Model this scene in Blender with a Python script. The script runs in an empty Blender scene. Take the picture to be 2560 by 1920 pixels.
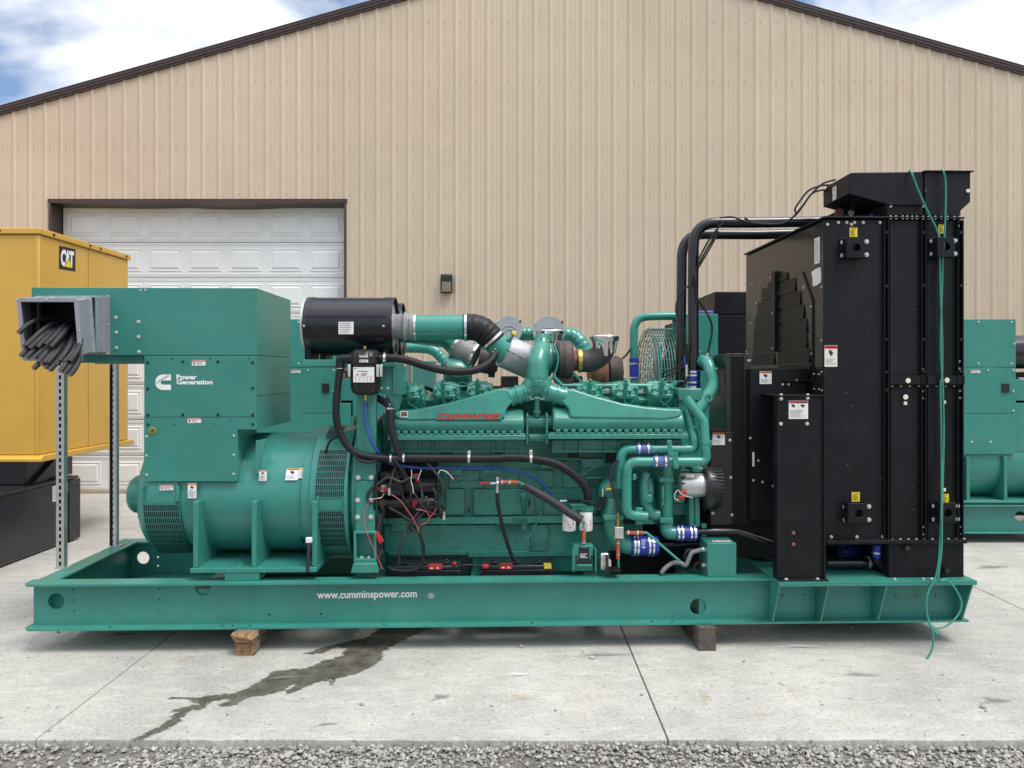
import bpy, bmesh, math, random
from mathutils import Vector, Matrix, geometry
random.seed(7)
R = math.radians
scene = bpy.context.scene
col = scene.collection

# ------------------------------------------------------------------ camera
CX, CY, FPX = 1285.0, 930.0, 1775.0          # survey of the photograph (2560 x 1920)
CAM_D, CAM_H = 4.674, 1.80
cam_data = bpy.data.cameras.new('camera')
cam_data.sensor_width = 36.0
cam_data.lens = 36.0 * FPX / 2560.0
cam_data.shift_x = (1280.0 - CX) / 2560.0
cam_data.shift_y = -(960.0 - CY) / 2560.0
cam_data.clip_end = 3000
cam = bpy.data.objects.new('camera', cam_data)
cam.location = (0, -CAM_D, CAM_H)
cam.rotation_euler = (R(90), 0, 0)
col.objects.link(cam)
scene.camera = cam

# ------------------------------------------------------------------ sky and sun
SUN_EL, SUN_AZ = 63.0, 52.0     # degrees; the veiled sun stands behind the camera, to its right
world = bpy.data.worlds.new('World')
scene.world = world
world.use_nodes = True
wt = world.node_tree
for n in list(wt.nodes): wt.nodes.remove(n)
def wn(t, **k):
    n = wt.nodes.new(t)
    for a, b in k.items(): setattr(n, a, b)
    return n
wout = wn('ShaderNodeOutputWorld'); wbg = wn('ShaderNodeBackground')
wbg.inputs['Strength'].default_value = 0.118
sky = wn('ShaderNodeTexSky', sky_type='NISHITA', sun_disc=False)
sky.sun_elevation = R(SUN_EL); sky.sun_rotation = R(180 - SUN_AZ)
sky.air_density = 1.0; sky.dust_density = 0.6; sky.ozone_density = 2.5
wtc = wn('ShaderNodeTexCoord'); wsep = wn('ShaderNodeSeparateXYZ')
wt.links.new(wtc.outputs['Generated'], wsep.inputs[0])
def wmath(op, a, b=None, clamp=False):
    n = wn('ShaderNodeMath', operation=op, use_clamp=clamp)
    for i, v in enumerate((a, b)):
        if v is None: continue
        if hasattr(v, 'type'): wt.links.new(v, n.inputs[i])
        else: n.inputs[i].default_value = v
    return n.outputs[0]
zc = wmath('MAXIMUM', wsep.outputs[2], 0.0)
zden = wmath('ADD', zc, 0.22)
cxn = wmath('DIVIDE', wsep.outputs[0], zden); cyn = wmath('DIVIDE', wsep.outputs[1], zden)
wcomb = wn('ShaderNodeCombineXYZ'); wt.links.new(cxn, wcomb.inputs[0]); wt.links.new(cyn, wcomb.inputs[1])
wcomb.inputs[2].default_value = 3.7
wn1 = wn('ShaderNodeTexNoise'); wn1.inputs['Scale'].default_value = 1.5
wn1.inputs['Detail'].default_value = 9; wn1.inputs['Roughness'].default_value = 0.52
wn1.inputs['Distortion'].default_value = 0.25
wmap = wn('ShaderNodeMapping'); wmap.inputs['Location'].default_value = (1.58, 0.60, 0.0)
wt.links.new(wcomb.outputs[0], wmap.inputs[0]); wt.links.new(wmap.outputs[0], wn1.inputs['Vector'])
wr = wn('ShaderNodeValToRGB')
wr.color_ramp.elements[0].position = 0.415; wr.color_ramp.elements[0].color = (0, 0, 0, 1)
wr.color_ramp.elements[1].position = 0.53; wr.color_ramp.elements[1].color = (1, 1, 1, 1)
wt.links.new(wn1.outputs['Fac'], wr.inputs[0])
wn2 = wn('ShaderNodeTexNoise'); wn2.inputs['Scale'].default_value = 2.6; wn2.inputs['Detail'].default_value = 6
wt.links.new(wmap.outputs[0], wn2.inputs['Vector'])
wc = wn('ShaderNodeValToRGB')
wc.color_ramp.elements[0].position = 0.30; wc.color_ramp.elements[0].color = (7.2, 7.6, 8.3, 1)
wc.color_ramp.elements[1].position = 0.68; wc.color_ramp.elements[1].color = (10.2, 10.3, 10.5, 1)
wt.links.new(wn2.outputs['Fac'], wc.inputs[0])
wov = wmath('MULTIPLY_ADD', zc, 1.0); wov.node.inputs[2].default_value = 0.44
wcm = wn('ShaderNodeMixRGB', blend_type='MULTIPLY'); wcm.inputs[0].default_value = 1.0
wt.links.new(wc.outputs[0], wcm.inputs[1]); wt.links.new(wov, wcm.inputs[2])
wmix = wn('ShaderNodeMixRGB'); wt.links.new(wr.outputs[0], wmix.inputs[0])
wt.links.new(sky.outputs[0], wmix.inputs[1]); wt.links.new(wcm.outputs[0], wmix.inputs[2])
wt.links.new(wmix.outputs[0], wbg.inputs['Color']); wt.links.new(wbg.outputs[0], wout.inputs[0])

sun_data = bpy.data.lights.new('sun', 'SUN')
sun_data.energy = 2.1; sun_data.angle = R(24); sun_data.color = (1.0, 0.965, 0.91)
sun = bpy.data.objects.new('sun', sun_data); col.objects.link(sun)
_sd = Vector((math.sin(R(SUN_AZ)) * math.cos(R(SUN_EL)), -math.cos(R(SUN_AZ)) * math.cos(R(SUN_EL)), math.sin(R(SUN_EL))))
sun.rotation_euler = _sd.to_track_quat('Z', 'Y').to_euler()
sun.location = _sd * 40

vs = scene.view_settings
vs.view_transform = 'Standard'; vs.look = 'None'; vs.exposure = 0.45; vs.gamma = 1.0
vs.use_curve_mapping = False

# ------------------------------------------------------------------ survey helpers
TH = R(1.6)                                     # the skid stands turned a little against the building
CT, ST = math.cos(TH), math.sin(TH)
def ray(px, py): return Vector(((px - CX) / FPX, 1.0, -(py - CY) / FPX))
def W(px, py, Y):                               # point on the plane y = Y of the yard
    d = ray(px, py); t = Y + CAM_D
    return Vector((d.x * t, Y, CAM_H + d.z * t))
def G(px, py, v):                               # point on the plane v of the generator's own axes
    d = ray(px, py); t = (v + CAM_D * CT) / (CT - d.x * ST)
    x, y, z = d.x * t, -CAM_D + t, CAM_H + d.z * t
    return Vector((x * CT + y * ST, v, z))
def view(x0, y0, k, fn=G):
    def f(x, y, v): return fn(x0 + x * k, y0 + y * k, v)
    return f
A = view(0, 640, .34358); B = view(0, 1100, .34358)
E3 = view(680, 680, .28933); E4 = view(1180, 680, .28933); E5 = view(680, 1060, .28933); E6 = view(1280, 1060, .28933)
R7 = view(1680, 400, .36166); R8 = view(1800, 940, .34358)
D1 = view(900, 1140, .18083); D2 = view(1240, 1140, .18083); D3 = view(1500, 1060, .20796)
D4 = view(1640, 680, .19892); D5 = view(960, 880, .16275); D6 = view(1240, 760, .18083); D7 = view(0, 640, .15371)

# ------------------------------------------------------------------ mesh helpers
def vec(p): return Vector(p)
def cr(pts, k=6):                               # Catmull-Rom through points
    pts = [vec(p) for p in pts]
    if len(pts) < 3: return pts
    q = [pts[0] * 2 - pts[1]] + pts + [pts[-1] * 2 - pts[-2]]
    out = []
    for i in range(1, len(q) - 2):
        a, b, c, d = q[i-1], q[i], q[i+1], q[i+2]
        for j in range(k):
            t = j / k
            out.append(0.5 * ((2*b) + (c-a)*t + (2*a-5*b+4*c-d)*t*t + (3*b-a-3*c+d)*t**3))
    out.append(pts[-1]); return out
def bend(pts, r, k=7):                          # polyline with rounded corners
    pts = [vec(p) for p in pts]; out = [pts[0]]
    for i in range(1, len(pts) - 1):
        a, b, c = pts[i-1], pts[i], pts[i+1]
        d1, d2 = (a - b), (c - b); l1, l2 = d1.length, d2.length
        d1 /= l1; d2 /= l2
        ang = d1.angle(d2); rr = r[i-1] if isinstance(r, (list, tuple)) else r
        tl = min(rr / math.tan(ang / 2), l1 * .499, l2 * .499)
        p0, p1 = b + d1 * tl, b + d2 * tl
        for j in range(k + 1):
            t = j / k
            w = 0.5 * math.tan(ang/2) * 0 + 1
            out.append((p0*(1-t)**2 + b*2*t*(1-t) + p1*t*t))
    out.append(pts[-1]); return out

class MB:
    def __init__(s): s.V, s.F, s.M = [], [], []
    def add(s, vs_, fs, m=0):
        o = len(s.V); s.V += [tuple(v) for v in vs_]; s.F += [tuple(i + o for i in f) for f in fs]; s.M += [m] * len(fs); return s
    def hexa(s, p, m=0):                        # p: 4 bottom (ccw seen from above), 4 top
        return s.add(p, [(3,2,1,0),(4,5,6,7),(0,1,5,4),(1,2,6,5),(2,3,7,6),(3,0,4,7)], m)
    def box(s, a, b, m=0):
        x0,x1 = sorted((a[0],b[0])); y0,y1 = sorted((a[1],b[1])); z0,z1 = sorted((a[2],b[2]))
        return s.hexa([(x0,y0,z0),(x1,y0,z0),(x1,y1,z0),(x0,y1,z0),(x0,y0,z1),(x1,y0,z1),(x1,y1,z1),(x0,y1,z1)], m)
    @staticmethod
    def _ax(ax, a, b, t): return (t, a, b) if ax == 'u' else ((a, t, b) if ax == 'v' else (a, b, t))
    def prism(s, poly, ax, lo, hi, m=0, taper=None):
        n = len(poly); v = [s._ax(ax, a, b, lo) for a, b in poly]
        top = taper if taper else poly
        v += [s._ax(ax, a, b, hi) for a, b in top]
        f = [tuple(range(n)), tuple(range(2*n-1, n-1, -1))]
        f += [(i, i+n, (i+1) % n + n, (i+1) % n) for i in range(n)]
        o = len(s.F); s.add(v, f, m)
        area = sum(poly[i][0]*poly[(i+1)%n][1] - poly[(i+1)%n][0]*poly[i][1] for i in range(n))
        flip = (area < 0) ^ (ax == 'v') ^ (hi < lo)
        if not flip:
            for i in range(o, len(s.F)): s.F[i] = tuple(reversed(s.F[i]))
        return s
    def plate(s, outer, holes, ax, lo, hi, m=0):  # flat plate with holes cut right through
        loops = [outer] + holes
        flat = [p for l in loops for p in l]
        tris = geometry.tessellate_polygon([[Vector((p[0], p[1], 0)) for p in l] for l in loops])
        n = len(flat)
        v = [s._ax(ax, a, b, lo) for a, b in flat] + [s._ax(ax, a, b, hi) for a, b in flat]
        f = []
        for t in tris:
            f.append(tuple(t)); f.append(tuple(i + n for i in reversed(t)))
        o = 0
        for l in loops:
            k = len(l)
            for i in range(k): f.append((o+i, o+(i+1) % k, o+(i+1) % k+n, o+i+n))
            o += k
        s.add(v, f, m); s.fix = True; return s
    def lathe(s, prof, p0, d, n=24, m=0, cap=True):   # prof: (distance along d, radius)
        p0 = vec(p0); d = vec(d).normalized()
        e = d.orthogonal().normalized() if abs(d.z) > .9 else d.cross(Vector((0,0,1))).normalized()
        g = d.cross(e)
        v = []
        for t, r in prof:
            for i in range(n):
                a = 2*math.pi*i/n; v.append(p0 + d*t + (e*math.cos(a) + g*math.sin(a))*max(r, 1e-5))
        f = []
        for j in range(len(prof)-1):
            for i in range(n):
                f.append((j*n+i, j*n+(i+1) % n, (j+1)*n+(i+1) % n, (j+1)*n+i))
        if cap:
            f.append(tuple(reversed(range(n)))); f.append(tuple(range((len(prof)-1)*n, len(prof)*n)))
        return s.add(v, f, m)
    def cyl(s, p0, p1, r0, r1=None, n=20, m=0):
        d = vec(p1) - vec(p0)
        return s.lathe([(0, r0), (d.length, r0 if r1 is None else r1)], p0, d, n, m)
    def tube(s, pts, r, n=12, m=0, cap=True, closed=False):
        pts = [vec(p) for p in pts]
        q = [pts[0]]
        for p in pts[1:]:
            if (p - q[-1]).length > 1e-5: q.append(p)
        pts = q; N = len(pts)
        rr = r if isinstance(r, (list, tuple)) else [r]*N
        if len(rr) != N: rr = [rr[min(len(rr)-1, int(i*len(rr)/N))] for i in range(N)]
        T = []
        for i in range(N):
            if closed: t = pts[(i+1) % N] - pts[i-1]
            else: t = pts[min(i+1, N-1)] - pts[max(i-1, 0)]
            T.append(t.normalized())
        e = T[0].orthogonal().normalized(); v = []
        for i in range(N):
            if i: e = (e - T[i]*e.dot(T[i])).normalized()
            g = T[i].cross(e)
            for k in range(n):
                a = 2*math.pi*k/n; v.append(pts[i] + (e*math.cos(a) + g*math.sin(a))*rr[i])
        f = []
        for j in range(N-1 + (1 if closed else 0)):
            j2 = (j+1) % N
            for i in range(n): f.append((j*n+i, j*n+(i+1) % n, j2*n+(i+1) % n, j2*n+i))
        if cap and not closed:
            f.append(tuple(reversed(range(n)))); f.append(tuple(range((N-1)*n, N*n)))
        return s.add(v, f, m)
    def ball(s, c, r, m=0, n=10, k=6, sq=(1,1,1)):
        v, f = [], []
        for j in range(k+1):
            ph = math.pi*j/k
            for i in range(n):
                a = 2*math.pi*i/n
                v.append((c[0]+r*sq[0]*math.sin(ph)*math.cos(a), c[1]+r*sq[1]*math.sin(ph)*math.sin(a), c[2]+r*sq[2]*math.cos(ph)))
        for j in range(k):
            for i in range(n): f.append((j*n+i, (j+1)*n+i, (j+1)*n+(i+1) % n, j*n+(i+1) % n))
        return s.add(v, f, m)
    def mesh(s, name, mats, smooth=35):
        me = bpy.data.meshes.new(name)
        me.from_pydata(s.V, [], s.F)
        for mm in (mats if isinstance(mats, (list, tuple)) else [mats]): me.materials.append(MAT[mm])
        me.polygons.foreach_set('material_index', s.M)
        if getattr(s, 'fix', False):
            b = bmesh.new(); b.from_mesh(me); bmesh.ops.recalc_face_normals(b, faces=b.faces); b.to_mesh(me); b.free()
        if smooth:
            me.shade_smooth(); me.set_sharp_from_angle(angle=R(smooth))
        me.update(); return me
    def build(s, name, mats, parent=None, bevel=0, smooth=35, sub=0):
        o = bpy.data.objects.new(name, s.mesh(name, mats, smooth)); col.objects.link(o)
        if parent is not None: attach(o, parent)
        if bevel:
            md = o.modifiers.new('bevel', 'BEVEL'); md.width = bevel; md.segments = 2; md.limit_method = 'ANGLE'; md.angle_limit = R(40)
            md.harden_normals = False
        if sub:
            md = o.modifiers.new('sub', 'SUBSURF'); md.levels = sub; md.render_levels = sub
        return o

BASE = {}                                       # base point of each thing in its own axes
def attach(o, parent):
    o.parent = parent
    if parent.name in BASE: o.matrix_parent_inverse = Matrix.Translation(-BASE[parent.name])
def tag(o, label, cat, group=None, kind=None):
    if label: o['label'] = label
    if cat: o['category'] = cat
    if group: o['group'] = group
    if kind: o['kind'] = kind
    return o
def thing(name, label, cat, base=(0,0,0), rot=0.0, group=None):
    o = bpy.data.objects.new(name, None); col.objects.link(o)
    o.empty_display_size = .2
    b = vec(base); BASE[o.name] = b
    o.location = Matrix.Rotation(rot, 3, 'Z') @ b; o.rotation_euler = (0, 0, rot)
    return tag(o, label, cat, group)
def single(mb, name, mats, label, cat, rot=0.0, group=None, bevel=0, smooth=35, kind=None):
    """a thing that is one mesh: origin at its base"""
    xs = [v[0] for v in mb.V]; ys = [v[1] for v in mb.V]; zs = [v[2] for v in mb.V]
    c = Vector(((min(xs)+max(xs))/2, (min(ys)+max(ys))/2, min(zs)))
    mb.V = [(v[0]-c.x, v[1]-c.y, v[2]-c.z) for v in mb.V]
    o = mb.build(name, mats, None, bevel, smooth)
    o.location = Matrix.Rotation(rot, 3, 'Z') @ c; o.rotation_euler = (0, 0, rot)
    return tag(o, label, cat, group, kind)
def circ(cx, cz, r, n=20, a0=0.0): return [(cx + r*math.cos(a0+2*math.pi*i/n), cz + r*math.sin(a0+2*math.pi*i/n)) for i in range(n)]

# ------------------------------------------------------------------ materials
MAT = {}
def material(name, c, rough=.5, metal=0.0, var=.12, vscale=3.0, streak=0.0, bump=0.0, bscale=60.0, dirt=None, dirt_amt=0.0,
             dirt_scale=2.0, spec=.5, coat=0.0, c2=None, emis=None, stretch=(1,1,1), chips=None, objvar=0.0):
    m = bpy.data.materials.new(name); m.use_nodes = True; MAT[name] = m
    nt = m.node_tree; N = nt.nodes; L = nt.links
    b = N['Principled BSDF']
    tc = N.new('ShaderNodeTexCoord')
    mp = N.new('ShaderNodeMapping'); mp.inputs['Scale'].default_value = stretch
    L.new(tc.outputs['Object'], mp.inputs[0])
    n1 = N.new('ShaderNodeTexNoise'); n1.inputs['Scale'].default_value = vscale; n1.inputs['Detail'].default_value = 6; n1.inputs['Roughness'].default_value = .6
    L.new(mp.outputs[0], n1.inputs['Vector'])
    rp = N.new('ShaderNodeValToRGB')
    lo = [x*(1-var) for x in c]; hi = [min(1, x*(1+var)) for x in c]
    if c2: lo = list(c2)
    rp.color_ramp.elements[0].position = .3; rp.color_ramp.elements[0].color = (*lo, 1)
    rp.color_ramp.elements[1].position = .7; rp.color_ramp.elements[1].color = (*hi, 1)
    L.new(n1.outputs['Fac'], rp.inputs[0]); cur = rp.outputs[0]
    if streak:
        mp2 = N.new('ShaderNodeMapping'); mp2.inputs['Scale'].default_value = (14, 14, .6); L.new(tc.outputs['Object'], mp2.inputs[0])
        n2 = N.new('ShaderNodeTexNoise'); n2.inputs['Scale'].default_value = 1.6; n2.inputs['Detail'].default_value = 5; L.new(mp2.outputs[0], n2.inputs['Vector'])
        r2 = N.new('ShaderNodeValToRGB'); r2.color_ramp.elements[0].position = .38; r2.color_ramp.elements[1].position = .75
        r2.color_ramp.elements[0].color = (0,0,0,1); r2.color_ramp.elements[1].color = (streak,)*3 + (1,)
        L.new(n2.outputs['Fac'], r2.inputs[0])
        mx = N.new('ShaderNodeMixRGB'); L.new(r2.outputs[0], mx.inputs[0]); L.new(cur, mx.inputs[1])
        mx.inputs[2].default_value = (*[min(1, x*.6 + .035) for x in c], 1); cur = mx.outputs[0]
    if dirt:
        n3 = N.new('ShaderNodeTexNoise'); n3.inputs['Scale'].default_value = dirt_scale; n3.inputs['Detail'].default_value = 10; n3.inputs['Roughness'].default_value = .72
        L.new(tc.outputs['Object'], n3.inputs['Vector'])
        r3 = N.new('ShaderNodeValToRGB'); r3.color_ramp.elements[0].position = .5; r3.color_ramp.elements[1].position = .72
        r3.color_ramp.elements[0].color = (0,0,0,1); r3.color_ramp.elements[1].color = (dirt_amt,)*3 + (1,)
        L.new(n3.outputs['Fac'], r3.inputs[0])
        mx = N.new('ShaderNodeMixRGB'); L.new(r3.outputs[0], mx.inputs[0]); L.new(cur, mx.inputs[1]); mx.inputs[2].default_value = (*dirt, 1); cur = mx.outputs[0]
        rr = N.new('ShaderNodeMath'); rr.operation = 'MULTIPLY_ADD'; L.new(r3.outputs[0], rr.inputs[0]); rr.inputs[1].default_value = .35; rr.inputs[2].default_value = rough
        L.new(rr.outputs[0], b.inputs['Roughness'])
    else:
        rr = N.new('ShaderNodeMapRange'); rr.inputs['To Min'].default_value = max(.02, rough*.85); rr.inputs['To Max'].default_value = min(1, rough*1.15)
        L.new(n1.outputs['Fac'], rr.inputs['Value']); L.new(rr.outputs[0], b.inputs['Roughness'])
    if chips:                                    # small knocks through the paint
        n5 = N.new('ShaderNodeTexNoise'); n5.inputs['Scale'].default_value = 26; n5.inputs['Detail'].default_value = 3; n5.inputs['Roughness'].default_value = .45
        L.new(tc.outputs['Object'], n5.inputs['Vector'])
        r5 = N.new('ShaderNodeValToRGB'); r5.color_ramp.elements[0].position = .725; r5.color_ramp.elements[1].position = .735
        r5.color_ramp.elements[0].color = (0,0,0,1); r5.color_ramp.elements[1].color = (.85,.85,.85,1); L.new(n5.outputs['Fac'], r5.inputs[0])
        mx = N.new('ShaderNodeMixRGB'); L.new(r5.outputs[0], mx.inputs[0]); L.new(cur, mx.inputs[1]); mx.inputs[2].default_value = (*chips, 1); cur = mx.outputs[0]
    if objvar:                                   # sheets from different batches
        oi = N.new('ShaderNodeObjectInfo'); mr = N.new('ShaderNodeMapRange'); mr.inputs['To Min'].default_value = 1-objvar; mr.inputs['To Max'].default_value = 1+objvar
        L.new(oi.outputs['Random'], mr.inputs['Value'])
        mx = N.new('ShaderNodeMixRGB'); mx.blend_type = 'MULTIPLY'; mx.inputs[0].default_value = 1; L.new(cur, mx.inputs[1]); L.new(mr.outputs[0], mx.inputs[2]); cur = mx.outputs[0]
    L.new(cur, b.inputs['Base Color'])
    b.inputs['Metallic'].default_value = metal
    b.inputs['Specular IOR Level'].default_value = spec
    if coat: b.inputs['Coat Weight'].default_value = coat; b.inputs['Coat Roughness'].default_value = .12
    if bump:
        n4 = N.new('ShaderNodeTexNoise'); n4.inputs['Scale'].default_value = bscale; n4.inputs['Detail'].default_value = 5
        L.new(mp.outputs[0], n4.inputs['Vector'])
        bp = N.new('ShaderNodeBump'); bp.inputs['Strength'].default_value = bump; bp.inputs['Distance'].default_value = .006 if bscale > 8 else .03
        L.new(n4.outputs['Fac'], bp.inputs['Height']); L.new(bp.outputs[0], b.inputs['Normal'])
    if emis: b.inputs['Emission Color'].default_value = (*emis[0], 1); b.inputs['Emission Strength'].default_value = emis[1]
    return m
material('green_sheet', (.035, .222, .182), .28, objvar=.05, var=.08, vscale=2.2, streak=.16, bump=.10, bscale=5, dirt=(.12,.25,.22), dirt_amt=.22, dirt_scale=6)
material('green_frame', (.033, .215, .173), .36, chips=(.06,.075,.07), objvar=.05, var=.12, vscale=3.5, streak=.16, bump=.12, bscale=45, dirt=(.12,.24,.21), dirt_amt=.30, dirt_scale=4)
material('green_engine', (.034, .226, .172), .27, chips=(.03,.06,.05), objvar=.07, var=.12, vscale=7, bump=.32, bscale=80, dirt=(.045,.12,.095), dirt_amt=.55, dirt_scale=8, coat=.25)
material('green_pipe', (.036, .250, .196), .24, var=.07, vscale=5, bump=.07, bscale=30, coat=.3, dirt=(.10,.22,.19), dirt_amt=.3, dirt_scale=12)
material('green_old', (.050, .205, .170), .5, var=.12, vscale=5, streak=.15, bump=.1, bscale=40, dirt=(.16,.22,.19), dirt_amt=.4, dirt_scale=6)
material('black_paint', (.0075, .0080, .0100), .42, chips=(.05,.05,.052), objvar=.15, spec=.22, var=.2, vscale=4, streak=.06, bump=.06, bscale=60, dirt=(.03,.03,.033), dirt_amt=.25, dirt_scale=5)
material('black_gloss', (.0085, .0088, .012), .24, spec=.45, var=.15, vscale=4, bump=.02, bscale=20, coat=.25)
material('black_panel', (.014, .012, .010), .24, var=.2, vscale=1.4, bump=.02, bscale=3, spec=.6)
material('rubber', (.012, .012, .014), .5, spec=.3, var=.2, vscale=20, bump=.1, bscale=120)
material('rubber_grey', (.24, .245, .25), .62, var=.3, vscale=9, bump=.25, bscale=60, dirt=(.45,.45,.45), dirt_amt=.5, dirt_scale=14)
material('plastic_black', (.014, .014, .016), .30, var=.15, vscale=12)
material('cable_grey', (.021, .0215, .026), .62, var=.15, vscale=20, bump=.1, bscale=200)
material('copper', (.30, .14, .085), .5, metal=.6, var=.3, vscale=150)
material('insulation', (.42, .40, .37), .7, var=.1)
material('steel_zinc', (.56, .57, .56), .38, metal=.75, var=.15, vscale=30, bump=.05, bscale=150)
material('bolt_zinc', (.60, .60, .57), .42, metal=.55, var=.15, vscale=60)
material('bolt_black', (.02, .022, .022), .4, metal=.2, var=.2, vscale=60)
material('bolt_rust', (.22, .09, .05), .8, var=.4, vscale=60)
material('steel_bright', (.78, .78, .78), .22, metal=.95, var=.08, vscale=40)
material('aluminium_cast', (.58, .58, .57), .42, metal=.7, var=.12, vscale=25, bump=.12, bscale=120)
material('foil', (.86, .87, .88), .13, metal=1.0, var=.05, vscale=40, bump=.55, bscale=45)
material('heat_wrap', (.50, .51, .53), .45, metal=.55, var=.25, vscale=14, bump=.35, bscale=260)
material('grey_duct', (.29, .30, .33), .42, metal=.25, var=.07, vscale=5, bump=.03, bscale=20)
material('galv_edge', (.50, .55, .56), .35, metal=.6, var=.25, vscale=30)
material('rust', (.20, .085, .045), .85, var=.5, vscale=14, bump=.3, bscale=90, c2=(.07,.035,.025))
material('turbo_iron', (.075, .062, .060), .6, metal=.3, var=.25, vscale=12, bump=.2, bscale=90, dirt=(.15,.08,.05), dirt_amt=.35, dirt_scale=11)
material('exhaust_elbow', (.045, .040, .040), .62, metal=.1, var=.3, vscale=12, bump=.25, bscale=120, dirt=(.12,.085,.07), dirt_amt=.3, dirt_scale=14)
material('brass', (.55, .40, .13), .3, metal=.9, var=.1, vscale=30)
material('blue_silicone', (.018, .035, .30), .42, var=.15, vscale=18, bump=.1, bscale=150)
material('blue_faded', (.085, .12, .34), .55, var=.2, vscale=18, bump=.1, bscale=150)
material('blue_hose', (.022, .075, .30), .38, var=.12, vscale=18)
material('red_plastic', (.40, .020, .026), .4, var=.15, vscale=25)
material('red_wire', (.45, .10, .10), .5, var=.2, vscale=60)
material('white_wire', (.62, .60, .56), .5, var=.1, vscale=60)
material('orange_hose', (.44, .085, .03), .5, var=.2, vscale=30)
material('filter_white', (.74, .74, .73), .3, var=.05, vscale=12, coat=.3)
material('yellow_part', (.72, .52, .04), .35, var=.1, vscale=20)
material('disc_grey', (.36, .39, .42), .45, var=.1, vscale=6, dirt=(.35,.30,.22), dirt_amt=.35, dirt_scale=9)
material('decal_white', (.74, .74, .72), .5, var=.05, vscale=30)
material('decal_cream', (.70, .70, .60), .5, var=.05, vscale=30)
material('decal_red', (.48, .03, .025), .45, var=.06, vscale=30)
material('decal_orange', (.72, .20, .02), .45, var=.06, vscale=30)
material('decal_yellow', (.75, .58, .03), .45, var=.06, vscale=30)
material('decal_black', (.015, .015, .016), .5, var=.1, vscale=30)
material('decal_grey', (.30, .30, .31), .5, var=.1, vscale=30)
material('decal_green', (.03, .12, .09), .5, var=.1, vscale=30)
material('lettering_white', (.82, .82, .80), .45, var=.03, vscale=20)
material('badge_red', (.46, .030, .028), .35, var=.12, vscale=40)
material('badge_silver', (.45, .47, .46), .35, metal=.5, var=.2, vscale=60)
material('sight_glass', (.06, .11, .02), .15, var=.3, vscale=50, coat=.6)
material('cat_yellow', (.62, .355, .055), .36, var=.05, vscale=1.5, streak=.05, bump=.03, bscale=8, coat=.15)
material('cat_black', (.013, .014, .017), .3, var=.2, vscale=3, coat=.2)
material('wood_side', (.20, .17, .135), .9, var=.4, vscale=9, bump=.9, bscale=45, c2=(.075,.06,.045), stretch=(7,1,7))
material('wood_fresh', (.27, .155, .072), .85, var=.45, vscale=9, bump=.8, bscale=45, c2=(.12,.065,.03), stretch=(6,1,6))
material('wood_grey', (.105, .092, .080), .9, var=.35, vscale=9, bump=.7, bscale=60, c2=(.045,.038,.033), stretch=(7,1,7))
material('rope_green', (.030, .235, .175), .38, var=.12, vscale=14)
material('core_dark', (.010, .010, .011), .6, var=.3, vscale=40)
material('louvre', (.006, .0062, .007), .45, spec=.2, var=.3, vscale=9, stretch=(1,1,6))
material('mesh_guard', (.05, .19, .16), .45, var=.1, vscale=9)
material('conduit_grey', (.17, .18, .19), .45, var=.12, vscale=30)
material('debris', (.16, .15, .14), .9, var=.4, vscale=40)

# ------------------------------------------------------------------ setting: ground, pavement, gravel
def node_mat(name):
    m = bpy.data.materials.new(name); m.use_nodes = True; MAT[name] = m
    return m, m.node_tree.nodes, m.node_tree.links, m.node_tree.nodes['Principled BSDF']
def noise(N, L, vecout, scale, detail=6, rough=.6, dist=0.0):
    n = N.new('ShaderNodeTexNoise'); n.inputs['Scale'].default_value = scale; n.inputs['Detail'].default_value = detail
    n.inputs['Roughness'].default_value = rough; n.inputs['Distortion'].default_value = dist
    L.new(vecout, n.inputs['Vector']); return n.outputs['Fac']
def ramp(N, L, fac, p0, c0, p1, c1):
    r = N.new('ShaderNodeValToRGB'); e = r.color_ramp.elements
    e[0].position = p0; e[0].color = (*c0, 1) if len(c0) == 3 else c0
    e[1].position = p1; e[1].color = (*c1, 1) if len(c1) == 3 else c1
    L.new(fac, r.inputs[0]); return r.outputs[0]
def mixc(N, L, fac, a, b, mode='MIX'):
    m = N.new('ShaderNodeMixRGB'); m.blend_type = mode
    if hasattr(fac, 'type'): L.new(fac, m.inputs[0])
    else: m.inputs[0].default_value = fac
    for i, x in ((1, a), (2, b)):
        if hasattr(x, 'type'): L.new(x, m.inputs[i])
        else: m.inputs[i].default_value = (*x, 1)
    return m.outputs[0]

m, N, L, b = node_mat('concrete')
tc = N.new('ShaderNodeTexCoord'); O = tc.outputs['Object']
mpb = N.new('ShaderNodeMapping'); mpb.inputs['Scale'].default_value = (9, 45, 9); L.new(O, mpb.inputs[0])
def mapped(sc, loc=(0,0,0)):
    mp_ = N.new('ShaderNodeMapping'); mp_.inputs['Scale'].default_value = sc; mp_.inputs['Location'].default_value = loc; L.new(O, mp_.inputs[0]); return mp_.outputs[0]
mpr = mapped((1,1,1), (7.3, 2.1, 0))
c = ramp(N, L, noise(N, L, O, .8, 8, .62), .34, (.33, .33, .32), .64, (.54, .535, .515))
c = mixc(N, L, ramp(N, L, noise(N, L, mapped((3,7,1)), 1.6, 9, .72), .46, (0,0,0), .72, (.55,.55,.55)), c, (.29, .29, .285))
c = mixc(N, L, ramp(N, L, noise(N, L, mapped((2,6,1), (3,1,0)), 2.2, 8, .7, .5), .52, (0,0,0), .72, (.55,.55,.55)), c, (.66, .655, .64))
c = mixc(N, L, ramp(N, L, noise(N, L, mpr, 1.15, 6, .6), .62, (0,0,0), .82, (.40,.40,.40)), c, (.50, .40, .28))
c = mixc(N, L, ramp(N, L, noise(N, L, mapped((26,70,20)), 1.0, 6, .75), .52, (0,0,0), .66, (.60,.60,.60)), c, (.25, .25, .245))
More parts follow.
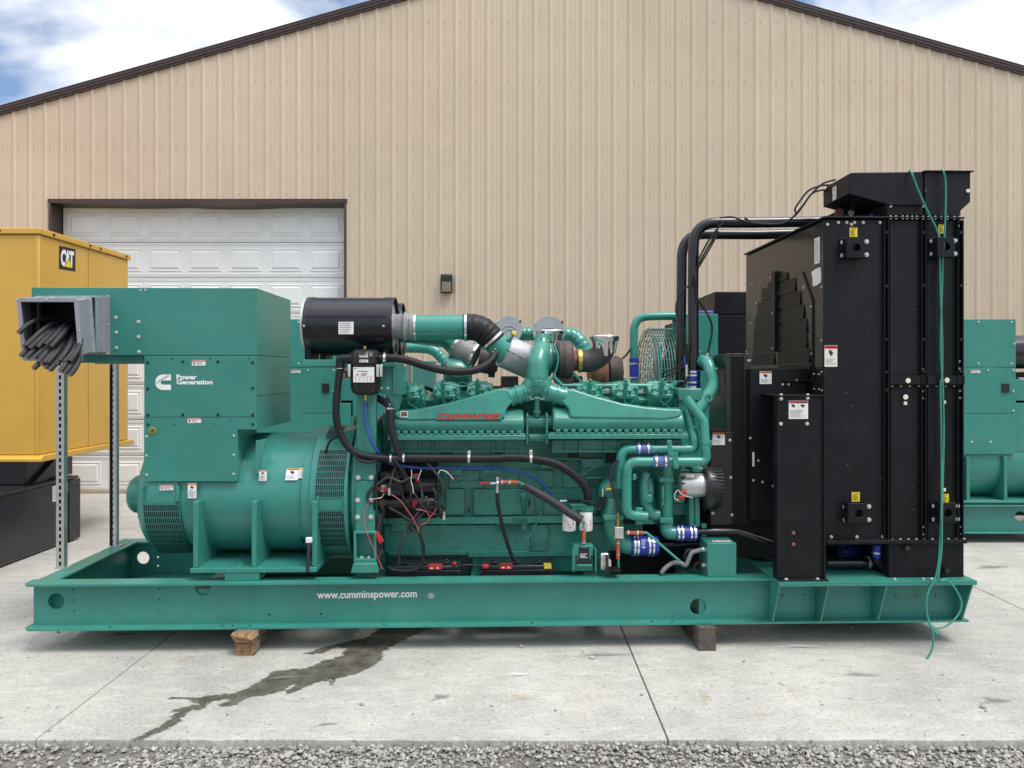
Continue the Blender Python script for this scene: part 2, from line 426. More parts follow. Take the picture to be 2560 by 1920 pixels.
c = mixc(N, L, ramp(N, L, noise(N, L, mapped((34,120,20), (5,2,0)), 1.0, 3, .55), .60, (0,0,0), .68, (.9,.9,.9)), c, (.14, .138, .13))
c = mixc(N, L, ramp(N, L, noise(N, L, mapped((60,130,40), (1,7,0)), 1.0, 4, .6), .50, (0,0,0), .66, (.45,.45,.45)), c, (.70, .70, .685))
c = mixc(N, L, 1.0, c, (.95, .925, .88), 'MULTIPLY')
c = mixc(N, L, ramp(N, L, noise(N, L, mpr, 16, 3, .5), .70, (0,0,0), .74, (.75,.75,.75)), c, (.17, .165, .16))
L.new(c, b.inputs['Base Color']); b.inputs['Roughness'].default_value = .9; b.inputs['Specular IOR Level'].default_value = .25
bp = N.new('ShaderNodeBump'); bp.inputs['Strength'].default_value = .6; bp.inputs['Distance'].default_value = .006
L.new(noise(N, L, mpb.outputs[0], 2.5, 8, .7), bp.inputs['Height']); L.new(bp.outputs[0], b.inputs['Normal'])

m, N, L, b = node_mat('wet_stain')
tc = N.new('ShaderNodeTexCoord'); O = tc.outputs['Object']
at = N.new('ShaderNodeAttribute'); at.attribute_name = 'depth_in'
c = ramp(N, L, noise(N, L, O, 11, 8, .75), .34, (.046, .041, .030), .70, (.185, .172, .135))
L.new(c, b.inputs['Base Color']); L.new(ramp(N, L, noise(N, L, O, 9, 5), .3, (.22,)*3, .7, (.6,)*3), b.inputs['Roughness'])
mp_ = N.new('ShaderNodeMapping'); mp_.inputs['Scale'].default_value = (14, 34, 1); L.new(O, mp_.inputs[0])
ad = N.new('ShaderNodeMath'); ad.operation = 'MULTIPLY_ADD'; L.new(noise(N, L, mp_.outputs[0], 1.0, 9, .75), ad.inputs[0]); ad.inputs[1].default_value = .13
sb = N.new('ShaderNodeMath'); sb.operation = 'SUBTRACT'; L.new(at.outputs['Fac'], sb.inputs[0]); sb.inputs[1].default_value = .058; L.new(sb.outputs[0], ad.inputs[2])
f1 = ramp(N, L, ad.outputs[0], .0, (0,0,0), .014, (.93,.93,.93))
tr = N.new('ShaderNodeBsdfTransparent'); ms = N.new('ShaderNodeMixShader'); out = N['Material Output']
L.new(f1, ms.inputs[0]); L.new(tr.outputs[0], ms.inputs[1]); L.new(b.outputs[0], ms.inputs[2]); L.new(ms.outputs[0], out.inputs[0])
def stain_mat(name, colr, p0, p1, amt, scale=6):
    m, N, L, b = node_mat(name)
    tc = N.new('ShaderNodeTexCoord'); O = tc.outputs['Object']
    b.inputs['Base Color'].default_value = (*colr, 1); b.inputs['Roughness'].default_value = .85
    # object space runs -1..1 over the patch: fade towards its rim
    le = N.new('ShaderNodeVectorMath'); le.operation = 'LENGTH'; L.new(O, le.inputs[0])
    ad = N.new('ShaderNodeMath'); ad.operation = 'MULTIPLY_ADD'; L.new(noise(N, L, O, scale*.45, 7, .7), ad.inputs[0]); ad.inputs[1].default_value = 1.5; L.new(le.outputs['Value'], ad.inputs[2])
    f = ramp(N, L, ad.outputs[0], p0, (amt,)*3, p1, (0,0,0))
    tr = N.new('ShaderNodeBsdfTransparent'); ms = N.new('ShaderNodeMixShader')
    L.new(f, ms.inputs[0]); L.new(tr.outputs[0], ms.inputs[1]); L.new(b.outputs[0], ms.inputs[2]); L.new(ms.outputs[0], N['Material Output'].inputs[0])
stain_mat('stain_dark', (.20, .195, .185), .75, 1.45, .62)
stain_mat('stain_rust', (.46, .33, .19), .6, 1.5, .42)
stain_mat('stain_pale', (.74, .74, .73), .75, 1.5, .6)

m, N, L, b = node_mat('dirt')
tc = N.new('ShaderNodeTexCoord'); O = tc.outputs['Object']
c = ramp(N, L, noise(N, L, O, 3.5, 10, .7), .3, (.095, .085, .075), .7, (.20, .185, .165))
c = mixc(N, L, ramp(N, L, noise(N, L, O, 60, 4, .6), .5, (0,0,0), .7, (.6,.6,.6)), c, (.30, .29, .27))
L.new(c, b.inputs['Base Color']); b.inputs['Roughness'].default_value = .95
bp = N.new('ShaderNodeBump'); bp.inputs['Strength'].default_value = .9; bp.inputs['Distance'].default_value = .012
L.new(noise(N, L, O, 45, 8, .75), bp.inputs['Height']); L.new(bp.outputs[0], b.inputs['Normal'])

m, N, L, b = node_mat('stone')
geo = N.new('ShaderNodeNewGeometry'); tc = N.new('ShaderNodeTexCoord')
rp = N.new('ShaderNodeValToRGB'); cr_ = rp.color_ramp
cr_.elements[0].position = 0; cr_.elements[0].color = (.22, .21, .195, 1)
cr_.elements[1].position = 1; cr_.elements[1].color = (.52, .505, .475, 1)
for p, cc in ((.3, (.29,.28,.262,1)), (.6, (.38,.368,.345,1)), (.86, (.44,.428,.40,1)), (.93, (.36,.29,.22,1))):
    e = cr_.elements.new(p); e.color = cc
L.new(geo.outputs['Random Per Island'], rp.inputs[0])
c = mixc(N, L, ramp(N, L, noise(N, L, tc.outputs['Object'], 90, 4, .6), .4, (0,0,0), .7, (.45,.45,.45)), rp.outputs[0], (.22, .21, .20))
L.new(c, b.inputs['Base Color']); b.inputs['Roughness'].default_value = .9

YW = 5.638                                       # plane of the building's gable wall
gm = MB(); gm.add([(-400,-400,-.045),(400,-400,-.045),(400,400,-.045),(-400,400,-.045)], [(0,1,2,3)])
tag(gm.build('ground', 'dirt', None, smooth=0), None, None, kind='structure')

XE = [-14.7, -11.6, -8.54, -5.44, -2.345, .755, 3.86, 6.96, 10.06, 13.2]
YE = [-1.20, .964, 3.5, YW + .28]
pv = MB(); pv.box((XE[0]+.03, YE[0]+.03, -.044), (XE[-1]-.03, YE[-1]-.03, -.016))
pavement = pv.build('pavement', 'dirt', None, smooth=0); pavement['kind'] = 'structure'
for i in range(len(XE)-1):
    for j in range(3):
        s = MB(); g = .0035
        x0, x1, y0, y1 = XE[i]+g, XE[i+1]-g, YE[j]+g, YE[j+1]-g
        nx = 28 if j == 0 else 4
        if j == 0:                                # front slabs: worn, slightly ragged arris
            pts = [(x0, y1)] + [(x0 + (x1-x0)*k/nx, y0 + (random.uniform(-.006, .006) if 0 < k < nx else 0)) for k in range(nx+1)] + [(x1, y1)]
            s.prism([(p[0], p[1]) for p in pts], 'z', -.085, 0)
        else: s.box((x0, y0, -.08), (x1, y1, 0))
        o = s.build('slab', 'concrete', pavement, bevel=.006, smooth=0)

# wet trail from under the skid to the pavement's edge, traced on the ground
def ground_pt(px, py):
    d = ray(px, py); t = -CAM_H / d.z
    return (d.x*t, -CAM_D + t)
def zs(x, y): return ground_pt(x*.57866, 1500 + y*.57866)
wet = [(1640,128),(1690,100),(1905,100),(1840,130),(1760,165),(1690,200),(1650,225),(1655,250),(1620,280),(1555,315),(1450,340),(1440,372),(1425,370),(1430,345),(1385,350),(1330,372),(1300,388),(1240,405),(1235,395),(1275,370),(1270,362),(1200,402),(1110,415),(1050,432),(1020,452),(960,462),(935,455),(985,440),(1005,430),(930,432),(905,445),(860,478),(835,470),(800,492),(780,520),(745,548),(700,568),(650,585),(610,605),(615,625),(548,628),(555,605),(600,592),(640,572),(690,545),(745,512),(740,500),(790,478),(740,490),(735,482),(800,462),(870,448),(850,440),(790,428),(720,430),(735,422),(850,424),(910,412),(1010,405),(1080,378),(1120,352),(1165,330),(1175,312),(1240,303),(1330,296),(1390,268),(1480,240),(1500,210),(1450,203),(1410,225),(1350,235),(1315,232),(1380,212),(1500,180),(1580,165)]
def rag(p, amp, step):
    out = []
    for i in range(len(p)):
        a, b_ = Vector(p[i]), Vector(p[(i+1) % len(p)])
        n = max(1, int((b_-a).length/step))
        for k in range(n):
            q = a.lerp(b_, k/n)
            out.append((q.x + random.gauss(0, amp), q.y + random.gauss(0, amp*.6)))
    return out
def make_stain():
    import numpy as np
    P = np.array([zs(*p) for p in wet]); Q = np.roll(P, -1, 0)
    x0, x1, y1 = P[:,0].min()-.08, P[:,0].max()+.08, P[:,1].max()+.1
    y0 = YE[0] + .001
    h = .012; nx, ny = int((x1-x0)/h)+1, int((y1-y0)/h)+1
    X, Y = np.meshgrid(np.linspace(x0, x1, nx), np.linspace(y0, y1, ny)); pts = np.stack([X.ravel(), Y.ravel()], 1)
    best = np.full(len(pts), 9.0); inside = np.zeros(len(pts), bool)
    for a_, b_ in zip(P, Q):
        d = b_-a_; t = np.clip(((pts-a_)@d)/max(1e-9, d@d), 0, 1); best = np.minimum(best, np.linalg.norm(pts-a_-t[:,None]*d, axis=1))
        cond = ((a_[1] > pts[:,1]) != (b_[1] > pts[:,1]))
        with np.errstate(divide='ignore', invalid='ignore'): xi = (b_[0]-a_[0])*(pts[:,1]-a_[1])/(b_[1]-a_[1])+a_[0]
        inside ^= cond & (pts[:,0] < xi)
    sd = np.where(inside, best, -best)
    idx = np.arange(nx*ny).reshape(ny, nx)
    F = np.stack([idx[:-1,:-1], idx[:-1,1:], idx[1:,1:], idx[1:,:-1]], -1).reshape(-1, 4)
    F = F[(sd[F] > -.06).any(1)]
    used = np.unique(F); re = -np.ones(nx*ny, int); re[used] = np.arange(len(used))
    V = np.concatenate([pts[used], np.full((len(used), 1), .0015)], 1)
    me = bpy.data.meshes.new('wet_stain'); me.from_pydata(V.tolist(), [], re[F].tolist()); me.materials.append(MAT['wet_stain'])
    at = me.attributes.new('depth_in', 'FLOAT', 'POINT'); at.data.foreach_set('value', np.clip(sd[used], -.08, .06).astype(np.float32))
    o = bpy.data.objects.new('wet_stain', me); col.objects.link(o); o.parent = pavement; o['label'] = 'dark wet trail running to the pavement edge'
make_stain()
def patch(px, py, rx, ry, mat, rot=0.0, k=0):
    x, y = ground_pt(px, py)
    pm = MB(); pm.add([(-1,-1,0),(1,-1,0),(1,1,0),(-1,1,0)], [(0,1,2,3)])
    o = pm.build('stain_patch', mat, pavement, smooth=0)
    o.location = (x, y, .0032 + .0006*k); o.scale = (rx, ry, 1); o.rotation_euler = (0, 0, rot)
patch(1100, 1746, .22, .20, 'stain_dark', .3, 0)
patch(815, 1813, .24, .09, 'stain_dark', .2, 1)
patch(2490, 1755, .35, .22, 'stain_dark', 0, 2)
patch(470, 1648, .18, .25, 'stain_rust', .4, 3)
patch(1300, 1750, .35, .25, 'stain_rust', 0, 4)
patch(1765, 1750, .14, .55, 'stain_rust', 0, 5)
patch(1980, 1730, .20, .10, 'stain_rust', 0, 6)
patch(1607, 1805, .025, .14, 'stain_pale', .05, 7)
patch(1290, 1690, .30, .14, 'stain_pale', 0, 8)
patch(300, 1590, .5, .16, 'stain_dark', 0, 9)
patch(200, 1500, .8, .25, 'stain_dark', .1, 10)
patch(2480, 1420, .7, .3, 'stain_dark', .1, 11)
patch(1500, 1640, .9, .10, 'stain_dark', .05, 12); patch(2150, 1690, .5, .12, 'stain_dark', -.1, 13); patch(700, 1700, .45, .12, 'stain_dark', .2, 14); patch(1900, 1790, .35, .10, 'stain_rust', .1, 15); patch(2000, 1620, .5, .10, 'stain_pale', .0, 17)

# gravel: far too many stones to count, one object
def make_gravel():
    import numpy as np
    rng = np.random.default_rng(5)
    t = (1+5**.5)/2
    ico = np.array([(-1,t,0),(1,t,0),(-1,-t,0),(1,-t,0),(0,-1,t),(0,1,t),(0,-1,-t),(0,1,-t),(t,0,-1),(t,0,1),(-t,0,-1),(-t,0,1)])
    ico = ico / np.linalg.norm(ico[0])
    fc = np.array([(0,11,5),(0,5,1),(0,1,7),(0,7,10),(0,10,11),(1,5,9),(5,11,4),(11,10,2),(10,7,6),(7,1,8),(3,9,4),(3,4,2),(3,2,6),(3,6,8),(3,8,9),(4,9,5),(2,4,11),(6,2,10),(8,6,7),(9,8,1)])
    n = 27000
    x = rng.uniform(-3.4, 3.4, n); y = -1.208 - rng.random(n)**1.15*.7
    # bare dirt where the wheels run
    bare = np.exp(-((x+2.3)/.55)**2 - ((y+1.403)/.11)**2) + .9*np.exp(-((x-.05)/.42)**2 - ((y+1.336)/.08)**2) + .8*np.exp(-((x-1.2)/.3)**2 - ((y+1.403)/.07)**2) + .7*np.exp(-((x+2.0)/.4)**2 - ((y+1.25)/.045)**2)
    keep = rng.random(n) > bare*.93
    x, y = x[keep], y[keep]; n = len(x)
    r = .0036 + .0105*rng.random(n)**2.6
    V = ico[None]*rng.uniform(.68, 1.3, (n, 12, 1))
    V = V*np.stack([rng.uniform(.75,1.35,n), rng.uniform(.75,1.3,n), rng.uniform(.5,.95,n)], 1)[:, None]
    a = rng.uniform(0, 6.28, n); ca, sa = np.cos(a), np.sin(a)
    V = np.stack([V[...,0]*ca[:,None]-V[...,1]*sa[:,None], V[...,0]*sa[:,None]+V[...,1]*ca[:,None], V[...,2]], 2)*r[:,None,None]
    z = -.045 + r*.4 + rng.random(n)**2*.014
    z += .022*np.exp(-(-1.205-y)/.035)*(.45+.55*np.sin(x*3.1)*np.sin(x*1.3+1))
    V += np.stack([x, y, z], 1)[:, None]
    Fc = (fc[None] + (np.arange(n)*12)[:, None, None]).reshape(-1, 3)
    me = bpy.data.meshes.new('gravel'); me.from_pydata(V.reshape(-1, 3).tolist(), [], Fc.tolist()); me.materials.append(MAT['stone'])
    o = bpy.data.objects.new('gravel', me); col.objects.link(o); o['kind'] = 'stuff'; o['label'] = 'grey crushed stone gravel along the pavement edge'
make_gravel()
# loose grit on the concrete
gr = MB()
for k in range(150):
    x, y = random.uniform(-3.6, 4.2), -1.17 + random.random()**1.6*2.7
    r = random.uniform(.003, .008)
    gr.ball((x, y, r*.5), r, n=5, k=3, sq=(random.uniform(.7,1.5), random.uniform(.7,1.4), .6))
for px, py, r in ((1303,1618,.016),(1480,1647,.018),(905,1763,.014),(2458,1770,.018),(2128,1571,.012),(145,1582,.012),(1860,1655,.009)):
    x, y = ground_pt(px, py); gr.ball((x, y, r*.5), r, n=6, k=4, sq=(1,.9,.6))
tag(gr.build('grit', 'stone', None, smooth=0), 'scattered loose grit lying on the concrete pavement', None, kind='stuff')

# ------------------------------------------------------------------ the building
material('wall_tan', (.61, .485, .362), .50, objvar=.035, var=.03, vscale=.7, streak=.10, bump=.02, bscale=5, dirt=(.37,.29,.19), dirt_amt=.25, dirt_scale=.5)
material('trim_brown', (.060, .036, .031), .42, var=.12, vscale=2)
material('screw_tan', (.36, .285, .21), .6, var=.3, vscale=3)
material('trim_bent', (.055, .030, .026), .38, var=.12, vscale=2)
material('door_white', (.84, .85, .85), .45, var=.03, vscale=1.5, bump=.06, bscale=70, dirt=(.45,.44,.42), dirt_amt=.25, dirt_scale=1.3)
material('threshold', (.42, .33, .21), .7, var=.15, vscale=6)
material('lamp_case', (.02, .02, .021), .5, var=.1)
material('lamp_lens', (.30, .26, .18), .25, var=.15, vscale=20, coat=.4)
PITCH = .22925; RIB0 = -5.660
XP, ZP, SL = .988, 7.93, .284
def roof_z(x): return ZP - SL*abs(x - XP)
DX0, DX1, DZ1 = -6.735, -2.44, 4.295
bld = thing('metal_building', 'large tan ribbed metal building with brown trim and a white overhead door', 'building', (XP, YW, 0))
prof = [(-.042, 0), (-.008, -.015), (.006, -.017), (.030, 0), (.082, 0), (.086, -.003), (.094, -.003), (.098, 0), (.134, 0), (.138, -.003), (.146, -.003), (.150, 0)]
def panel(k0):
    xs = []
    for q in range(4):
        for dx, dy in prof: xs.append((RIB0 + (k0+q)*PITCH + dx, dy))
    xs.append((RIB0 + (k0+4)*PITCH - .042, 0))
    mb = MB()
    for edge in (DX0, DX1):
        for i in range(len(xs)-1):
            if xs[i][0] < edge < xs[i+1][0]: xs.insert(i+1, (edge, xs[i][1])); break
    for i in range(len(xs)-1):
        (xa, ya), (xb, yb) = xs[i], xs[i+1]
        if xb - xa < 1e-6: continue
        mid = (xa+xb)/2; z0 = DZ1 if DX0 < mid < DX1 else .02
        sl = []
        if xa < XP < xb: segs = [(xa, ya, XP, ya + (yb-ya)*(XP-xa)/(xb-xa)), (XP, ya + (yb-ya)*(XP-xa)/(xb-xa), xb, yb)]
        else: segs = [(xa, ya, xb, yb)]
        for (a, c_, d, e) in segs:
            mb.add([(a, YW+c_, z0), (d, YW+e, z0), (d, YW+e, roof_z(d)), (a, YW+c_, roof_z(a))], [(0,1,2,3)])
            mb.add([(a, YW+.05, z0), (d, YW+.05, z0), (d, YW+.05, roof_z(d)), (a, YW+.05, roof_z(a))], [(3,2,1,0)])
    mb.build('wall_panel', 'wall_tan', bld, smooth=0)
for k0 in range(-24, 60, 4): panel(k0)
XL, XR = RIB0 - 24*PITCH - .03, RIB0 + 60*PITCH
scw = MB()
for zrow in (7.35, 6.87, 6.02, 5.04, 4.38, 3.69, 3.08, 2.46, 1.85, 1.23, .62, .12):
    k = -24
    while k < 60:
        x = RIB0 + k*PITCH + .068
        if zrow < roof_z(x) - .1 and not (DX0 - .05 < x < DX1 + .05 and zrow < DZ1 + .03):
            scw.cyl((x, YW-.006, zrow), (x, YW+.001, zrow), .0068, n=6)
        k += 1
scw.build('screw_rows', 'screw_tan', bld, smooth=0)['kind'] = 'stuff'
for sgn, name in ((-1, 'rake_trim'), (1, 'rake_trim')):
    xe = XL - .2 if sgn < 0 else XR + .2
    for (h0, h1, y0) in ((-.010, .022, -.035), (.0225, .062, -.046), (.0625, .102, -.054)):
        mb = MB(); za, zb = roof_z(XP), roof_z(xe)
        p = [(XP, za+h0), (xe, zb+h0), (xe, zb+h1), (XP, za+h1)]
        mb.prism(p, 'v', YW + y0, YW + .08)
        mb.build(name, 'trim_brown', bld, smooth=0)
    rf = MB(); za, zb = roof_z(XP), roof_z(xe)
    rf.prism([(XP, za+.1025), (xe, zb+.1025), (xe, zb+.110), (XP, za+.110)], 'v', YW - .06, YW + 24)
    rf.build('roof', 'trim_brown', bld, smooth=0)
for x in (XL, XR):
    sw = MB(); sw.box((x-.03, YW+.06, 0), (x+.03, YW+24, roof_z(x)+.15)); sw.build('side_wall', 'wall_tan', bld, smooth=0)
# door reveal and its brown trim, the head bent by a knock
YD = YW + .24
for xa, xb in ((DX0 - .012, DX0 + .025), (DX1 - .025, DX1 + .012)):
    t = MB(); t.box((xa, YW-.028, 0), (xb, YD+.06, DZ1 - .06)); t.build('door_jamb', 'trim_brown', bld, bevel=.004)
hd = MB()
nseg = 40; hx = [DX0 - .02 + (DX1 - DX0 + .04)*i/nseg for i in range(nseg+1)]
def sag(x):
    t = (x-DX0)/(DX1-DX0); return -.05*t*0 - .045*math.exp(-((t-.62)/.13)**2) - .02*math.exp(-((t-.30)/.2)**2) + .015*math.exp(-((t-.45)/.05)**2)
for i in range(nseg):
    a, b_ = hx[i], hx[i+1]
    sa, sb = sag(a), sag(b_)
    hd.hexa([(a,YW-.03-.3*abs(sa)*.4,DZ1-.042+sa),(b_,YW-.03-.3*abs(sb)*.4,DZ1-.042+sb),(b_,YD+.05,DZ1-.062+sb*.4),(a,YD+.05,DZ1-.062+sa*.4),
             (a,YW-.03,DZ1+.014),(b_,YW-.03,DZ1+.014),(b_,YD+.05,DZ1+.014),(a,YD+.05,DZ1+.014)])
hd.build('door_head', 'trim_bent', bld, smooth=50)
# overhead door: eight sections, each with seven raised panels
gd = MB(); gd.box((DX0+.02, YD+.05, .0), (DX1-.02, YD+.07, DZ1-.04))
door = gd.build('garage_door', 'door_white', bld, smooth=0)
door['label'] = 'white sectional overhead door with raised panels, grimy at the top'
SH = .5275; nsec = 8
secm = MB(); w = DX1 - DX0 - .075
secm.box((-w/2, 0, .006), (w/2, .04, SH-.006))
for zz in (.030, .048, SH-.05, SH-.028): secm.box((-w/2, -.005, zz), (w/2, .0, zz+.008))
secme = secm.mesh('door_section', 'door_white', 0)
rpm = MB()
def frustum(mb, w0, h0, w1, h1, y0, y1):
    mb.hexa([(-w0/2,y0,-h0/2),(w0/2,y0,-h0/2),(w0/2,y0,h0/2),(-w0/2,y0,h0/2),(-w1/2,y1,-h1/2),(w1/2,y1,-h1/2),(w1/2,y1,h1/2),(-w1/2,y1,h1/2)])
    return mb
ring = [(.485,.335,.0),(.47,.32,-.010),(.455,.305,-.010),(.435,.285,-.002),(.43,.28,-.002),(.37,.22,-.016)]
def ringv(w, h, y): return [(-w/2,y,-h/2),(w/2,y,-h/2),(w/2,y,h/2),(-w/2,y,h/2)]
vv = [p for r_ in ring for p in ringv(*r_)]; ff = []
for j in range(len(ring)-1):
    for i in range(4): ff.append((j*4+i, j*4+(i+1) % 4, (j+1)*4+(i+1) % 4, (j+1)*4+i))
k = (len(ring)-1)*4; ff.append((k, k+1, k+2, k+3))
rpm.add(vv, ff); rpme = rpm.mesh('raised_panel', 'door_white', 0)
cxd = (DX0+DX1)/2
def child(name, me, parent, loc, rot=(0,0,0)):
    o = bpy.data.objects.new(name, me); col.objects.link(o); o.parent = parent; o.location = loc; o.rotation_euler = rot; return o
for s_ in range(nsec):
    z0 = .035 + s_*SH
    if z0 + SH > DZ1 + .05: break
    child('door_section', secme, door, (cxd, YD, z0))
    for q in range(7):
        child('raised_panel', rpme, door, (cxd + (q-3)*.598, YD, z0 + SH*.5))
th = MB(); th.box((DX0+.05, YD-.03, .001), (DX1-.05, YD+.03, .034)); th.build('bottom_seal', 'threshold', door, bevel=.004)

# wall light
wl = thing('wall_light', 'small black wall pack light on the tan wall right of the white door', 'light', W(1117, 735, YW))
p0, p1 = W(1103.5, 734, YW), W(1131.5, 687, YW)
lm = MB(); lm.prism([(YW-.022, p0.z), (YW-.085, p0.z+.02), (YW-.11, p0.z+.16), (YW-.11, p1.z-.02), (YW-.09, p1.z), (YW-.022, p1.z)], 'u', p0.x, p1.x)
lm.build('case', 'lamp_case', wl, bevel=.006)
ll = MB(); ll.hexa([(p0.x+.012,YW-.094,p0.z+.02),(p1.x-.012,YW-.094,p0.z+.02),(p1.x-.012,YW-.06,p0.z+.015),(p0.x+.012,YW-.06,p0.z+.015),
                    (p0.x+.018,YW-.116,p0.z+.155),(p1.x-.018,YW-.116,p0.z+.155),(p1.x-.018,YW-.08,p0.z+.16),(p0.x+.018,YW-.08,p0.z+.16)])
ll.build('lens', 'lamp_lens', wl, bevel=.003)

# ------------------------------------------------------------------ lettering and printed labels
_txt = {}
def text_shape(s, bold=.0, shear=0.0, space=1.0):
    key = (s, bold, shear, space)
    if key in _txt: return _txt[key]
    cu = bpy.data.curves.new('lettering', 'FONT'); cu.body = s; cu.offset = bold; cu.shear = shear; cu.space_character = space
    cu.resolution_u = 3; cu.fill_mode = 'FRONT'
    o = bpy.data.objects.new('lettering', cu); col.objects.link(o)
    me = bpy.data.meshes.new_from_object(o.evaluated_get(bpy.context.evaluated_depsgraph_get()))
    vs_ = [v.co.copy() for v in me.vertices]; fs = [tuple(p.vertices) for p in me.polygons]
    bpy.data.objects.remove(o); bpy.data.curves.remove(cu); bpy.data.meshes.remove(me)
    x0 = min(v.x for v in vs_); x1 = max(v.x for v in vs_); y0 = min(v.y for v in vs_); y1 = max(v.y for v in vs_)
    vs_ = [((v.x-x0)/(x1-x0), (v.y-y0)/(y1-y0)) for v in vs_]
    _txt[key] = (vs_, fs); return _txt[key]
def put_text(mb, s, fn, m=0, bold=.0, shear=0.0, space=1.0):
    """fn maps the unit square (0..1, 0..1) to points"""
    vs_, fs = text_shape(s, bold, shear, space)
    mb.add([fn(a, b_) for a, b_ in vs_], fs, m)
for a in (('www.cumminspower.com', .026), ('Power', .034), ('Generation', .034), ('Cummins', .008), ('WARNING', .02), ('DANGER', .02), ('CAUTION', .02), ('CAT', .05, 0, .8), ('RUN', .02), ('STOP', .02)):
    text_shape(*a)
DECM = ['decal_white', 'decal_red', 'decal_orange', 'decal_yellow', 'decal_black', 'decal_grey', 'decal_cream', 'decal_green']
HAND = [(.15,.55),(.10,.75),(.25,.95),(.42,.88),(.50,.70),(.62,.95),(.72,.92),(.66,.66),(.95,.60),(.93,.50),(.70,.48),(.78,.30),(.70,.24),(.58,.36),(.50,.10),(.40,.12),(.42,.34),(.28,.40)]
def decal(parent, name, o, ex, ez, w, h, nrm, style, label=None, title=None):
    """flat printed label: o lower-left corner, ex/ez unit axes, nrm outward normal"""
    o, ex, ez, nrm = vec(o), vec(ex), vec(ez), vec(nrm)
    mb = MB()
    def P(a, b_, k=0): return o + ex*(a*w) + ez*(b_*h) + nrm*(.0016 + .0005*k)
    def quad(a0, b0, a1, b1, m, k): mb.add([P(a0,b0,k),P(a1,b0,k),P(a1,b1,k),P(a0,b1,k)], [(0,1,2,3)], m)
    base = {'yellow': 3, 'black': 4, 'cream': 6}.get(style, 6 if style == 'warn_cream' else 0)
    mb.hexa([o, o+ex*w, o+ex*w+ez*h, o+ez*h, P(0,0), P(1,0), P(1,1), P(0,1)], base)
    def lines(a0, a1, b0, b1, n, m=5, ragged=True):
        for i in range(n):
            y1 = b1 - (b1-b0)*(i+.15)/n; y0 = y1 - (b1-b0)*.42/n
            quad(a0, y0, a0 + (a1-a0)*(random.uniform(.55, 1) if ragged else 1), y1, m, 1)
    def head(m, b0, word, mt=4):
        quad(0.01, b0, .99, .985, m, 1)
        mb.add([P(.06,b0+.06*1,2), P(.17,b0+.06,2), P(.115,.94,2)], [(0,1,2)], mt)
        put_text(mb, word, lambda a, b_: P(.24+a*.7, b0 + (.985-b0)*(.2+.6*b_), 2), mt, .02)
    if style in ('warn', 'warn_cream'):
        head(1 if style == 'warn_cream' else 2, .84, 'WARNING')
        mb.add([P(.28+.45*a, .42+.40*b_, 2) for a, b_ in HAND], [tuple(range(len(HAND)))], 4)
        lines(.08, .92, .08, .38, 5)
    elif style == 'danger':
        head(1, .70, 'DANGER', 0)
        mb.add([P(.05+.22*a, .08+.55*b_, 2) for a, b_ in HAND], [tuple(range(len(HAND)))], 4)
        lines(.33, .95, .1, .64, 4)
    elif style == 'warn2':
        head(1, .86, 'WARNING')
        mb.add([P(.10+.28*a, .58+.25*b_, 2) for a, b_ in HAND], [tuple(range(len(HAND)))], 4)
        mb.add([P(.58+.30*a, .58+.25*b_, 2) for a, b_ in HAND], [tuple(range(len(HAND)))], 4)
        quad(.495, .52, .505, .84, 4, 1); lines(.06, .94, .06, .50, 8)
    elif style == 'caution':
        head(3, .80, 'CAUTION'); lines(.05, .95, .08, .74, 6)
    elif style == 'tall':
        quad(.01, .88, .99, .985, 2, 1)
        mb.add([P(.25+.5*a, .58+.26*b_, 2) for a, b_ in HAND], [tuple(range(len(HAND)))], 4)
        lines(.1, .9, .08, .52, 8)
    elif style == 'yellow':
        put_text(mb, 'CAUTION', lambda a, b_: P(.2+a*.6, .82+b_*.1, 2), 4, .02); lines(.1, .9, .08, .74, 8, 4)
    elif style == 'text':
        lines(.08, .92, .06, .94, max(3, int(h/.014)))
    elif style == 'spec':
        quad(.05, .86, .11, .95, 4, 1); lines(.15, .3, .88, .93, 1, 4); lines(.2, .85, .66, .76, 1, 4)
        for i in range(3):
            quad(.15, .56-.06*i, .26, .585-.06*i, 4, 1); quad(.36, .56-.06*i, .36+random.uniform(.2,.35), .585-.06*i, 4, 1)
        quad(.03, .40, .97, .41, 1, 1)
        for i in range(3):
            for j in range(5): quad(.07+.18*j, .30-.10*i, .17+.18*j, .325-.10*i, 1, 1)
    elif style == 'black':
        lines(.12, .88, .12, .5, 4, 0)
    o_ = mb.build(name, DECM, parent, smooth=0)
    if label: o_['label'] = label
    return o_
def decal_f(parent, fn, x0, y0, x1, y1, v, style, name='warning_label', label=None):   # on a face turned to the camera
    a, b_ = fn(x0, y1, v), fn(x1, y0, v)
    return decal(parent, name, a, (1,0,0), (0,0,1), b_.x-a.x, b_.z-a.z, (0,-1,0), style, label)

# ------------------------------------------------------------------ bolts: one mesh, many heads
_bolt = {}
def bolt_mesh(r, mat, washer=True):
    r = r*.68; key = (round(r, 4), mat, washer)
    if key not in _bolt:
        mb = MB()
        if washer: mb.cyl((0,0,0), (0,-.15*r,0), r*1.45, n=12)
        mb.lathe([(0, r), (.62*r, r), (.8*r, r*.86)], (0,-.14*r,0), (0,-1,0), n=6)
        _bolt[key] = mb.mesh('bolt', mat, 30)
    return _bolt[key]
def bolt(parent, p, r=.0105, mat='bolt_zinc', face='-v', name='bolt'):
    rot = {'-v': (0,0,0), 'z': (R(-90),0,0), '-z': (R(90),0,0), '-u': (0,0,R(-90)), 'u': (0,0,R(90))}[face]
    o = bpy.data.objects.new(name, bolt_mesh(r, mat)); col.objects.link(o); o.parent = parent
    o.location = p; o.rotation_euler = rot; return o

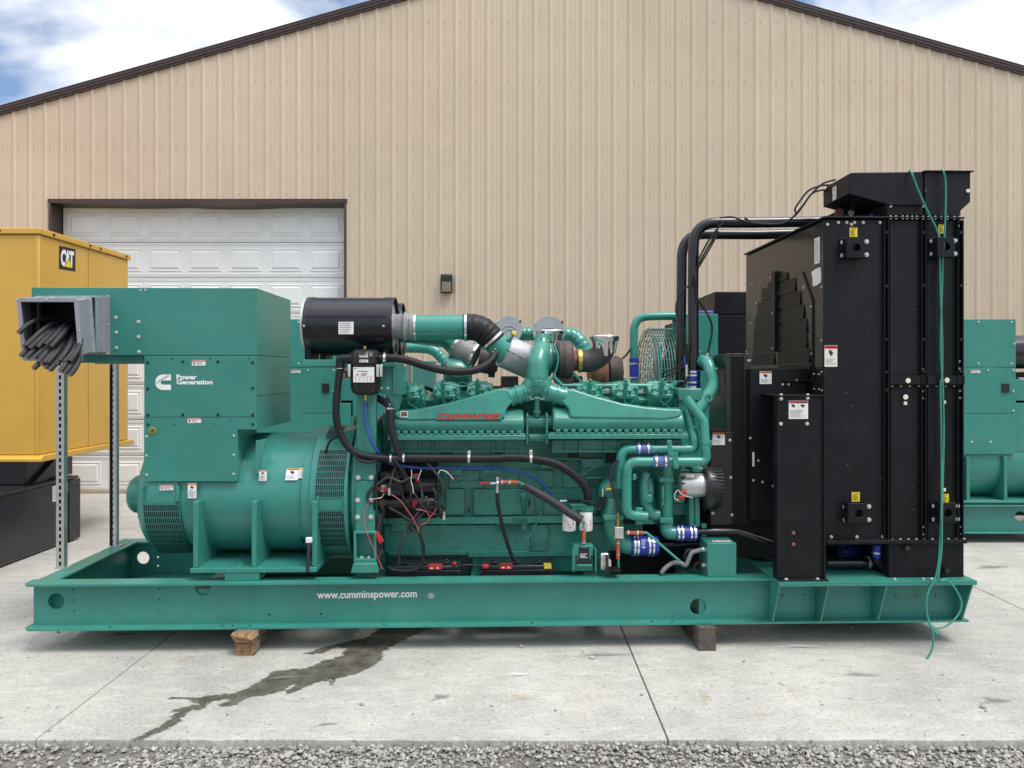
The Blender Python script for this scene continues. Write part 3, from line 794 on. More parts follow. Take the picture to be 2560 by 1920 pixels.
# ================================================================== THE GENERATOR SET
gen = thing('generator_set', 'nearest green diesel generator set, on a green skid with tall black radiator', 'generator', (0,0,0), TH)
ZT, ZB = .446, .150; VC = .57; VR = 1.10          # top and underside of the skid, centre line, rear rail
uL, uR = G(84, 1500, 0).x, G(2404, 1500, 0).x
# ---- skid
sk = MB()
def zcirc(fn, x, y, r, v, n=22):
    c_ = fn(x, y, v); return circ(c_.x, c_.z, r, n)
holes = [zcirc(B, 407, 1173, .052, 0), zcirc(B, 1477, 1075, .051, 0), zcirc(E5, 1373, 1485, .022, 0, 16), zcirc(E6, 1043, 1337, .0175, 0, 14), zcirc(E6, 1607, 1577, .053, 0)]
for fn, x, y in ((B,532,1088),(B,540,1165),(B,540,1245),(B,602,1196),(B,1160,1083),(B,1160,1161),(B,1160,1239),(B,1960,1048),(B,1960,1271),(E5,420,1372),(E5,420,1641)):
    holes.append(zcirc(fn, x, y, .0075 if y != 1196 else .004, 0, 8))
sk.plate([(uL, ZB+.012), (uR, ZB+.012), (uR, ZT-.012), (uL, ZT-.012)], holes, 'v', 0, .012)
holes_r = [zcirc(B, 1040, 858, .050, VR), zcirc(B, 1147, 853, .009, VR, 8), zcirc(B, 1147, 916, .009, VR, 8)]
for px in (1515, 1680): holes_r.append(zcirc(lambda x, y, v: G(x, y, v), px, 1410, .05, VR, 16))
sk.plate([(uL, ZB+.012), (uR, ZB+.012), (uR, ZT-.012), (uL, ZT-.012)], holes_r, 'v', VR, VR+.012)
for v0, v1, s_ in ((-.072, .050, -1), (VR-.04, VR+.082, 1)):
    for z0, z1, e in ((ZT-.013, ZT, -.032), (ZB, ZB+.013, -.030)):
        a, b_ = (v0, v1)
        sk.prism([(uL+e, a if s_ > 0 else a+.035), (uL+e+.035, a), (uR, a), (uR+.0, b_), (uL+e+.03, b_), (uL+e, b_)], 'z', z0, z1)
for uu in (uL+.055, uR-.06):
    sk.box((uu, .0125, ZB+.013), (uu+.012, VR-.0005, ZT-.013))
    sk.box((uu-.055, .0505, ZT-.0128), (uu+.075, VR-.0405, ZT-.0002)); sk.box((uu-.055, .0505, ZB+.0002), (uu+.075, VR-.0405, ZB+.0128))
for px in (560, 900, 1180, 1480, 1700, 1900):
    uu = G(px, 1500, .5).x; sk.box((uu, .0125, ZB+.02), (uu+.10, VR-.0005, ZT-.06))
skid = sk.build('skid_frame', 'green_frame', gen, bevel=.002, smooth=30)
br = MB(); a = G(300, 1470, .2); 
br.box((uL+.15, .03, ZB+.02), (G(560,1500,.5).x, VR-.03, ZB+.028)); br.build('drip_plate', 'green_frame', skid, smooth=0)
for fn, x, y, r in ((E5, 1373, 1485, .0225), (E6, 1043, 1337, .018)):
    p = fn(x, y, 0); mb = MB(); mb.lathe([(0, r*.98), (.003, r*.98)], (p.x, .0045, p.z), (0,1,0), 20); mb.build('lit_ground_disc', 'insulation', skid)  # pale disc stands in for the lit ground seen through the hole
tm = MB(); a, b_ = E5(390, 1521, -.001), E5(1253, 1462, -.001)
put_text(tm, 'www.cumminspower.com', lambda s_, t: (a.x+(b_.x-a.x)*s_, -.0022, a.z-.006 + .062*t + .004*s_), 0, .026)
tm.build('web_address_lettering', 'lettering_white', skid, smooth=0)
for px in (275, 555, 581, 625, 960, 1330, 1630, 1680): bolt(skid, G(px, 1552 if px < 900 else 1545, -.045) * 1, .008, 'bolt_black', 'z').location.z = ZB+.0135
# outriggers that carry the radiator
og = MB(); VO = -.20
o0, o1 = R8(430, 1482, VO), R8(1872, 1470, VO)
og.box((o0.x, VO, ZT+.0005), (o1.x, VR+.2, ZT+.0145))
og.box((o0.x, VO, ZT-.014), (o1.x, VO+.012, ZT+.0003))
gus = [R8(430,1490,VO).x+.005, R8(795,1490,VO).x, R8(1222,1490,VO).x, R8(1862,1490,VO).x-.012]
for g_ in gus:
    og.prism([(VO+.014, ZT-.001), (-.0006, ZT-.001), (-.0006, ZB+.014), (-.075, ZB+.014)], 'u', g_, g_+.011)
    og.prism([(VR+.19, ZT-.001), (VR+.013, ZT-.001), (VR+.013, ZB+.014), (VR+.08, ZB+.014)], 'u', g_, g_+.011)
for i in (0, 2): og.box((gus[i]+.0115, -.009, ZB+.05), (gus[i+1]-.0005, -.0005, ZT-.03))
og.build('outrigger', 'green_frame', skid, bevel=.002, smooth=0)
for x, y in ((462,1597),(610,1597),(1282,1598),(1427,1598),(1574,1598)): bolt(skid, R8(x, y, -.0095), .012, 'green_frame', '-v')
for x in (482, 710, 1268, 1477, 1748):
    p = R8(x, 1500, VO+.06); bolt(skid, (p.x, VO+.06, ZT-.001), .010, 'bolt_black', '-z')

# ---- alternator
ZC = .945; VCA = .49
def uu(fn, x, v=.3): return fn(x, 900, v).x
al = MB(); ua, ub, uc, ud, ue = uu(B,945,.42), uu(B,1020,.22), uu(B,1400), uu(E5,362), uu(E5,722)
al.lathe([(0,.418),(ud-uc,.418)], (uc,VCA,ZC), (1,0,0), 64)
alt = al.build('alternator', 'green_sheet', gen, smooth=40)
eb = MB(); eb.lathe([(0,.30),(.012,.345),(.035,.385),(.08,.415),(.125,.430),(.30,.434),(uc-ub-.0,.434),(uc-ub,.424),(uc-ub+.012,.424)], (ub,VCA,ZC), (1,0,0), 64)
eb.build('end_bell', 'green_sheet', alt, smooth=30)
ec = MB(); ec.lathe([(0,.085),(.008,.118),(.03,.132),(ub-ua+.01,.135)], (ua,VCA-.02,ZC-.015), (1,0,0), 40); ec.build('bearing_cover', 'green_sheet', alt, smooth=30)
ad = MB(); ad.lathe([(-.02,.425),(-.02,.445),(.012,.448),(.03,.452),(.04,.468),(ue-ud-.02,.470),(ue-ud-.02,.485),(ue-ud,.485)], (ud,VCA,ZC), (1,0,0), 64)
ad.build('drive_end_adapter', 'green_sheet', alt, smooth=30)
def grille(u0, u1, a0, a1, r, nu, na, name='ventilation_grille'):
    mb = MB(); K = 14
    def P(u, a, rr): return (u, VCA - rr*math.cos(R(a)), ZC + rr*math.sin(R(a)))
    v, f = [], []
    for k in range(K+1):
        a = a0 + (a1-a0)*k/K; v += [P(u0, a, r+.0015), P(u1, a, r+.0015)]
    for k in range(K): f.append((2*k, 2*k+1, 2*k+3, 2*k+2))
    mb.add(v, f, 1)
    def strip(ul, uh, al_, ah, K2, rr, m=0):
        v, f = [], []
        for k in range(K2+1):
            a = al_ + (ah-al_)*k/K2; v += [P(ul, a, rr), P(uh, a, rr), P(uh, a, rr-.006), P(ul, a, rr-.006)]
        for k in range(K2):
            for q in range(4): f.append((4*k+q, 4*k+(q+1) % 4, 4*k+4+(q+1) % 4, 4*k+4+q))
        mb.add(v, f, m)
    for i in range(nu+1):
        u = u0 + (u1-u0)*i/nu; strip(u-.0015, u+.0015, a0, a1, K, r+.006)
    for j in range(na+1):
        a = a0 + (a1-a0)*j/na; strip(u0, u1, a-.24, a+.24, 1, r+.0075)
    return mb.build(name, ['green_sheet', 'core_dark'], alt, smooth=0)
grille(uu(B,1095,.15), uu(B,1372,.2), -66, -2, .434, 18, 11)
grille(uu(E5,432,.2), uu(E5,672,.2), 4, 44, .470, 15, 8)
grille(uu(E5,436,.2), uu(E5,676,.2), -42, -7, .470, 15, 7)
grille(uu(E5,480,.3), uu(E5,600,.3), 58, 84, .470, 8, 5)
# hinged cover clips
def onbarrel(u, a, r): return Vector((u, VCA - r*math.cos(R(a)), ZC + r*math.sin(R(a))))
for (x, a) in ((1083, 5), (1340, 5)):
    u = uu(B, x, .15); cl = MB(); cl.box(onbarrel(u-.009, a-4, .446), onbarrel(u+.009, a+9, .430)); cl.build('cover_clip', 'green_sheet', alt, bevel=.002)
for (x, a) in ((428, -2), (650, -2)):
    u = uu(E5, x, .12); cl = MB(); cl.box(onbarrel(u-.008, a-7, .484), onbarrel(u+.008, a+7, .466)); cl.build('cover_clip', 'green_sheet', alt, bevel=.002)
ft = MB(); f0, f1 = uu(B,1395,0), uu(E5,398,0)
ft.box((f0, -.03, .500), (f1, VC*2+.03, .530))
for px in (490, 636, 787):
    x0 = G(px-6, 1300, 0).x; 
    ft.prism([(-.01,.5305),(-.01,.955),(.03,.96),(.09,.955),(.15,.72),(.32,.53)], 'u', x0, x0+.032)
    ft.prism([(2*VC+.01,.5305),(2*VC+.01,.955),(2*VC-.15,.955),(2*VC-.25,.66),(2*VC-.45,.53)], 'u', x0, x0+.032)
ft.build('foot', 'green_sheet', alt, bevel=.003, smooth=20)
for va, vb in ((-.025, .12), (2*VC-.12, 2*VC+.025)):
    pd = MB(); x0 = G(565, 1420, 0).x; x1 = G(651, 1420, 0).x
    pd.box((x0, va, ZT+.0005), (x1, vb, .4995)); pd.build('mounting_pad', 'green_frame', alt, bevel=.003)
bolt(alt, (G(600,1395,.03).x, .04, .530), .022, 'green_frame', 'z')
# lifting lug
lg = MB(); q0, q1, q2, q3 = A(1845,1590,.06), A(1855,1345,.06), A(1930,1335,.06), A(1880,1590,.06)
lg.prism([(q0.x, q0.z), (q3.x, q3.z), (q2.x-.03, q2.z-.12), (q2.x, q2.z), (q1.x, q1.z)], 'v', .075, .10)
lg.build('lifting_lug', 'green_sheet', alt, bevel=.004)
decal_f(alt, B, 1885, 220, 1942, 297, .075, 'tall')
decal_f(alt, B, 1367, 315, 1430, 423, .048, 'tall')
decal_f(alt, B, 1163, 326, 1261, 365, .048, 'danger')
def tilt_decal(fn, x0, y0, x1, y1, a, r, style):
    p = fn(x0, y1, VCA - r*math.cos(R(a))); q = fn(x1, y0, VCA - r*math.cos(R(a)))
    nrm = Vector((0, -math.cos(R(a)), math.sin(R(a)))); ez = Vector((0, math.sin(R(a)), math.cos(R(a))))
    c_ = onbarrel(p.x, a, r+.004); h = (q.z-p.z)/math.cos(R(a))
    decal(alt, 'warning_label', c_ - ez*h*.5, (1,0,0), ez, q.x-p.x, h, nrm, style)
tilt_decal(E5, 122, 318, 230, 415, 24, .422, 'warn'); tilt_decal(E5, 234, 316, 370, 398, 25, .422, 'caution')

# ---- terminal cabinet above the alternator
VF = .06; VK = .84
ca = MB(); T0, T1 = A(229, 228, VF), A(1869, 722, VF); L0, L1 = A(1047, 724, VF), A(1869, 1264, VF)
ca.box((T0.x, VF, T1.z), (T1.x, VK, T0.z))
cabinet = ca.build('terminal_cabinet', 'green_sheet', gen, bevel=.003, smooth=0)
cb = MB(); cb.box((L0.x, VF+.003, L1.z), (L1.x-.001, VK-.002, T1.z-.002)); cb.build('cabinet_body', 'green_sheet', cabinet, bevel=.003, smooth=0)
def panel_f(parent, fn, x0, y0, x1, y1, v, t=.004, mat='green_sheet', name='access_panel'):
    p, q = fn(x0, y0, v), fn(x1, y1, v); mb = MB(); mb.box((p.x, v, q.z), (q.x, v+t, p.z)); return mb.build(name, mat, parent, bevel=.0015, smooth=0)
panel_f(cabinet, A, 1052, 733, 1866, 1170, VF-.003, .0055)
st = MB(); pz = [A(x, y, VF-.004) for x, y in ((1047,1177),(1866,1177),(1866,1262),(1728,1262),(1728,1640),(1047,1640))]
st.prism([(p.x, p.z) for p in pz], 'v', VF-.003, VF+.0025); st.build('access_panel', 'green_sheet', cabinet, bevel=.0015, smooth=0)
lo = MB(); p, q = A(1050,1266,VF), A(1724,1638,VF); lo.box((p.x, VF+.004, q.z), (q.x, .45, p.z-.002)); lo.build('lower_box', 'green_sheet', cabinet, bevel=.002, smooth=0)
p = A(1869, 1010, VF); ln = MB(); ln.box((p.x-.0005, VF+.005, p.z-.003), (p.x+.003, VK-.01, p.z+.002)); ln.build('seam_strip', 'green_sheet', cabinet)
for x, y in ((1075,775),(1330,770),(1585,770),(1838,775),(1075,966),(1838,962),(1076,1158),(1331,1156),(1586,1156),(1839,1155),(1077,1228),(1840,1224)): bolt(cabinet, A(x, y, VF-.003), .010, 'bolt_black')
for x, y in ((1066,1312),(1702,1307),(1066,1452),(1701,1446),(1067,1592),(1700,1586)): bolt(cabinet, A(x, y, VF-.003), .009, 'bolt_zinc')
for x, y in ((843,448),(846,556),(847,668),(1007,478),(1008,587),(1012,696)): bolt(cabinet, A(x, y, VF), .0125, 'bolt_zinc')
for x, y in ((1023,247),(1058,247)): bolt(cabinet, A(x, y, VF), .007, 'bolt_zinc')
for x, y in ((1255,747),(1533,747),(1810,747),(1270,1226),(1555,1224),(1678,1195)): bolt(cabinet, A(x, y, VF-.003), .005, 'bolt_black')
for px in (180, 290, 450, 610): bolt(cabinet, (G(px, 718, VF).x, VF+.03, T0.z), .008, 'bolt_zinc', 'z')
sg = MB(); p = A(1113, 1270, VF-.003); sg.lathe([(0,.024),(.006,.024),(.007,.016)], p, (0,-1,0), 24); sg.build('sight_ring', 'brass', cabinet)
sg = MB(); sg.cyl(p+Vector((0,-.0075,0)), p+Vector((0,-.0085,0)), .014, n=18); sg.build('sight_glass', 'sight_glass', cabinet)
decal_f(cabinet, A, 1397, 757, 1496, 797, VF-.003, 'danger'); decal_f(cabinet, A, 1365, 1177, 1463, 1215, VF-.003, 'danger')
# printed emblem: a white C with a band of script across it, and two words
lgm = MB(); v = VF-.0045
def cpt(a, b_): q = A(1129+115*a, 975-113*b_, v); return (q.x, v, q.z)
oc = [cpt(1,1), cpt(.56,1)] + [cpt(.5-.5*math.cos(R(t))*1.0, .5+.5*math.sin(R(t))) for t in range(100, -101, -12)][0:0]
arc_o = [(.5-.5*math.cos(R(t)), .5+.5*math.sin(R(t))) for t in range(84, -85, -8)]
arc_i = [(.52-.17*math.cos(R(t)), .48+.135*math.sin(R(t))) for t in range(84, -85, -12)]
pts_o = [(1,1)] + arc_o + [(1,0)]; pts_i = [(1,.615)] + arc_i + [(1,.345)]
loop = pts_o + list(reversed(pts_i))
tess = geometry.tessellate_polygon([[Vector((a, b_, 0)) for a, b_ in loop]])
lgm.add([cpt(*q) for q in loop], [tuple(t) for t in tess], 0)
put_text(lgm, 'Cummins', lambda a, b_: (lambda q: (q[0], v-.0006, q[2]))(cpt(.03 + .87*a - .10*b_, .36 + .53*a + .13*b_)), 1, .008)
put_text(lgm, 'Power', lambda a, b_: (lambda q: (q.x, v, q.z))(A(1284+147*a, 900-38*b_, v)), 0, .034)
put_text(lgm, 'Generation', lambda a, b_: (lambda q: (q.x, v, q.z))(A(1284+263*a, 935-36*b_, v)), 0, .034)
lgm.fix = False
lgm.build('printed_emblem', ['lettering_white', 'decal_green'], cabinet, smooth=0)

# ---- grey cable duct on the cabinet, bent towards the camera
VM = VF - .355
du = MB()
def shell(mb, ring0, ring1, t=0.0, m=0):
    v = ring0 + ring1; n = len(ring0)
    mb.add(v, [(i, (i+1) % n, (i+1) % n+n, i+n) for i in range(n)], m)
rb = [A(x, y, VF-.004) for x, y in ((300,300),(770,296),(772,700),(300,705))]
vm1 = VF-.115; rb2 = [A(x, y, vm1) for x, y in ((268,302),(688,300),(690,692),(268,697))]
shell(du, [vec(p) for p in rb], [vec(p) for p in rb2])
vm2 = VF-.15; rf2 = [A(x, y, vm2) for x, y in ((205,312),(655,310),(683,690),(240,712))]
rf3 = [A(x, y, VM) for x, y in ((148,333),(540,333),(572,725),(188,735))]
rf3o = [A(x, y, VM) for x, y in ((118,308),(566,308),(603,762),(162,762))]
shell(du, rf2, rf3); shell(du, rb2, rf2, m=1)
du.fix = True
dk = MB(); dk.box((rb[0].x+.004, VF-.0055, rb[2].z+.004), (rb[1].x-.004, VF-.0015, rb[0].z-.004))
duct = du.build('cable_duct', ['grey_duct', 'rubber'], gen, smooth=0)
sd_ = duct.modifiers.new('thick', 'SOLIDIFY'); sd_.thickness = .004; sd_.offset = 0
dk.build('duct_shade_plate', 'core_dark', duct, smooth=0)  # dark plate over the cabinet face imitates a shaded duct interior
def frame_ring(inner, outer, t, name, mat):
    mb = MB(); n = 4; o2 = [vec(p) for p in outer]; i2 = [vec(p) for p in inner]; d = Vector((0, t, 0))
    v = o2 + i2 + [p+d for p in o2] + [p+d for p in i2]; f = []
    for k in range(n):
        k2 = (k+1) % n
        f += [(k, k2, n+k2, n+k), (2*n+k2, 2*n+k, 3*n+k, 3*n+k2), (k2, k, 2*n+k, 2*n+k2), (n+k, n+k2, 3*n+k2, 3*n+k)]
    mb.add(v, f); mb.fix = True; return mb.build(name, mat, duct, smooth=0)
frame_ring(rf3, rf3o, .004, 'duct_flange', 'grey_duct')
frame_ring(rb, [A(x, y, VF-.005) for x, y in ((272,292),(797,287),(801,718),(275,722))], .004, 'duct_flange', 'grey_duct')
frame_ring([p.lerp(sum(rb2, Vector())/4, .03) for p in rb2], [p + (p - sum(rb2, Vector())/4)*.06 for p in rb2], .018, 'duct_seam', 'galv_edge')
frame_ring([p.lerp(sum(rf2, Vector())/4, .03) for p in rf2], [p + (p - sum(rf2, Vector())/4)*.06 for p in rf2], -.016, 'duct_seam', 'galv_edge')
for x, y, v in ((340,317,VM),(122,315,VM),(558,317,VM),(577,540,VM),(592,755,VM),(785,292,VF-.006),(787,500,VF-.006),(788,708,VF-.006)): bolt(duct, A(x, y, v-.001), .0065, 'bolt_zinc')
for x, y in ((632,371),(645,513),(657,653)): bolt(duct, A(x-3, y, vm2-.03), .007, 'bolt_zinc', 'u')
for x, y in ((702,348),(702,488),(702,628)): bolt(duct, A(x-8, y, vm1+.02), .007, 'bolt_zinc', 'u')
ends = [(137,560),(233,610),(198,648),(173,663),(224,668),(280,658),(340,640),(378,655),(153,728),(192,742),(250,740),(297,740),(245,820),(287,765),(305,790),(330,770),(332,815),(362,832),(412,787),(440,755),(475,765),(513,760),(437,840),(470,855),(507,868),(355,770)]
for i, (x, y) in enumerate(ends):
    row = max(0, min(1, (y-560)/300)); ct = (x-137)/376
    e = A(x, y, VM - .03 - .09*row - random.uniform(0, .02))
    S_ = A(x*.32 + 440, 480 + 95*row + random.uniform(-12, 12), VF - .04)
    c1 = S_.lerp(e, .30) + Vector((-.02, 0, .055)); c2 = e + Vector((.050 + .02*random.random(), .075, .105 + .02*random.random()))
    pts = [S_*(1-t)**3 + c1*3*t*(1-t)**2 + c2*3*t*t*(1-t) + e*t**3 for t in [k/16 for k in range(17)]]
    cbm = MB(); cbm.tube(pts, .0150, 12)
    d = (pts[-1]-pts[-2]).normalized()
    o = cbm.build('power_cable', 'cable_grey', gen, smooth=50)
    tip = MB(); tip.lathe([(0,.0128),(.0015,.0128)], pts[-1], d, 10); tip.build('insulation_rim', 'insulation', o, smooth=0)
    tip = MB(); tip.lathe([(0.001,.0100),(.004,.0095)], pts[-1], d, 8); tip.build('copper_end', 'copper', o, smooth=0)
# ---- slotted posts under the overhanging box
for va in (VF+.05, VK-.10):
    ub_ = MB(); ub_.box((T0.x+.03, va, T1.z-.05), (A(1047,735,VF).x, va+.04, T1.z-.0005)); ub_.build('under_rail', 'green_frame', cabinet, bevel=.002)
def post(px_c, base_py, v, w, top, face):
    bp_ = G(px_c, base_py, v); mb = MB(); x = bp_.x; z0 = ZT+.001; zt = top; W2 = w/2; t = .0025; dp = .041
    mb.box((x-W2, v, z0), (x-W2+t, v+dp, zt)); mb.box((x+W2-t, v, z0), (x+W2, v+dp, zt))
    if face:     # slots face the camera
        mb.box((x-W2+t, v, z0), (x-.0075, v+t, zt)); mb.box((x+.0075, v, z0), (x+W2-t, v+t, zt))
        z = z0
        while z < zt:
            mb.box((x-.0075, v, z), (x+.0075, v+t, min(zt, z+.020))); z += .0475
        mb.box((x-W2+t, v+dp-t, z0), (x+W2-t, v+dp, zt), 1)
    else:
        mb.box((x-W2+t, v+dp-t, z0), (x+W2-t, v+dp, zt), 1); mb.box((x+.004, v, z0), (x+W2-t, v+t, zt), 0); mb.box((x-W2+t, v+.018, z0), (x+.003, v+.020, zt), 1)
        z = z0
        while z < zt: mb.box((x-.002, v+.002, z), (x+.0035, v+.004, min(zt, z+.030)), 0); z += .0475
    mb.box((x-W2-.01, v-.005, z0-.0005), (x+W2+.03, v+dp+.01, z0+.005))
    mb.build('support_post', ['steel_zinc', 'core_dark'], gen, smooth=0)
    return x
post(150, 1421, G(150,1421,.30).y, .054, T1.z-.05, True)
post(282, 1368, .92, .054, T1.z-.05, False)

# ------------------------------------------------------------------ ENGINE
def pipe(name, pts, r, mat, parent=gen, n=16, label=None):
    mb = MB(); mb.tube(pts, r, n); o = mb.build(name, mat, parent, smooth=50)
    if label: o['label'] = label
    return o
def V3(fn, *pts): return [fn(x, y, v) for x, y, v in pts]
def band(parent, p, d, r, w=.012, mat='steel_bright', name='hose_clamp', screw=True):
    d = vec(d).normalized(); mb = MB(); p = vec(p)
    mb.lathe([(-w/2, r), (-w/2, r+.0022), (w/2, r+.0022), (w/2, r)], p, d, 24, cap=False)
    if screw:
        q = p + Vector((0, -.3, 1)).normalized()*(r+.004); mb.cyl(q - d*.0 + Vector((0, .012, 0)), q + Vector((0, -.014, 0)), .005, n=8)
    mb.fix = True
    return mb.build(name, mat, parent, smooth=40)
def ribbed(pts, r, pitch, amp):
    out_p, out_r = [], []
    pts = [vec(p) for p in pts]; acc = 0
    for i in range(len(pts)-1):
        L_ = (pts[i+1]-pts[i]).length; n = max(1, int(L_/(pitch/4)))
        for k in range(n):
            out_p.append(pts[i].lerp(pts[i+1], k/n)); s_ = acc + L_*k/n
            out_r.append(r + amp*math.cos(2*math.pi*s_/pitch))
        acc += L_
    out_p.append(pts[-1]); out_r.append(r); return out_p, out_r
def ribbed_pipe(name, pts, r, mat, parent=gen, pitch=.012, amp=.0012, n=14):
    p, rr = ribbed(pts, r, pitch, amp); mb = MB(); mb.tube(p, rr, n); return mb.build(name, mat, parent, smooth=60)
def poly_v(fn, pts, v): return [(q.x, q.z) for q in (fn(x, y, v) for x, y in pts)]
def boxf(fn, x0, y0, x1, y1, v0, v1, name, mat, parent, bevel=.003, ref=None):
    ref = v0 if ref is None else ref
    p, q = fn(x0, y0, ref), fn(x1, y1, ref); mb = MB(); mb.box((p.x, v0, q.z), (q.x, v1, p.z)); return mb.build(name, mat, parent, bevel=bevel, smooth=30)

# block
e0, e1 = E5(930, 400, .25).x, E4(1850, 1400, .25).x
bk = MB()
zb0, zb1 = E5(1500, 870, .25).z, E3(1500, 1230, .3).z
bk.box((e0, .38, zb0), (e1, 2*VC-.38, zb1))
bk.prism([(.385, zb1), (.30, zb1+.10), (.50, zb1+.16), (.64, zb1+.16), (.84, zb1+.10), (.755, zb1)], 'u', e0+.02, e1-.02)
block = bk.build('engine_block', 'green_engine', gen, bevel=.006, smooth=30)
# ribbed water jacket under the charge coolers
for fn, xa, xb, ribs in ((E3, 1025, 2180, (1280,1385,1590,1705,1915,2020)), (E4, 690, 1810, (815,935,1150,1275,1480,1600))):
    boxf(fn, xa, 1452, xb, 1535, .185, .40, 'water_jacket', 'green_engine', block, .004)
    boxf(fn, xa, 1535, xb, 1560, .170, .40, 'jacket_rail', 'green_engine', block, .004)
    for x in ribs:
        boxf(fn, x-9, 1453, x+9, 1560, .160, .19, 'jacket_rib', 'green_engine', block, .004)
        mb = MB(); p = fn(x, 1545, .165); mb.cyl(p, p + Vector((0,-.02,0)), .013, .011, 12); mb.build('boss', 'green_engine', block, bevel=.002)
for x, r in ((1665,.014),(1800,.014),(1500,.009),(2130,.009)):
    mb = MB(); p = E3(x, 1540, .165); mb.lathe([(0,r),(.012,r),(.012,r*.5),(.004,r*.5)], p, (0,-1,0), 14); mb.build('threaded_boss', 'green_engine', block)
# side of the crankcase: ledges and bolted inspection covers
boxf(E5, 940, 812, 2212, 862, .31, .42, 'crankcase_ledge', 'green_engine', block, .003)
boxf(E6, 0, 800, 800, 855, .31, .42, 'crankcase_ledge', 'green_engine', block, .003)
def cover(fn, x0, y0, x1, y1, v=.345, bolts=()):
    o = boxf(fn, x0, y0, x1, y1, v, v+.05, 'inspection_cover', 'green_engine', block, .003)
    p, q = fn(x0, y0, v), fn(x1, y1, v)
    for a, b_ in ((.08,.08),(.5,.06),(.92,.08),(.92,.5),(.92,.93),(.5,.94),(.08,.93),(.08,.5)):
        bolt(block, (p.x+(q.x-p.x)*a, v, p.z+(q.z-p.z)*b_), .008, 'green_engine')
cover(D1, 1190, 460, 1440, 815); cover(D1, 1575, 460, 2215, 815); cover(D2, 0, 460, 525, 815, .3452); cover(D2, 665, 450, 1400, 815)
boxf(D1, 1365, 345, 1700, 440, .355, .40, 'inspection_cover', 'green_engine', block)
boxf(D1, 1230, 200, 1650, 440, .362, .40, 'inspection_cover', 'green_engine', block)
boxf(D2, 330, 200, 790, 440, .355, .40, 'inspection_cover', 'green_engine', block); boxf(D2, 935, 225, 1280, 440, .355, .40, 'inspection_cover', 'green_engine', block)
mb = MB(); p = D1(1505, 752, .378); mb.lathe([(0,.0055+.004),(.004,.0095),(.004,.005)], p, (0,-1,0), 14); mb.build('plug', 'rubber', block)
for fn, x0, x1, y0, y1 in ((E6,498,582,232,292),(E6,826,902,232,330),(E3,1450,1560,1565,1600),(E3,1920,1990,1562,1600)):
    boxf(fn, x0, y0, x1, y1, .30, .33, 'jacket_gap_shade', 'core_dark', block, .002)  # solid dark boxes imitate the shade in the gaps below the jacket
for fn, x0, x1, y0, y1 in ((E6,250,480,330,380),(E6,600,800,300,375),(E5,1480,1640,395,440),(E5,1820,1990,395,440),(E6,640,860,455,475)):
    boxf(fn, x0, y0, x1, y1, .29, .39, 'block_bracket', 'green_engine', block, .004); bolt(block, fn((x0+x1)/2, (y0+y1)/2, .289), .012, 'green_engine')
for k in range(7): boxf(E5, 1030+170*k, 585, 1042+170*k, 812, .352, .39, 'block_rib', 'green_engine', block, .003)
for pts in ([(20,330),(160,340),(260,300),(420,300),(590,305),(630,360),(610,420)], [(440,520),(560,470),(700,380),(880,340)], [(100,1010),(150,970),(200,880),(260,760)]):
    pipe('oil_line', cr([E6(x, y, .27) for x, y in pts], 5), .0045, 'green_pipe', block, 8)
# oil filler
mb = MB(); p = D2(375, 700, .3); q = D2(372, 560, .26); mb.tube([D2(390,780,.36), D2(385,700,.30), q], .018, 14); mb.cyl(q, q+Vector((-.002,-.004,.022)), .022, n=16); mb.build('oil_filler', 'green_engine', block, bevel=.002)
mb = MB(); mb.cyl(D2(460,600,.3), D2(460,700,.3), .005, n=8); mb.build('dipstick', 'rubber', block)
# oil pan
pn = MB(); z0, z1 = E5(1500, 1105, .36).z, E5(1500, 872, .36).z
u0, u1 = E5(970, 1000, .36).x, E6(1130, 1000, .36).x
pn.box((u0, .36, z0), (u1, 2*VC-.36, z1))
pan = pn.build('oil_pan', 'green_engine', gen, bevel=.004)
for fn, xa, ya, xb, yb in ((E5, 1000, 1100, 1690, 1132),):
    boxf(fn, xa, ya, xb, yb, .335, .40, 'pan_flange', 'green_engine', pan)
boxf(E5, 1695, 1105, 2212, 1148, .335, .40, 'pan_flange', 'green_engine', pan); boxf(E6, 140, 1105, 830, 1142, .335, .40, 'pan_flange', 'green_engine', pan)
boxf(E5, 1735, 1148, 2212, 1280, .37, .8, 'lower_sump', 'green_engine', pan); boxf(E6, 140, 1142, 560, 1270, .37, .8, 'lower_sump', 'green_engine', pan)
boxf(E5, 1030, 860, 1280, 930, .33, .40, 'pan_pad', 'green_engine', pan); boxf(E5, 1945, 850, 2200, 920, .325, .40, 'pan_pad', 'green_engine', pan)
boxf(D2, 10, 920, 375, 1035, .325, .40, 'pan_pad', 'green_engine', pan)
pp = boxf(D2, 490, 950, 715, 1315, .335, .37, 'bracket_plate', 'green_engine', pan)
for y in (995,1105,1150,1210,1250): bolt(pan, D2(528, y, .3345), .005, 'bolt_black')
bolt(pan, D2(675,1175,.3345), .015, 'green_engine'); bolt(pan, D2(680,1255,.3345), .009, 'green_engine')
for i in range(9): bolt(pan, E5(1070+72*i, 1136, .35), .006, 'green_engine', '-z')
for i in range(7): bolt(pan, E5(1745+75*i, 1150, .35), .006, 'green_engine', '-z')
for i in range(8): bolt(pan, E6(180+80*i, 1144, .35), .006, 'green_engine', '-z')
for i in range(10): bolt(pan, E5(1360+86*i, 880, .35), .006, 'green_engine', '-z')
# louvred heat shield seen under the pan
hs = boxf(E5, 1318, 1130, 1560, 1235, .55, .57, 'heater_core', 'aluminium_cast', gen)

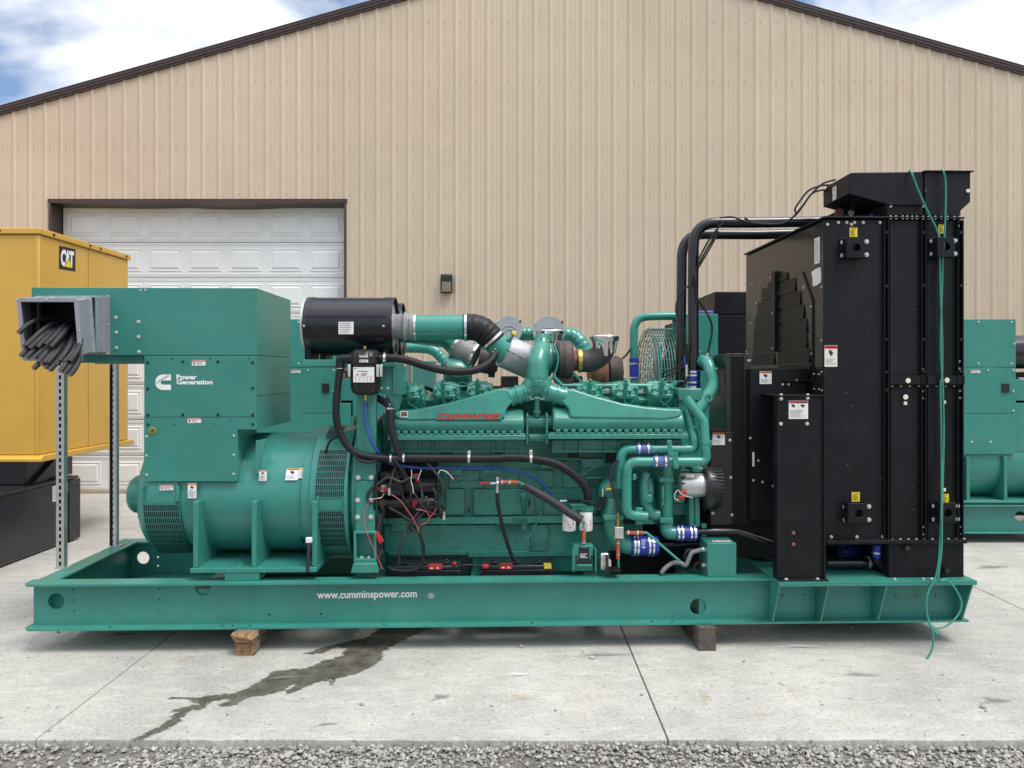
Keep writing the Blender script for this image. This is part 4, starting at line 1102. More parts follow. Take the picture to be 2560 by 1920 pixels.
# flywheel housing and front-left engine mount
fh = MB(); fh.lathe([(0,.50),(.02,.52),(.14,.52),(.18,.47)], (ue+.002, VC, ZC+.02), (1,0,0), 48)
fly = fh.build('flywheel_housing', 'green_engine', gen, bevel=.004, smooth=30)
boxf(E5, 724, 492, 892, 930, .035, .10, 'mount_column', 'green_frame', fly)
cm = MB(); p, q = E3(726, 800, .03), E3(895, 2212, .03); cm.box((p.x, .048, E5(800,492,.03).z+.0005), (q.x, .098, p.z)); cm.build('upper_column', 'green_frame', fly, bevel=.004)
ms_ = MB(); P_ = [E5(x, y, .02) for x, y in ((705,925),(905,925),(905,1195),(705,1195))]; I_ = [E5(x, y, .02) for x, y in ((728,948),(880,948),(880,1165),(728,1165))]
ms_.plate([(p.x, p.z) for p in P_], [[(p.x, p.z) for p in I_]], 'v', .015, .10)
ms_.box((P_[0].x+.004, .095, P_[2].z+.004), (P_[1].x-.004, .105, P_[0].z-.004)); ms_.build('mount_box', 'green_frame', fly, bevel=.004)
mf = MB(); q = [E5(x, y, .0) for x, y in ((705,1200),(905,1200),(925,1282),(685,1282))]
mf.prism([(p.x, p.z) for p in q], 'v', -.02, .12); mf.build('mount_foot', 'green_frame', fly, bevel=.005)
for x, y in ((745,463),(857,463),(741,659),(855,662),(741,805),(855,803)): bolt(fly, E5(x, y, .034), .017, 'bolt_zinc')
for x in (775, 838): bolt(fly, E5(x, 1155, .05), .015, 'bolt_zinc', 'z')
# upright bracket of the air cleaners
ab = MB(); p = poly_v(E3, [(728,815),(1150,795),(1145,1000),(1100,1180),(1075,1205),(1040,1190),(1010,1090),(960,1050),(728,1050)], .10)
ab.prism(p, 'v', .10, .112); abr = ab.build('air_cleaner_bracket', 'green_frame', gen, bevel=.003, smooth=0)
boxf(E3, 1043, 790, 1150, 1060, .088, .45, 'bracket_web', 'green_frame', abr)
boxf(E3, 262, 757, 1055, 815, .06, .80, 'bracket_shelf', 'green_frame', abr)
for x, y in ((975,805),(1040,800),(1150,808),(945,1003),(1000,1003)): bolt(abr, E3(x, y, .086), .010, 'bolt_zinc')

# ---- charge-air cooler housings with the cast air runners
def housing(fn, low, wedge, flx, fly_, nb, bx0, bx1, by):
    mb = MB(); lx = [fn(x, 1300, .08).x for x, y in low]; ly = [fn(1100, y, .08).z for x, y in low]; zl, zh = min(ly), max(ly)
    mb.prism([(.088,zl),(.066,zl+(zh-zl)*.30),(.066,zl+(zh-zl)*.52),(.112,zh-.012),(.14,zh),(.40,zh),(.40,zl)], 'u', min(lx), max(lx))
    o = mb.build('aftercooler_housing', 'green_engine', gen, smooth=30)
    md = o.modifiers.new('bevel', 'BEVEL'); md.width = .016; md.segments = 4; md.limit_method = 'ANGLE'; md.angle_limit = R(30)
    wb = MB(); wb.prism(poly_v(fn, wedge, .09), 'v', .062, .27)
    zs_ = [q[2] for q in wb.V]; za, zb_ = min(zs_), max(zs_)
    wb.V = [(q[0], q[1] + (.055*((q[2]-za)/(zb_-za))**1.3 if q[1] < .1 else 0), q[2]) for q in wb.V]
    w_ = wb.build('air_runner', 'green_engine', o, smooth=35)
    md = w_.modifiers.new('bevel', 'BEVEL'); md.width = .026; md.segments = 5; md.limit_method = 'ANGLE'; md.angle_limit = R(40)
    boxf(fn, flx[0], fly_[0], flx[1], fly_[1], .052, .40, 'cooler_flange', 'green_engine', o, .004)
    boxf(fn, flx[0]+12, fly_[0]-16, flx[1]-12, fly_[0]-.5, .060, .40, 'cooler_gasket_edge', 'green_engine', o, .002)
    for i in range(nb):
        x = bx0 + (bx1-bx0)*i/(nb-1); p = fn(x, by, .055)
        mb = MB(); a, b_ = fn(x-19, by-8, .055), fn(x+19, fly_[0]-8, .055); mb.box((a.x, .0535, b_.z), (b_.x, .078, a.z)); mb.build('flange_lug', 'green_engine', o, bevel=.003)
        bolt(o, (p.x, .0535, p.z - .004), .0075, 'green_engine')
    return o
h1 = housing(E3, [(1042,1235),(1060,1205),(2120,1198),(2172,1235),(2178,1392),(1050,1392)],
             [(1060,1235),(1065,1206),(1270,1186),(1500,1140),(1760,1068),(1960,1010),(2070,1015),(2080,1120),(2030,1180),(2010,1262),(1200,1280),(1090,1262)], (1000,2195), (1412,1452), 17, 1085, 2135, 1380)
h2 = housing(E4, [(705,1235),(745,1198),(1800,1182),(1828,1215),(1830,1378),(700,1378)],
             [(842,1262),(830,1180),(775,1120),(790,1010),(880,1012),(1060,1070),(1300,1135),(1500,1165),(1700,1180),(1802,1183),(1815,1220),(1780,1255),(1660,1275)], (658,1872), (1402,1442), 17, 745, 1800, 1368)
bg = MB(); a, b_ = E3(1415, 1278, .06), E3(1985, 1215, .06)
bg.box((a.x, .0605, a.z), (b_.x, .07, b_.z)); bg.box((a.x+.004, .0595, a.z+.003), (b_.x-.004, .0604, b_.z-.003), 1)
bg.build('name_plate', ['green_engine', 'green_engine'], h1, bevel=.001)
bt = MB()
GL = {'C': [[(0,.2),(.16,0),(.3,0),(.3,1),(.16,1),(0,.8)], [(.2,0),(1,0),(1,.24),(.2,.24)], [(.2,.76),(1,.76),(1,1),(.2,1)]],
      'U': [[(0,.2),(.28,.2),(.28,1),(0,1)], [(.72,.2),(1,.2),(1,1),(.72,1)], [(0,.24),(.16,0),(.84,0),(1,.24)]],
      'M': [[(0,0),(.2,0),(.2,1),(0,1)], [(.8,0),(1,0),(1,1),(.8,1)], [(.16,1),(.16,.62),(.5,.0),(.5,.42)], [(.84,1),(.5,.42),(.5,.0),(.84,.62)]],
      'I': [[(.2,0),(.8,0),(.8,1),(.2,1)]],
      'N': [[(0,0),(.25,0),(.25,1),(0,1)], [(.75,0),(1,0),(1,1),(.75,1)], [(.2,1),(.2,.62),(.8,0),(.8,.38)]],
      'S': [[(0,.76),(1,.76),(1,1),(.14,1)], [(0,.5),(.28,.5),(.28,.8),(0,.8)], [(0,.40),(.9,.40),(1,.5),(.9,.62),(0,.62)], [(.72,.2),(1,.2),(1,.5),(.72,.5)], [(0,0),(.86,0),(1,.24),(0,.24)]]}
wd = {'C': 1.0, 'U': 1.0, 'M': 1.25, 'I': .55, 'N': 1.0, 'S': 1.0}; tw = sum(wd[c_] + .16 for c_ in 'CUMMINS') + .1; px_ = 0.0
for c_ in 'CUMMINS':
    for poly in GL[c_]:
        bt.add([(a.x+.010+(b_.x-a.x-.026)*((px_+x_*wd[c_])/tw) + (b_.z-a.z)*.30*y_, .0586, a.z+.005+(b_.z-a.z-.010)*y_) for x_, y_ in poly], [tuple(range(len(poly)))])
    px_ += wd[c_] + .16
bt.fix = True
bt.build('name_lettering', 'badge_red', h1, smooth=0)
dcl = decal_f(h1, E3, 1108, 1203, 1175, 1255, .062, 'text', 'worn_sticker', 'worn brown and white sticker')
dcl.data.materials[5] = MAT['rust']
mb = MB(); q = [E3(x, y, .0605) for x, y in ((1118,1212),(1165,1206),(1170,1245),(1112,1250))]; mb.add([(p.x, .0598, p.z) for p in q], [(0,3,2,1)]); mb.build('worn_patch', 'rust', h1)
# ---- coupling between the two housings
for x in (478, 648): boxf(E4, x-9, 1222, x+9, 1490, .10, .30, 'crossover_flange', 'green_engine', block)
for (xa, xb, y, r) in ((430,705,1300,.050),(490,640,1432,.036)):
    p, q = E4(xa, y, .2), E4(xb, y, .2); mb = MB(); mb.cyl(p, q, r, n=24); mb.build('crossover_pipe', 'green_engine', block, bevel=.003)
p, q = E4(562,1095,.17), E4(562,1250,.17); mb = MB(); mb.cyl(p, q, .020, n=16); mb.lathe([(0,.03),(.02,.03)], E4(562,1220,.17), (0,0,1), 16); mb.build('crossover_riser', 'green_engine', block)
for x, y in ((478,1245),(648,1245),(478,1470),(648,1470),(478,1400),(648,1400)): bolt(block, E4(x, y, .099), .009, 'green_engine')

# ---- forked intake elbow
el = MB()
pts = cr(V3(E4, (605,560,.30),(603,640,.27),(590,700,.22),(570,780,.17),(565,880,.15),(565,985,.15)), 6)
rr = [.052]*4 + [.056]*4 + [.064]*5 + [.072]*6 + [.074]*6 + [.076]*20
el.tube(pts, [rr[min(i, len(rr)-1)] for i in range(len(pts))], 24)
for s_, x1, y1 in ((-1, 470, 1045), (1, 655, 1045)):
    p, q = E4(565 + s_*12, 945, .15), E4(x1, y1, .155)
    el.tube([p, p.lerp(q, .5), q], [.070, .068, .061], 24)
el.ball(E4(565, 985, .15), .072, n=24, k=14)
elbow = el.build('intake_elbow', 'green_engine', gen, smooth=60)
for x, y, r in ((490,1028,.011),(635,1028,.011),(563,815,.012)): 
    mb = MB(); p = E4(x, y, .082 if y > 900 else .10); mb.lathe([(0,r*1.1),(.012,r),(.014,r*.7)], p, (0,-1,0), 14); mb.build('cast_boss', 'green_engine', elbow)
boxf(E4, 527, 935, 600, 982, .072, .10, 'boss_plate', 'green_engine', elbow, .006); bolt(elbow, E4(543, 948, .071), .008, 'green_engine'); bolt(elbow, E4(580, 948, .071), .008, 'green_engine')
for s_, (x0, y0), (x1, y1) in ((-1, (480,1035), (322,1085)), (1, (645,1035), (808,1080))):
    p, q = E4(x0, y0, .155), E4(x1, y1, .16)
    n_ = 40; pp_ = [p.lerp(q, i/n_) for i in range(n_+1)]
    rr = [.061 + .007*(math.sin(i/n_*math.pi*5) > .55) for i in range(n_+1)]
    mb = MB(); mb.tube(pp_, rr, 24); hz = mb.build('runner_hose', 'green_pipe', gen, smooth=60)
    for t in (.12, .88): band(hz, p.lerp(q, t), q-p, .063, .013, 'green_pipe')
for y in (640, 690): band(elbow, E4(600, y, .25), (0,.3,-1), .055, .012, 'green_pipe')

# ---- rocker housings with injectors, one built, five copied
def rocker():
    bm_ = MB()
    bm_.prism([(-.085,-.12),(.095,-.12),(.082,-.038),(-.075,-.038)], 'v', -.02, .15)
    root = bm_.build('rocker_housing', 'green_engine', gen, bevel=.004)
    t = MB(); t.prism([(-.080,-.010),(-.05,-.045),(.055,-.045),(.080,-.005),(.078,.10),(.04,.14),(-.05,.14),(-.080,.10)], 'z', -.0375, -.012); t.build('rocker_cover', 'green_engine', root, bevel=.005)
    t = MB(); t.lathe([(0,.055),(.008,.052),(.014,.04)], (0,.05,-.0118), (0,0,1), 20); t.build('cover_boss', 'green_engine', root)
    t = MB(); t.cyl((-.012,-.035,-.03), (-.012,-.035,.052), .014, n=10); t.cyl((-.012,-.035,.052), (-.012,-.035,.075), .018, .015, 6); t.cyl((-.012,-.035,.075), (-.012,-.035,.095), .009, n=8)
    t.cyl((-.012,-.035,.004), (-.012,-.035,.028), .019, n=6); t.build('injector', 'green_engine', root, bevel=.001)
    t = MB(); t.tube(bend([(-.012,-.037,-.02),(-.012,-.045,-.055),(.05,-.05,-.10),(.075,-.05,-.125)], .02), .0055, 8); t.build('fuel_line', 'green_pipe', root)
    t = MB(); t.tube(cr([(.035,-.03,.0),(.055,-.045,-.03),(.035,-.05,-.055),(.005,-.05,-.085)], 5), .0035, 7); t.build('drain_line', 'green_pipe', root)
    t = MB(); t.cyl((.02,-.03,-.02), (.02,-.03,.02), .010, n=8); t.cyl((.062,-.02,-.02), (.062,-.02,.03), .008, n=6); t.cyl((.062,.02,-.02), (.062,.02,.016), .010, n=6); t.cyl((-.062,-.005,-.02), (-.062,-.005,.012), .010, n=6)
    t.build('cover_nuts', 'green_engine', root, bevel=.001)['kind'] = 'stuff'
    return root
rk = rocker()
spots = [E3(1195,1060,.26), E3(1500,1050,.26), E3(1795,1045,.26), E4(1025,1048,.26), E4(1330,1050,.26), E4(1640,1045,.26)]
for i, p in enumerate(spots):
    if i == 0: o = rk
    else:
        o = rk.copy(); col.objects.link(o)
        for ch in list(rk.children):
            c_ = ch.copy(); col.objects.link(c_); c_.parent = o
    o.location = p; o.location.z += .022; o.rotation_euler.x = R(28); o.scale = (1.12, 1.12, 1.12)
# far-side bank, seen through the gaps
for i in range(6):
    p = spots[i]; boxf(G, 0, 0, 1, 1, 0, 0, 'x', 'green_engine', gen) if False else None
fb = MB(); a, b_ = E3(1100, 1050, .72), E4(1780, 1050, .72); fb.box((a.x, .66, a.z-.16), (b_.x, .86, a.z-.015)); fb.build('far_bank_covers', 'green_engine', block, bevel=.01)
# fuel and oil rails
pipe('fuel_rail', bend(V3(E4, (700,905,.36),(780,985,.36),(1730,985,.36),(1765,950,.36)), .03), .0175, 'green_pipe')
pipe('oil_rail', V3(E4, (850,1052,.40),(1760,1052,.40)), .013, 'green_pipe'); pipe('oil_rail', V3(E4, (1380,1090,.38),(1560,1090,.38)), .012, 'green_pipe')
pipe('oil_rail', V3(E3, (1240,1115,.36),(1950,1112,.36)), .014, 'green_pipe')
boxf(E3, 1250, 1050, 1900, 1085, .45, .62, 'deck_cover', 'green_engine', block)
pipe('injector_line', bend(V3(D5, (930,560,.24),(935,485,.24),(1215,530,.26),(1475,478,.24),(1488,560,.24)), .012), .0045, 'green_pipe', n=8)
pipe('injector_line', bend(V3(D5, (1150,500,.40),(1170,465,.40),(1320,490,.40)), .012), .0045, 'green_pipe', n=8)
pipe('injector_line', bend(V3(D6, (1255,1180,.24),(1260,1075,.24),(1330,1065,.26),(1480,1105,.3),(1720,1068,.26),(1765,1090,.24),(1770,1160,.24)), .012), .0045, 'green_pipe', n=8)
pipe('injector_line', bend(V3(E4, (1610,1010,.24),(1615,950,.24),(1660,945,.3),(1830,945,.4)), .01), .0045, 'green_pipe', n=8)
pipe('oil_drain_hose', cr(V3(D5, (440,540,.35),(560,530,.38),(680,560,.42),(760,600,.45),(860,640,.48)), 5), .013, 'rubber'); 

# ---- air cleaners
def air_cleaner(v, main=True):
    c0, c1 = E3(258, 467, .14), E3(1045, 467, .16); c0.z = c1.z = E3(600, 467, .30).z; r = .1985; L_ = c1.x-c0.x; p0 = (c0.x, v, c0.z)
    mb = MB(); mb.lathe([(.012,r*.97),(.012,r),(.03,r+.002),(.055,r+.002),(.056,r-.001),(L_-.075,r-.001),(L_-.074,r+.003),(L_-.01,r+.003),(L_,r+.006),(L_,r-.004),(L_-.035,r-.006),(L_-.035,.02)], p0, (1,0,0), 56, cap=True)
    o = mb.build('air_cleaner', 'black_gloss', gen, smooth=35)
    mb = MB(); mb.lathe([(-.004,r*.9),(-.004,r+.001),(.011,r+.003),(.011,r*.9)], p0, (1,0,0), 56, cap=True); mb.build('end_cover', 'aluminium_cast', o, smooth=35)
    mb = MB(); mb.lathe([(L_-.034,r-.012),(L_-.022,r-.03),(L_-.020,.10)], p0, (1,0,0), 40); mb.build('outlet_plate', 'disc_grey', o)
    for x in (278, 965):
        q = E3(x, 470, v-r) if main else None
        u = E3(x, 470, .1).x; mb = MB(); mb.box((u-.016, v-r-.010, c0.z-.030), (u+.016, v-r+.01, c0.z+.022)); mb.build('clamp_lug', 'plastic_black', o, bevel=.003)
        bolt(o, (u, v-r-.010, c0.z-.012), .008, 'bolt_zinc')
        mb = MB(); mb.box((u-.018, v-.12, c0.z-.235), (u+.022, v+.12, c0.z-.15)); mb.build('saddle', 'black_paint', o, bevel=.003)
    return o
ac = air_cleaner(.30); air_cleaner(.72, False)
decal_f(ac, E3, 575, 430, 705, 537, .0975, 'text', 'data_label')
# near intake: grey bellows, green tube, black elbow, heat blanket
p0, p1 = E3(1030, 470, .30), E3(1252, 475, .30); n_ = 48
pr = [.086 + (.018*math.exp(-((t-.55)/.07)**2) + .010*math.exp(-((t-.78)/.06)**2)) + .004*(t < .12 or t > .9) for t in [i/n_ for i in range(n_+1)]]
mb = MB(); mb.tube([p0.lerp(p1, i/n_) for i in range(n_+1)], pr, 28); bw = mb.build('rubber_bellows', 'rubber_grey', gen, smooth=60)
band(bw, p0.lerp(p1, .05), (1,0,0), .091, .016); band(bw, p0.lerp(p1, .95), (1,0,0), .091, .016)
it = pipe('intake_pipe', V3(E3, (1248,480,.30),(1672,478,.30)), .0875, 'green_pipe', n=36)
pts = cr(V3(E3, (1655,478,.30),(1740,478,.30),(1820,505,.305),(1880,560,.31),(1915,605,.315)), 8)
p_, r_ = ribbed(pts, .093, .034, .0022); mb = MB(); mb.tube(p_, r_, 32); re_ = mb.build('rubber_elbow', 'rubber', gen, smooth=60)
band(re_, E3(1675,478,.30), (1,0,0), .095, .018); dd = (E3(1915,605,.315)-E3(1860,545,.31)); band(re_, E3(1900,588,.314), dd, .095, .018)
ip2 = pipe('intake_pipe', V3(E3, (1890,575,.312),(2030,705,.33)), [.082,.092], 'green_pipe', n=32)
mb = MB(); p = E3(2040,590,.27); q = E3(2080,545,.27); mb.cyl(p, q, .012, n=12); mb.build('gauge_neck', 'green_pipe', ip2)
mb = MB(); mb.cyl(q, q+(q-p).normalized()*.02, .017, n=16); mb.build('gauge_body', 'plastic_black', ip2); d_ = Vector((.35,-.8,.35)).normalized()
mb = MB(); mb.lathe([(0,.017),(.012,.017),(.015,.012)], q+(q-p).normalized()*.012, d_, 18); mb.build('restriction_gauge', 'yellow_part', ip2)
hw = MB(); pts = V3(E4, (275,680,.33),(350,715,.35),(440,755,.38),(515,790,.42)); hw.tube(cr(pts, 5), .118, 32); hwo = hw.build('heat_blanket', 'heat_wrap', gen, smooth=50)
seam = MB(); q = [E4(x, y, .215+.0*k) for k, (x, y) in enumerate(((305,672),(360,705),(420,740),(480,775)))]
for p in q: seam.ball(p, .006)
seam.tube(q, .0022, 6); seam.build('blanket_stitching', 'decal_black', hwo)
# far intake
pipe('intake_pipe', V3(E3, (1050,500,.72),(1500,560,.72),(1610,650,.70)), .085, 'green_pipe', n=28)
p_, r_ = ribbed(V3(E3, (1590,640,.68),(1660,690,.66),(1760,735,.64)), .098, .03, .002); mb = MB(); mb.tube(p_, r_, 28); fo = mb.build('rubber_sleeve', 'rubber_grey', gen, smooth=60)
band(fo, E3(1600,647,.68), E3(1660,690,.66)-E3(1590,640,.68), .10, .018); band(fo, E3(1750,730,.642), E3(1760,735,.64)-E3(1660,690,.66), .10, .018)
mb = MB(); mb.lathe([(0,.10),(.05,.105),(.12,.10),(.15,.07)], E3(1790,745,.62), (1,0,-.2), 32); mb.lathe([(0,.12),(.05,.12)], E3(1880,770,.62), (1,0,-.1), 32); mb.build('compressor_housing', 'turbo_iron', gen, smooth=35)
# far-side ribbed compressor behind the injectors
mb = MB(); mb.lathe([(0,.09),(.02,.13),(.12,.14),(.16,.12),(.2,.10)], E3(1490,880,.66), (1,0,-.1), 36)
cf = mb.build('compressor_cover', 'green_engine', gen, smooth=35)
for k in range(6):
    t = k*.18-.4; pipe('cooling_rib', cr([E3(1510+30*k, 830+22*abs(k-2), .52), E3(1570+26*k, 900, .50), E3(1640+20*k, 930-14*k, .52)], 5), .006, 'green_pipe', cf, 8)
boxf(E3, 1700, 860, 1730, 960, .50, .53, 'turbo_strut', 'green_engine', gen)

# ---- turbochargers
tb = MB(); c_ = E4(795, 758, .46); wpx = E4(870,758,.46).x-E4(722,758,.46).x
tb.lathe([(0,.09),(.006,.125),(.022,.138),(wpx/2-.004,.140),(wpx/2,.142),(wpx/2+.004,.140),(wpx-.02,.138),(wpx-.004,.12),(wpx,.08)], (E4(722,758,.46).x, .46, c_.z), (1,0,0), 48)
tur = tb.build('turbocharger', 'turbo_iron', gen, smooth=35)
mb = MB(); mb.lathe([(0,.145),(.012,.145)], (E4(636,750,.46).x, .46, c_.z), (1,0,0), 40); mb.lathe([(0,.10),(.03,.13),(.10,.12)], (E4(560,750,.46).x, .46, c_.z), (1,0,0), 40); mb.build('compressor_casing', 'green_engine', tur, smooth=35)
mb = MB(); mb.cyl((E4(660,750,.46).x, .46, c_.z), (E4(730,750,.46).x, .46, c_.z), .075, n=24)
for k in range(5): mb.lathe([(0,.10),(.006,.10)], (E4(672+11*k,750,.46).x, .46, c_.z), (1,0,0), 24)
mb.build('bearing_housing', 'green_engine', tur)
mb = MB(); mb.lathe([(0,.078),(.05,.070)], (E4(868,766,.46).x, .46, E4(868,766,.46).z), (1,0,0), 32); mb.build('turbine_outlet', 'rust', tur)
mb = MB(); q = E4(912,745,.46); mb.lathe([(0,.078),(0,.086),(.028,.086),(.028,.078)], (q.x, .46, E4(868,766,.46).z), (1,0,0), 32); mb.build('v_band_clamp', 'brass', tur)
pts = cr(V3(E4, (935,768,.46),(1010,770,.46),(1075,745,.455),(1120,700,.45),(1150,640,.45),(1165,590,.45)), 6)
mb = MB(); mb.tube(pts, .080, 32); exo = mb.build('exhaust_elbow', 'exhaust_elbow', gen, smooth=60)
def foil(fn, x0, x1, y0, y1, v, parent, label):
    p = fn((x0+x1)/2, y0, v); rt = (fn(x1, y0, v).x - fn(x0, y0, v).x)/2; h = p.z - fn(x0, y1, v).z
    mb = MB(); n = 44; rows = [(0, 0.0), (.0, .6), (.0, .97), (-.006, 1.0), (-.03, .96), (-.35*h, .90), (-.7*h, .82), (-h, .78)]
    rng = random.Random(int(x0)); vv, ff = [], []
    low = [rng.uniform(.5, 1.35) for _ in range(n)]
    for j, (dz, k) in enumerate(rows):
        for i in range(n):
            a = 2*math.pi*i/n; cr2 = rng.uniform(-.05, .05) if j > 3 else 0
            z = dz*(low[i] if j >= 6 else (1+.15*rng.uniform(-1,1) if j > 4 else 1))
            vv.append((p.x + rt*(k+cr2)*math.cos(a), v + rt*(k+cr2)*math.sin(a), p.z + z))
    for j in range(len(rows)-1):
        for i in range(n): ff.append((j*n+i, (j+1)*n+i, (j+1)*n+(i+1) % n, j*n+(i+1) % n))
    mb.add(vv, ff); o = mb.build('foil_cover', 'foil', parent, smooth=28); o['label'] = label; return o
foil(E4, 1018, 1270, 552, 690, .45, exo, 'crumpled foil over the exhaust elbow'); foil(E4, 556, 800, 504, 610, .70, tur, 'crumpled foil over the far exhaust opening')
mb = MB(); q = E4(1110, 868, .82); mb.lathe([(0,.06),(.02,.11),(.07,.135),(.13,.13),(.15,.10)], (E4(1000,868,.82).x, .82, q.z), (1,0,0), 40); mb.build('turbocharger', 'rust', gen, smooth=35)
mb = MB(); mb.lathe([(0,.12),(.06,.135),(.10,.11)], (E4(1180,868,.86).x, .86, q.z), (1,0,0), 36); mb.build('turbine_flange', 'turbo_iron', tur, smooth=35)
for x0, y0, x1, y1 in ((250, 900, 400, 1000), (850, 900, 960, 960)):
    boxf(E4, x0, y0, x1, y1, .50, .62, 'exhaust_manifold', 'turbo_iron', gen, .01)
boxf(E4, 720, 900, 880, 965, .42, .55, 'turbo_pedestal', 'turbo_iron', tur, .008)
mb = MB(); p, q = E4(860,860,.42), E4(960,965,.42); mb.tube([p, q], .012, 8); mb.build('turbo_brace', 'green_engine', tur)
pipe('oil_feed_line', cr(V3(D6, (800,560,.36),(845,680,.34),(855,800,.33),(810,960,.33),(735,1075,.32)), 6), .008, 'green_pipe', n=10)
boxf(E4, 60, 985, 260, 1010, .5, .6, 'exhaust_shield', 'turbo_iron', gen)

# ---- crankcase breather: coalescing filter and its hoses
cf_ = MB(); c_ = E3(808, 850, .045)
prof2 = [(E3(0,1060,.045).z-c_.z, .062),(E3(0,1040,.045).z-c_.z, .085),(E3(0,1000,.045).z-c_.z, .098),(E3(0,800,.045).z-c_.z, .098),(E3(0,790,.045).z-c_.z, .108),(E3(0,730,.045).z-c_.z, .108),(E3(0,715,.045).z-c_.z, .098),(E3(0,685,.045).z-c_.z, .090),(E3(0,668,.045).z-c_.z, .06)]
cf_.lathe(prof2, c_, (0,0,1), 40)
coal = cf_.build('breather_filter', 'plastic_black', gen, smooth=28)
for k in range(16):
    a = 2*math.pi*k/16; mb = MB(); zc_ = E3(0,735,.045).z; x_, y_ = c_.x+.106*math.cos(a), .045+.106*math.sin(a)
    mb.box((x_-.004, y_-.004, zc_-.02), (x_+.004, y_+.004, zc_+.03)); mb.build('cap_rib', 'plastic_black', coal)
for x in (670, 915, 945):
    a, b_ = E3(x-12, 800, -.04), E3(x+12, 905, -.04); mb = MB(); mb.box((a.x, -.055, b_.z), (b_.x, -.03, a.z)); mb.build('latch', 'steel_bright', coal, bevel=.003)
mb = MB(); a, b_ = E3(700, 822, -.054), E3(884, 954, -.054)
decal_f(coal, E3, 702, 822, 884, 953, -.0545, 'spec', 'data_label'); decal_f(coal, E3, 755, 718, 831, 738, -.0655, 'danger', 'small_label'); decal_f(coal, E3, 755, 753, 831, 780, -.0655, 'danger', 'small_label')
mb = MB(); mb.cyl(E3(803,670,.045), E3(803,640,.045), .009, n=10); mb.build('vent_fitting', 'brass', coal)
mb = MB(); mb.cyl(E3(808,1062,.045), E3(808,1110,.045), .010, n=10); mb.build('drain_fitting', 'brass', coal)
mb = MB(); mb.tube(bend(V3(E3, (690,750,.0),(590,750,.0),(590,830,.0)), .01, 3), .0285, 16); mb.build('hose_elbow', 'rubber', coal, smooth=50)
mb = MB(); mb.cyl(E3(930,742,.0), E3(985,742,.0), .020, n=16); mb.build('outlet_spigot', 'plastic_black', coal)
bh = ribbed_pipe('breather_hose', cr(V3(E3, (590,820,.0),(572,960,-.005),(555,1120,-.01),(555,1260,-.01),(585,1380,0),(650,1500,.01),(740,1570,.02),(860,1600,.03),(1030,1612,.04)), 7), .0235, 'rubber')
band(bh, E3(590,828,0), (0,0,1), .025, .012); band(bh, E3(1028,1612,.04), (1,0,0), .025, .012)
bh2 = ribbed_pipe('breather_hose', cr(V3(E3, (905,1085,.14),(965,1120,.10),(1015,1165,.06),(1025,1250,.04),(1035,1370,.03),(1065,1480,.03),(1105,1600,.04)), 7), .0235, 'rubber'); band(bh2, E3(1022,1180,.055), (.1,0,1), .025, .014)
bh3 = ribbed_pipe('breather_hose', cr([E3(1150,1608,.04), E3(1500,1610,.04), E3(1900,1612,.04), E6(0,290,.04), E6(200,305,.04), E6(380,345,.05), E6(520,425,.06), E6(620,520,.07), E6(655,600,.08), E6(655,650,.09)], 8), .0285, 'rubber', pitch=.01)
mb = MB(); mb.cyl(E3(1020,1611,.04), E3(1165,1609,.04), .026, n=18); mb.cyl(E3(1108,1560,.04), E3(1108,1610,.04), .026, n=18); mb.build('tee_fitting', 'plastic_black', bh3)
band(bh3, E3(1140,1610,.04), (1,0,0), .028, .012); 
for fn, x, y in ((E3,1702,1610),(E6,163,300)): band(bh3, fn(x, y, .04), (1,0,0), .029, .016, 'steel_zinc'); 
for fn, x, y0, y1 in ((E3,1702,1545,1590),(E6,163,225,280)): boxf(fn, x-14, y0, x+14, y1, .03, .035, 'hose_hanger', 'steel_zinc', bh3)
bh4 = ribbed_pipe('breather_hose', cr(V3(E3, (975,745,.0),(1060,745,-.005),(1180,765,-.01),(1320,810,-.01),(1480,850,0),(1640,862,.03),(1780,840,.07),(1880,780,.12),(1935,700,.18)), 7), .0265, 'rubber')
band(bh4, E3(975,744,0), (1,0,0), .028, .015); band(bh4, E3(1930,705,.178), (.5,0,1), .028, .014)
# thin tubes
pipe('drain_tube', cr([E3(808,1112,.045), E3(808,1200,.03), E3(820,1320,.02), E3(850,1440,.01), E3(905,1540,.03), E3(960,1600,.08), E5(1050,350,.10), E5(1250,378,.09), E5(1500,382,.09), E5(1800,378,.09), E5(2000,385,.09), E6(0,405,.09), E6(100,425,.09), E6(220,480,.1), E6(290,550,.11), E6(350,630,.12)], 6), .0098, 'blue_hose', n=12)
mb = MB(); mb.tube(V3(D2, (780,575,.12),(805,600,.12)), .006, 8); mb.build('tube_barb', 'brass', gen)

# ------------------------------------------------------------------ front end of the engine: pipes, pumps, charging alternator
VA, VB = .03, .09
def sleeve(parent, p, q, r, mat, clamps=(.12, .88), name='hose_sleeve', cw=.013):
    p, q = vec(p), vec(q); mb = MB(); L_ = (q-p).length
    mb.lathe([(0,r),(.004,r+.003),(L_-.004,r+.003),(L_,r)], p, q-p, 24); o = mb.build(name, mat, gen if parent is None else parent, smooth=40)
    for t in clamps: band(o if parent is None else parent, p.lerp(q, t), q-p, r+.004, cw)
    return o
pa = pipe('coolant_pipe', bend([E4(1850,1090,.12), E4(2005,1290,.06), D3(1270,300,VA), D3(1280,452,VA), D3(330,455,VA), D3(320,700,VA), D3(322,1090,VA), D3(560,1112,VA+.02)], [.05,.05,.07,.075,.06,.06]), .0325, 'green_pipe')
pb = pipe('coolant_pipe', bend([E4(1862,1190,.16), E4(1890,1330,.13), D3(1132,180,VB), D3(1140,303,VB), D3(262,305,VB), D3(243,520,VB), D3(238,770,VB)], [.05,.05,.06,.065,.05]), .0325, 'green_pipe')
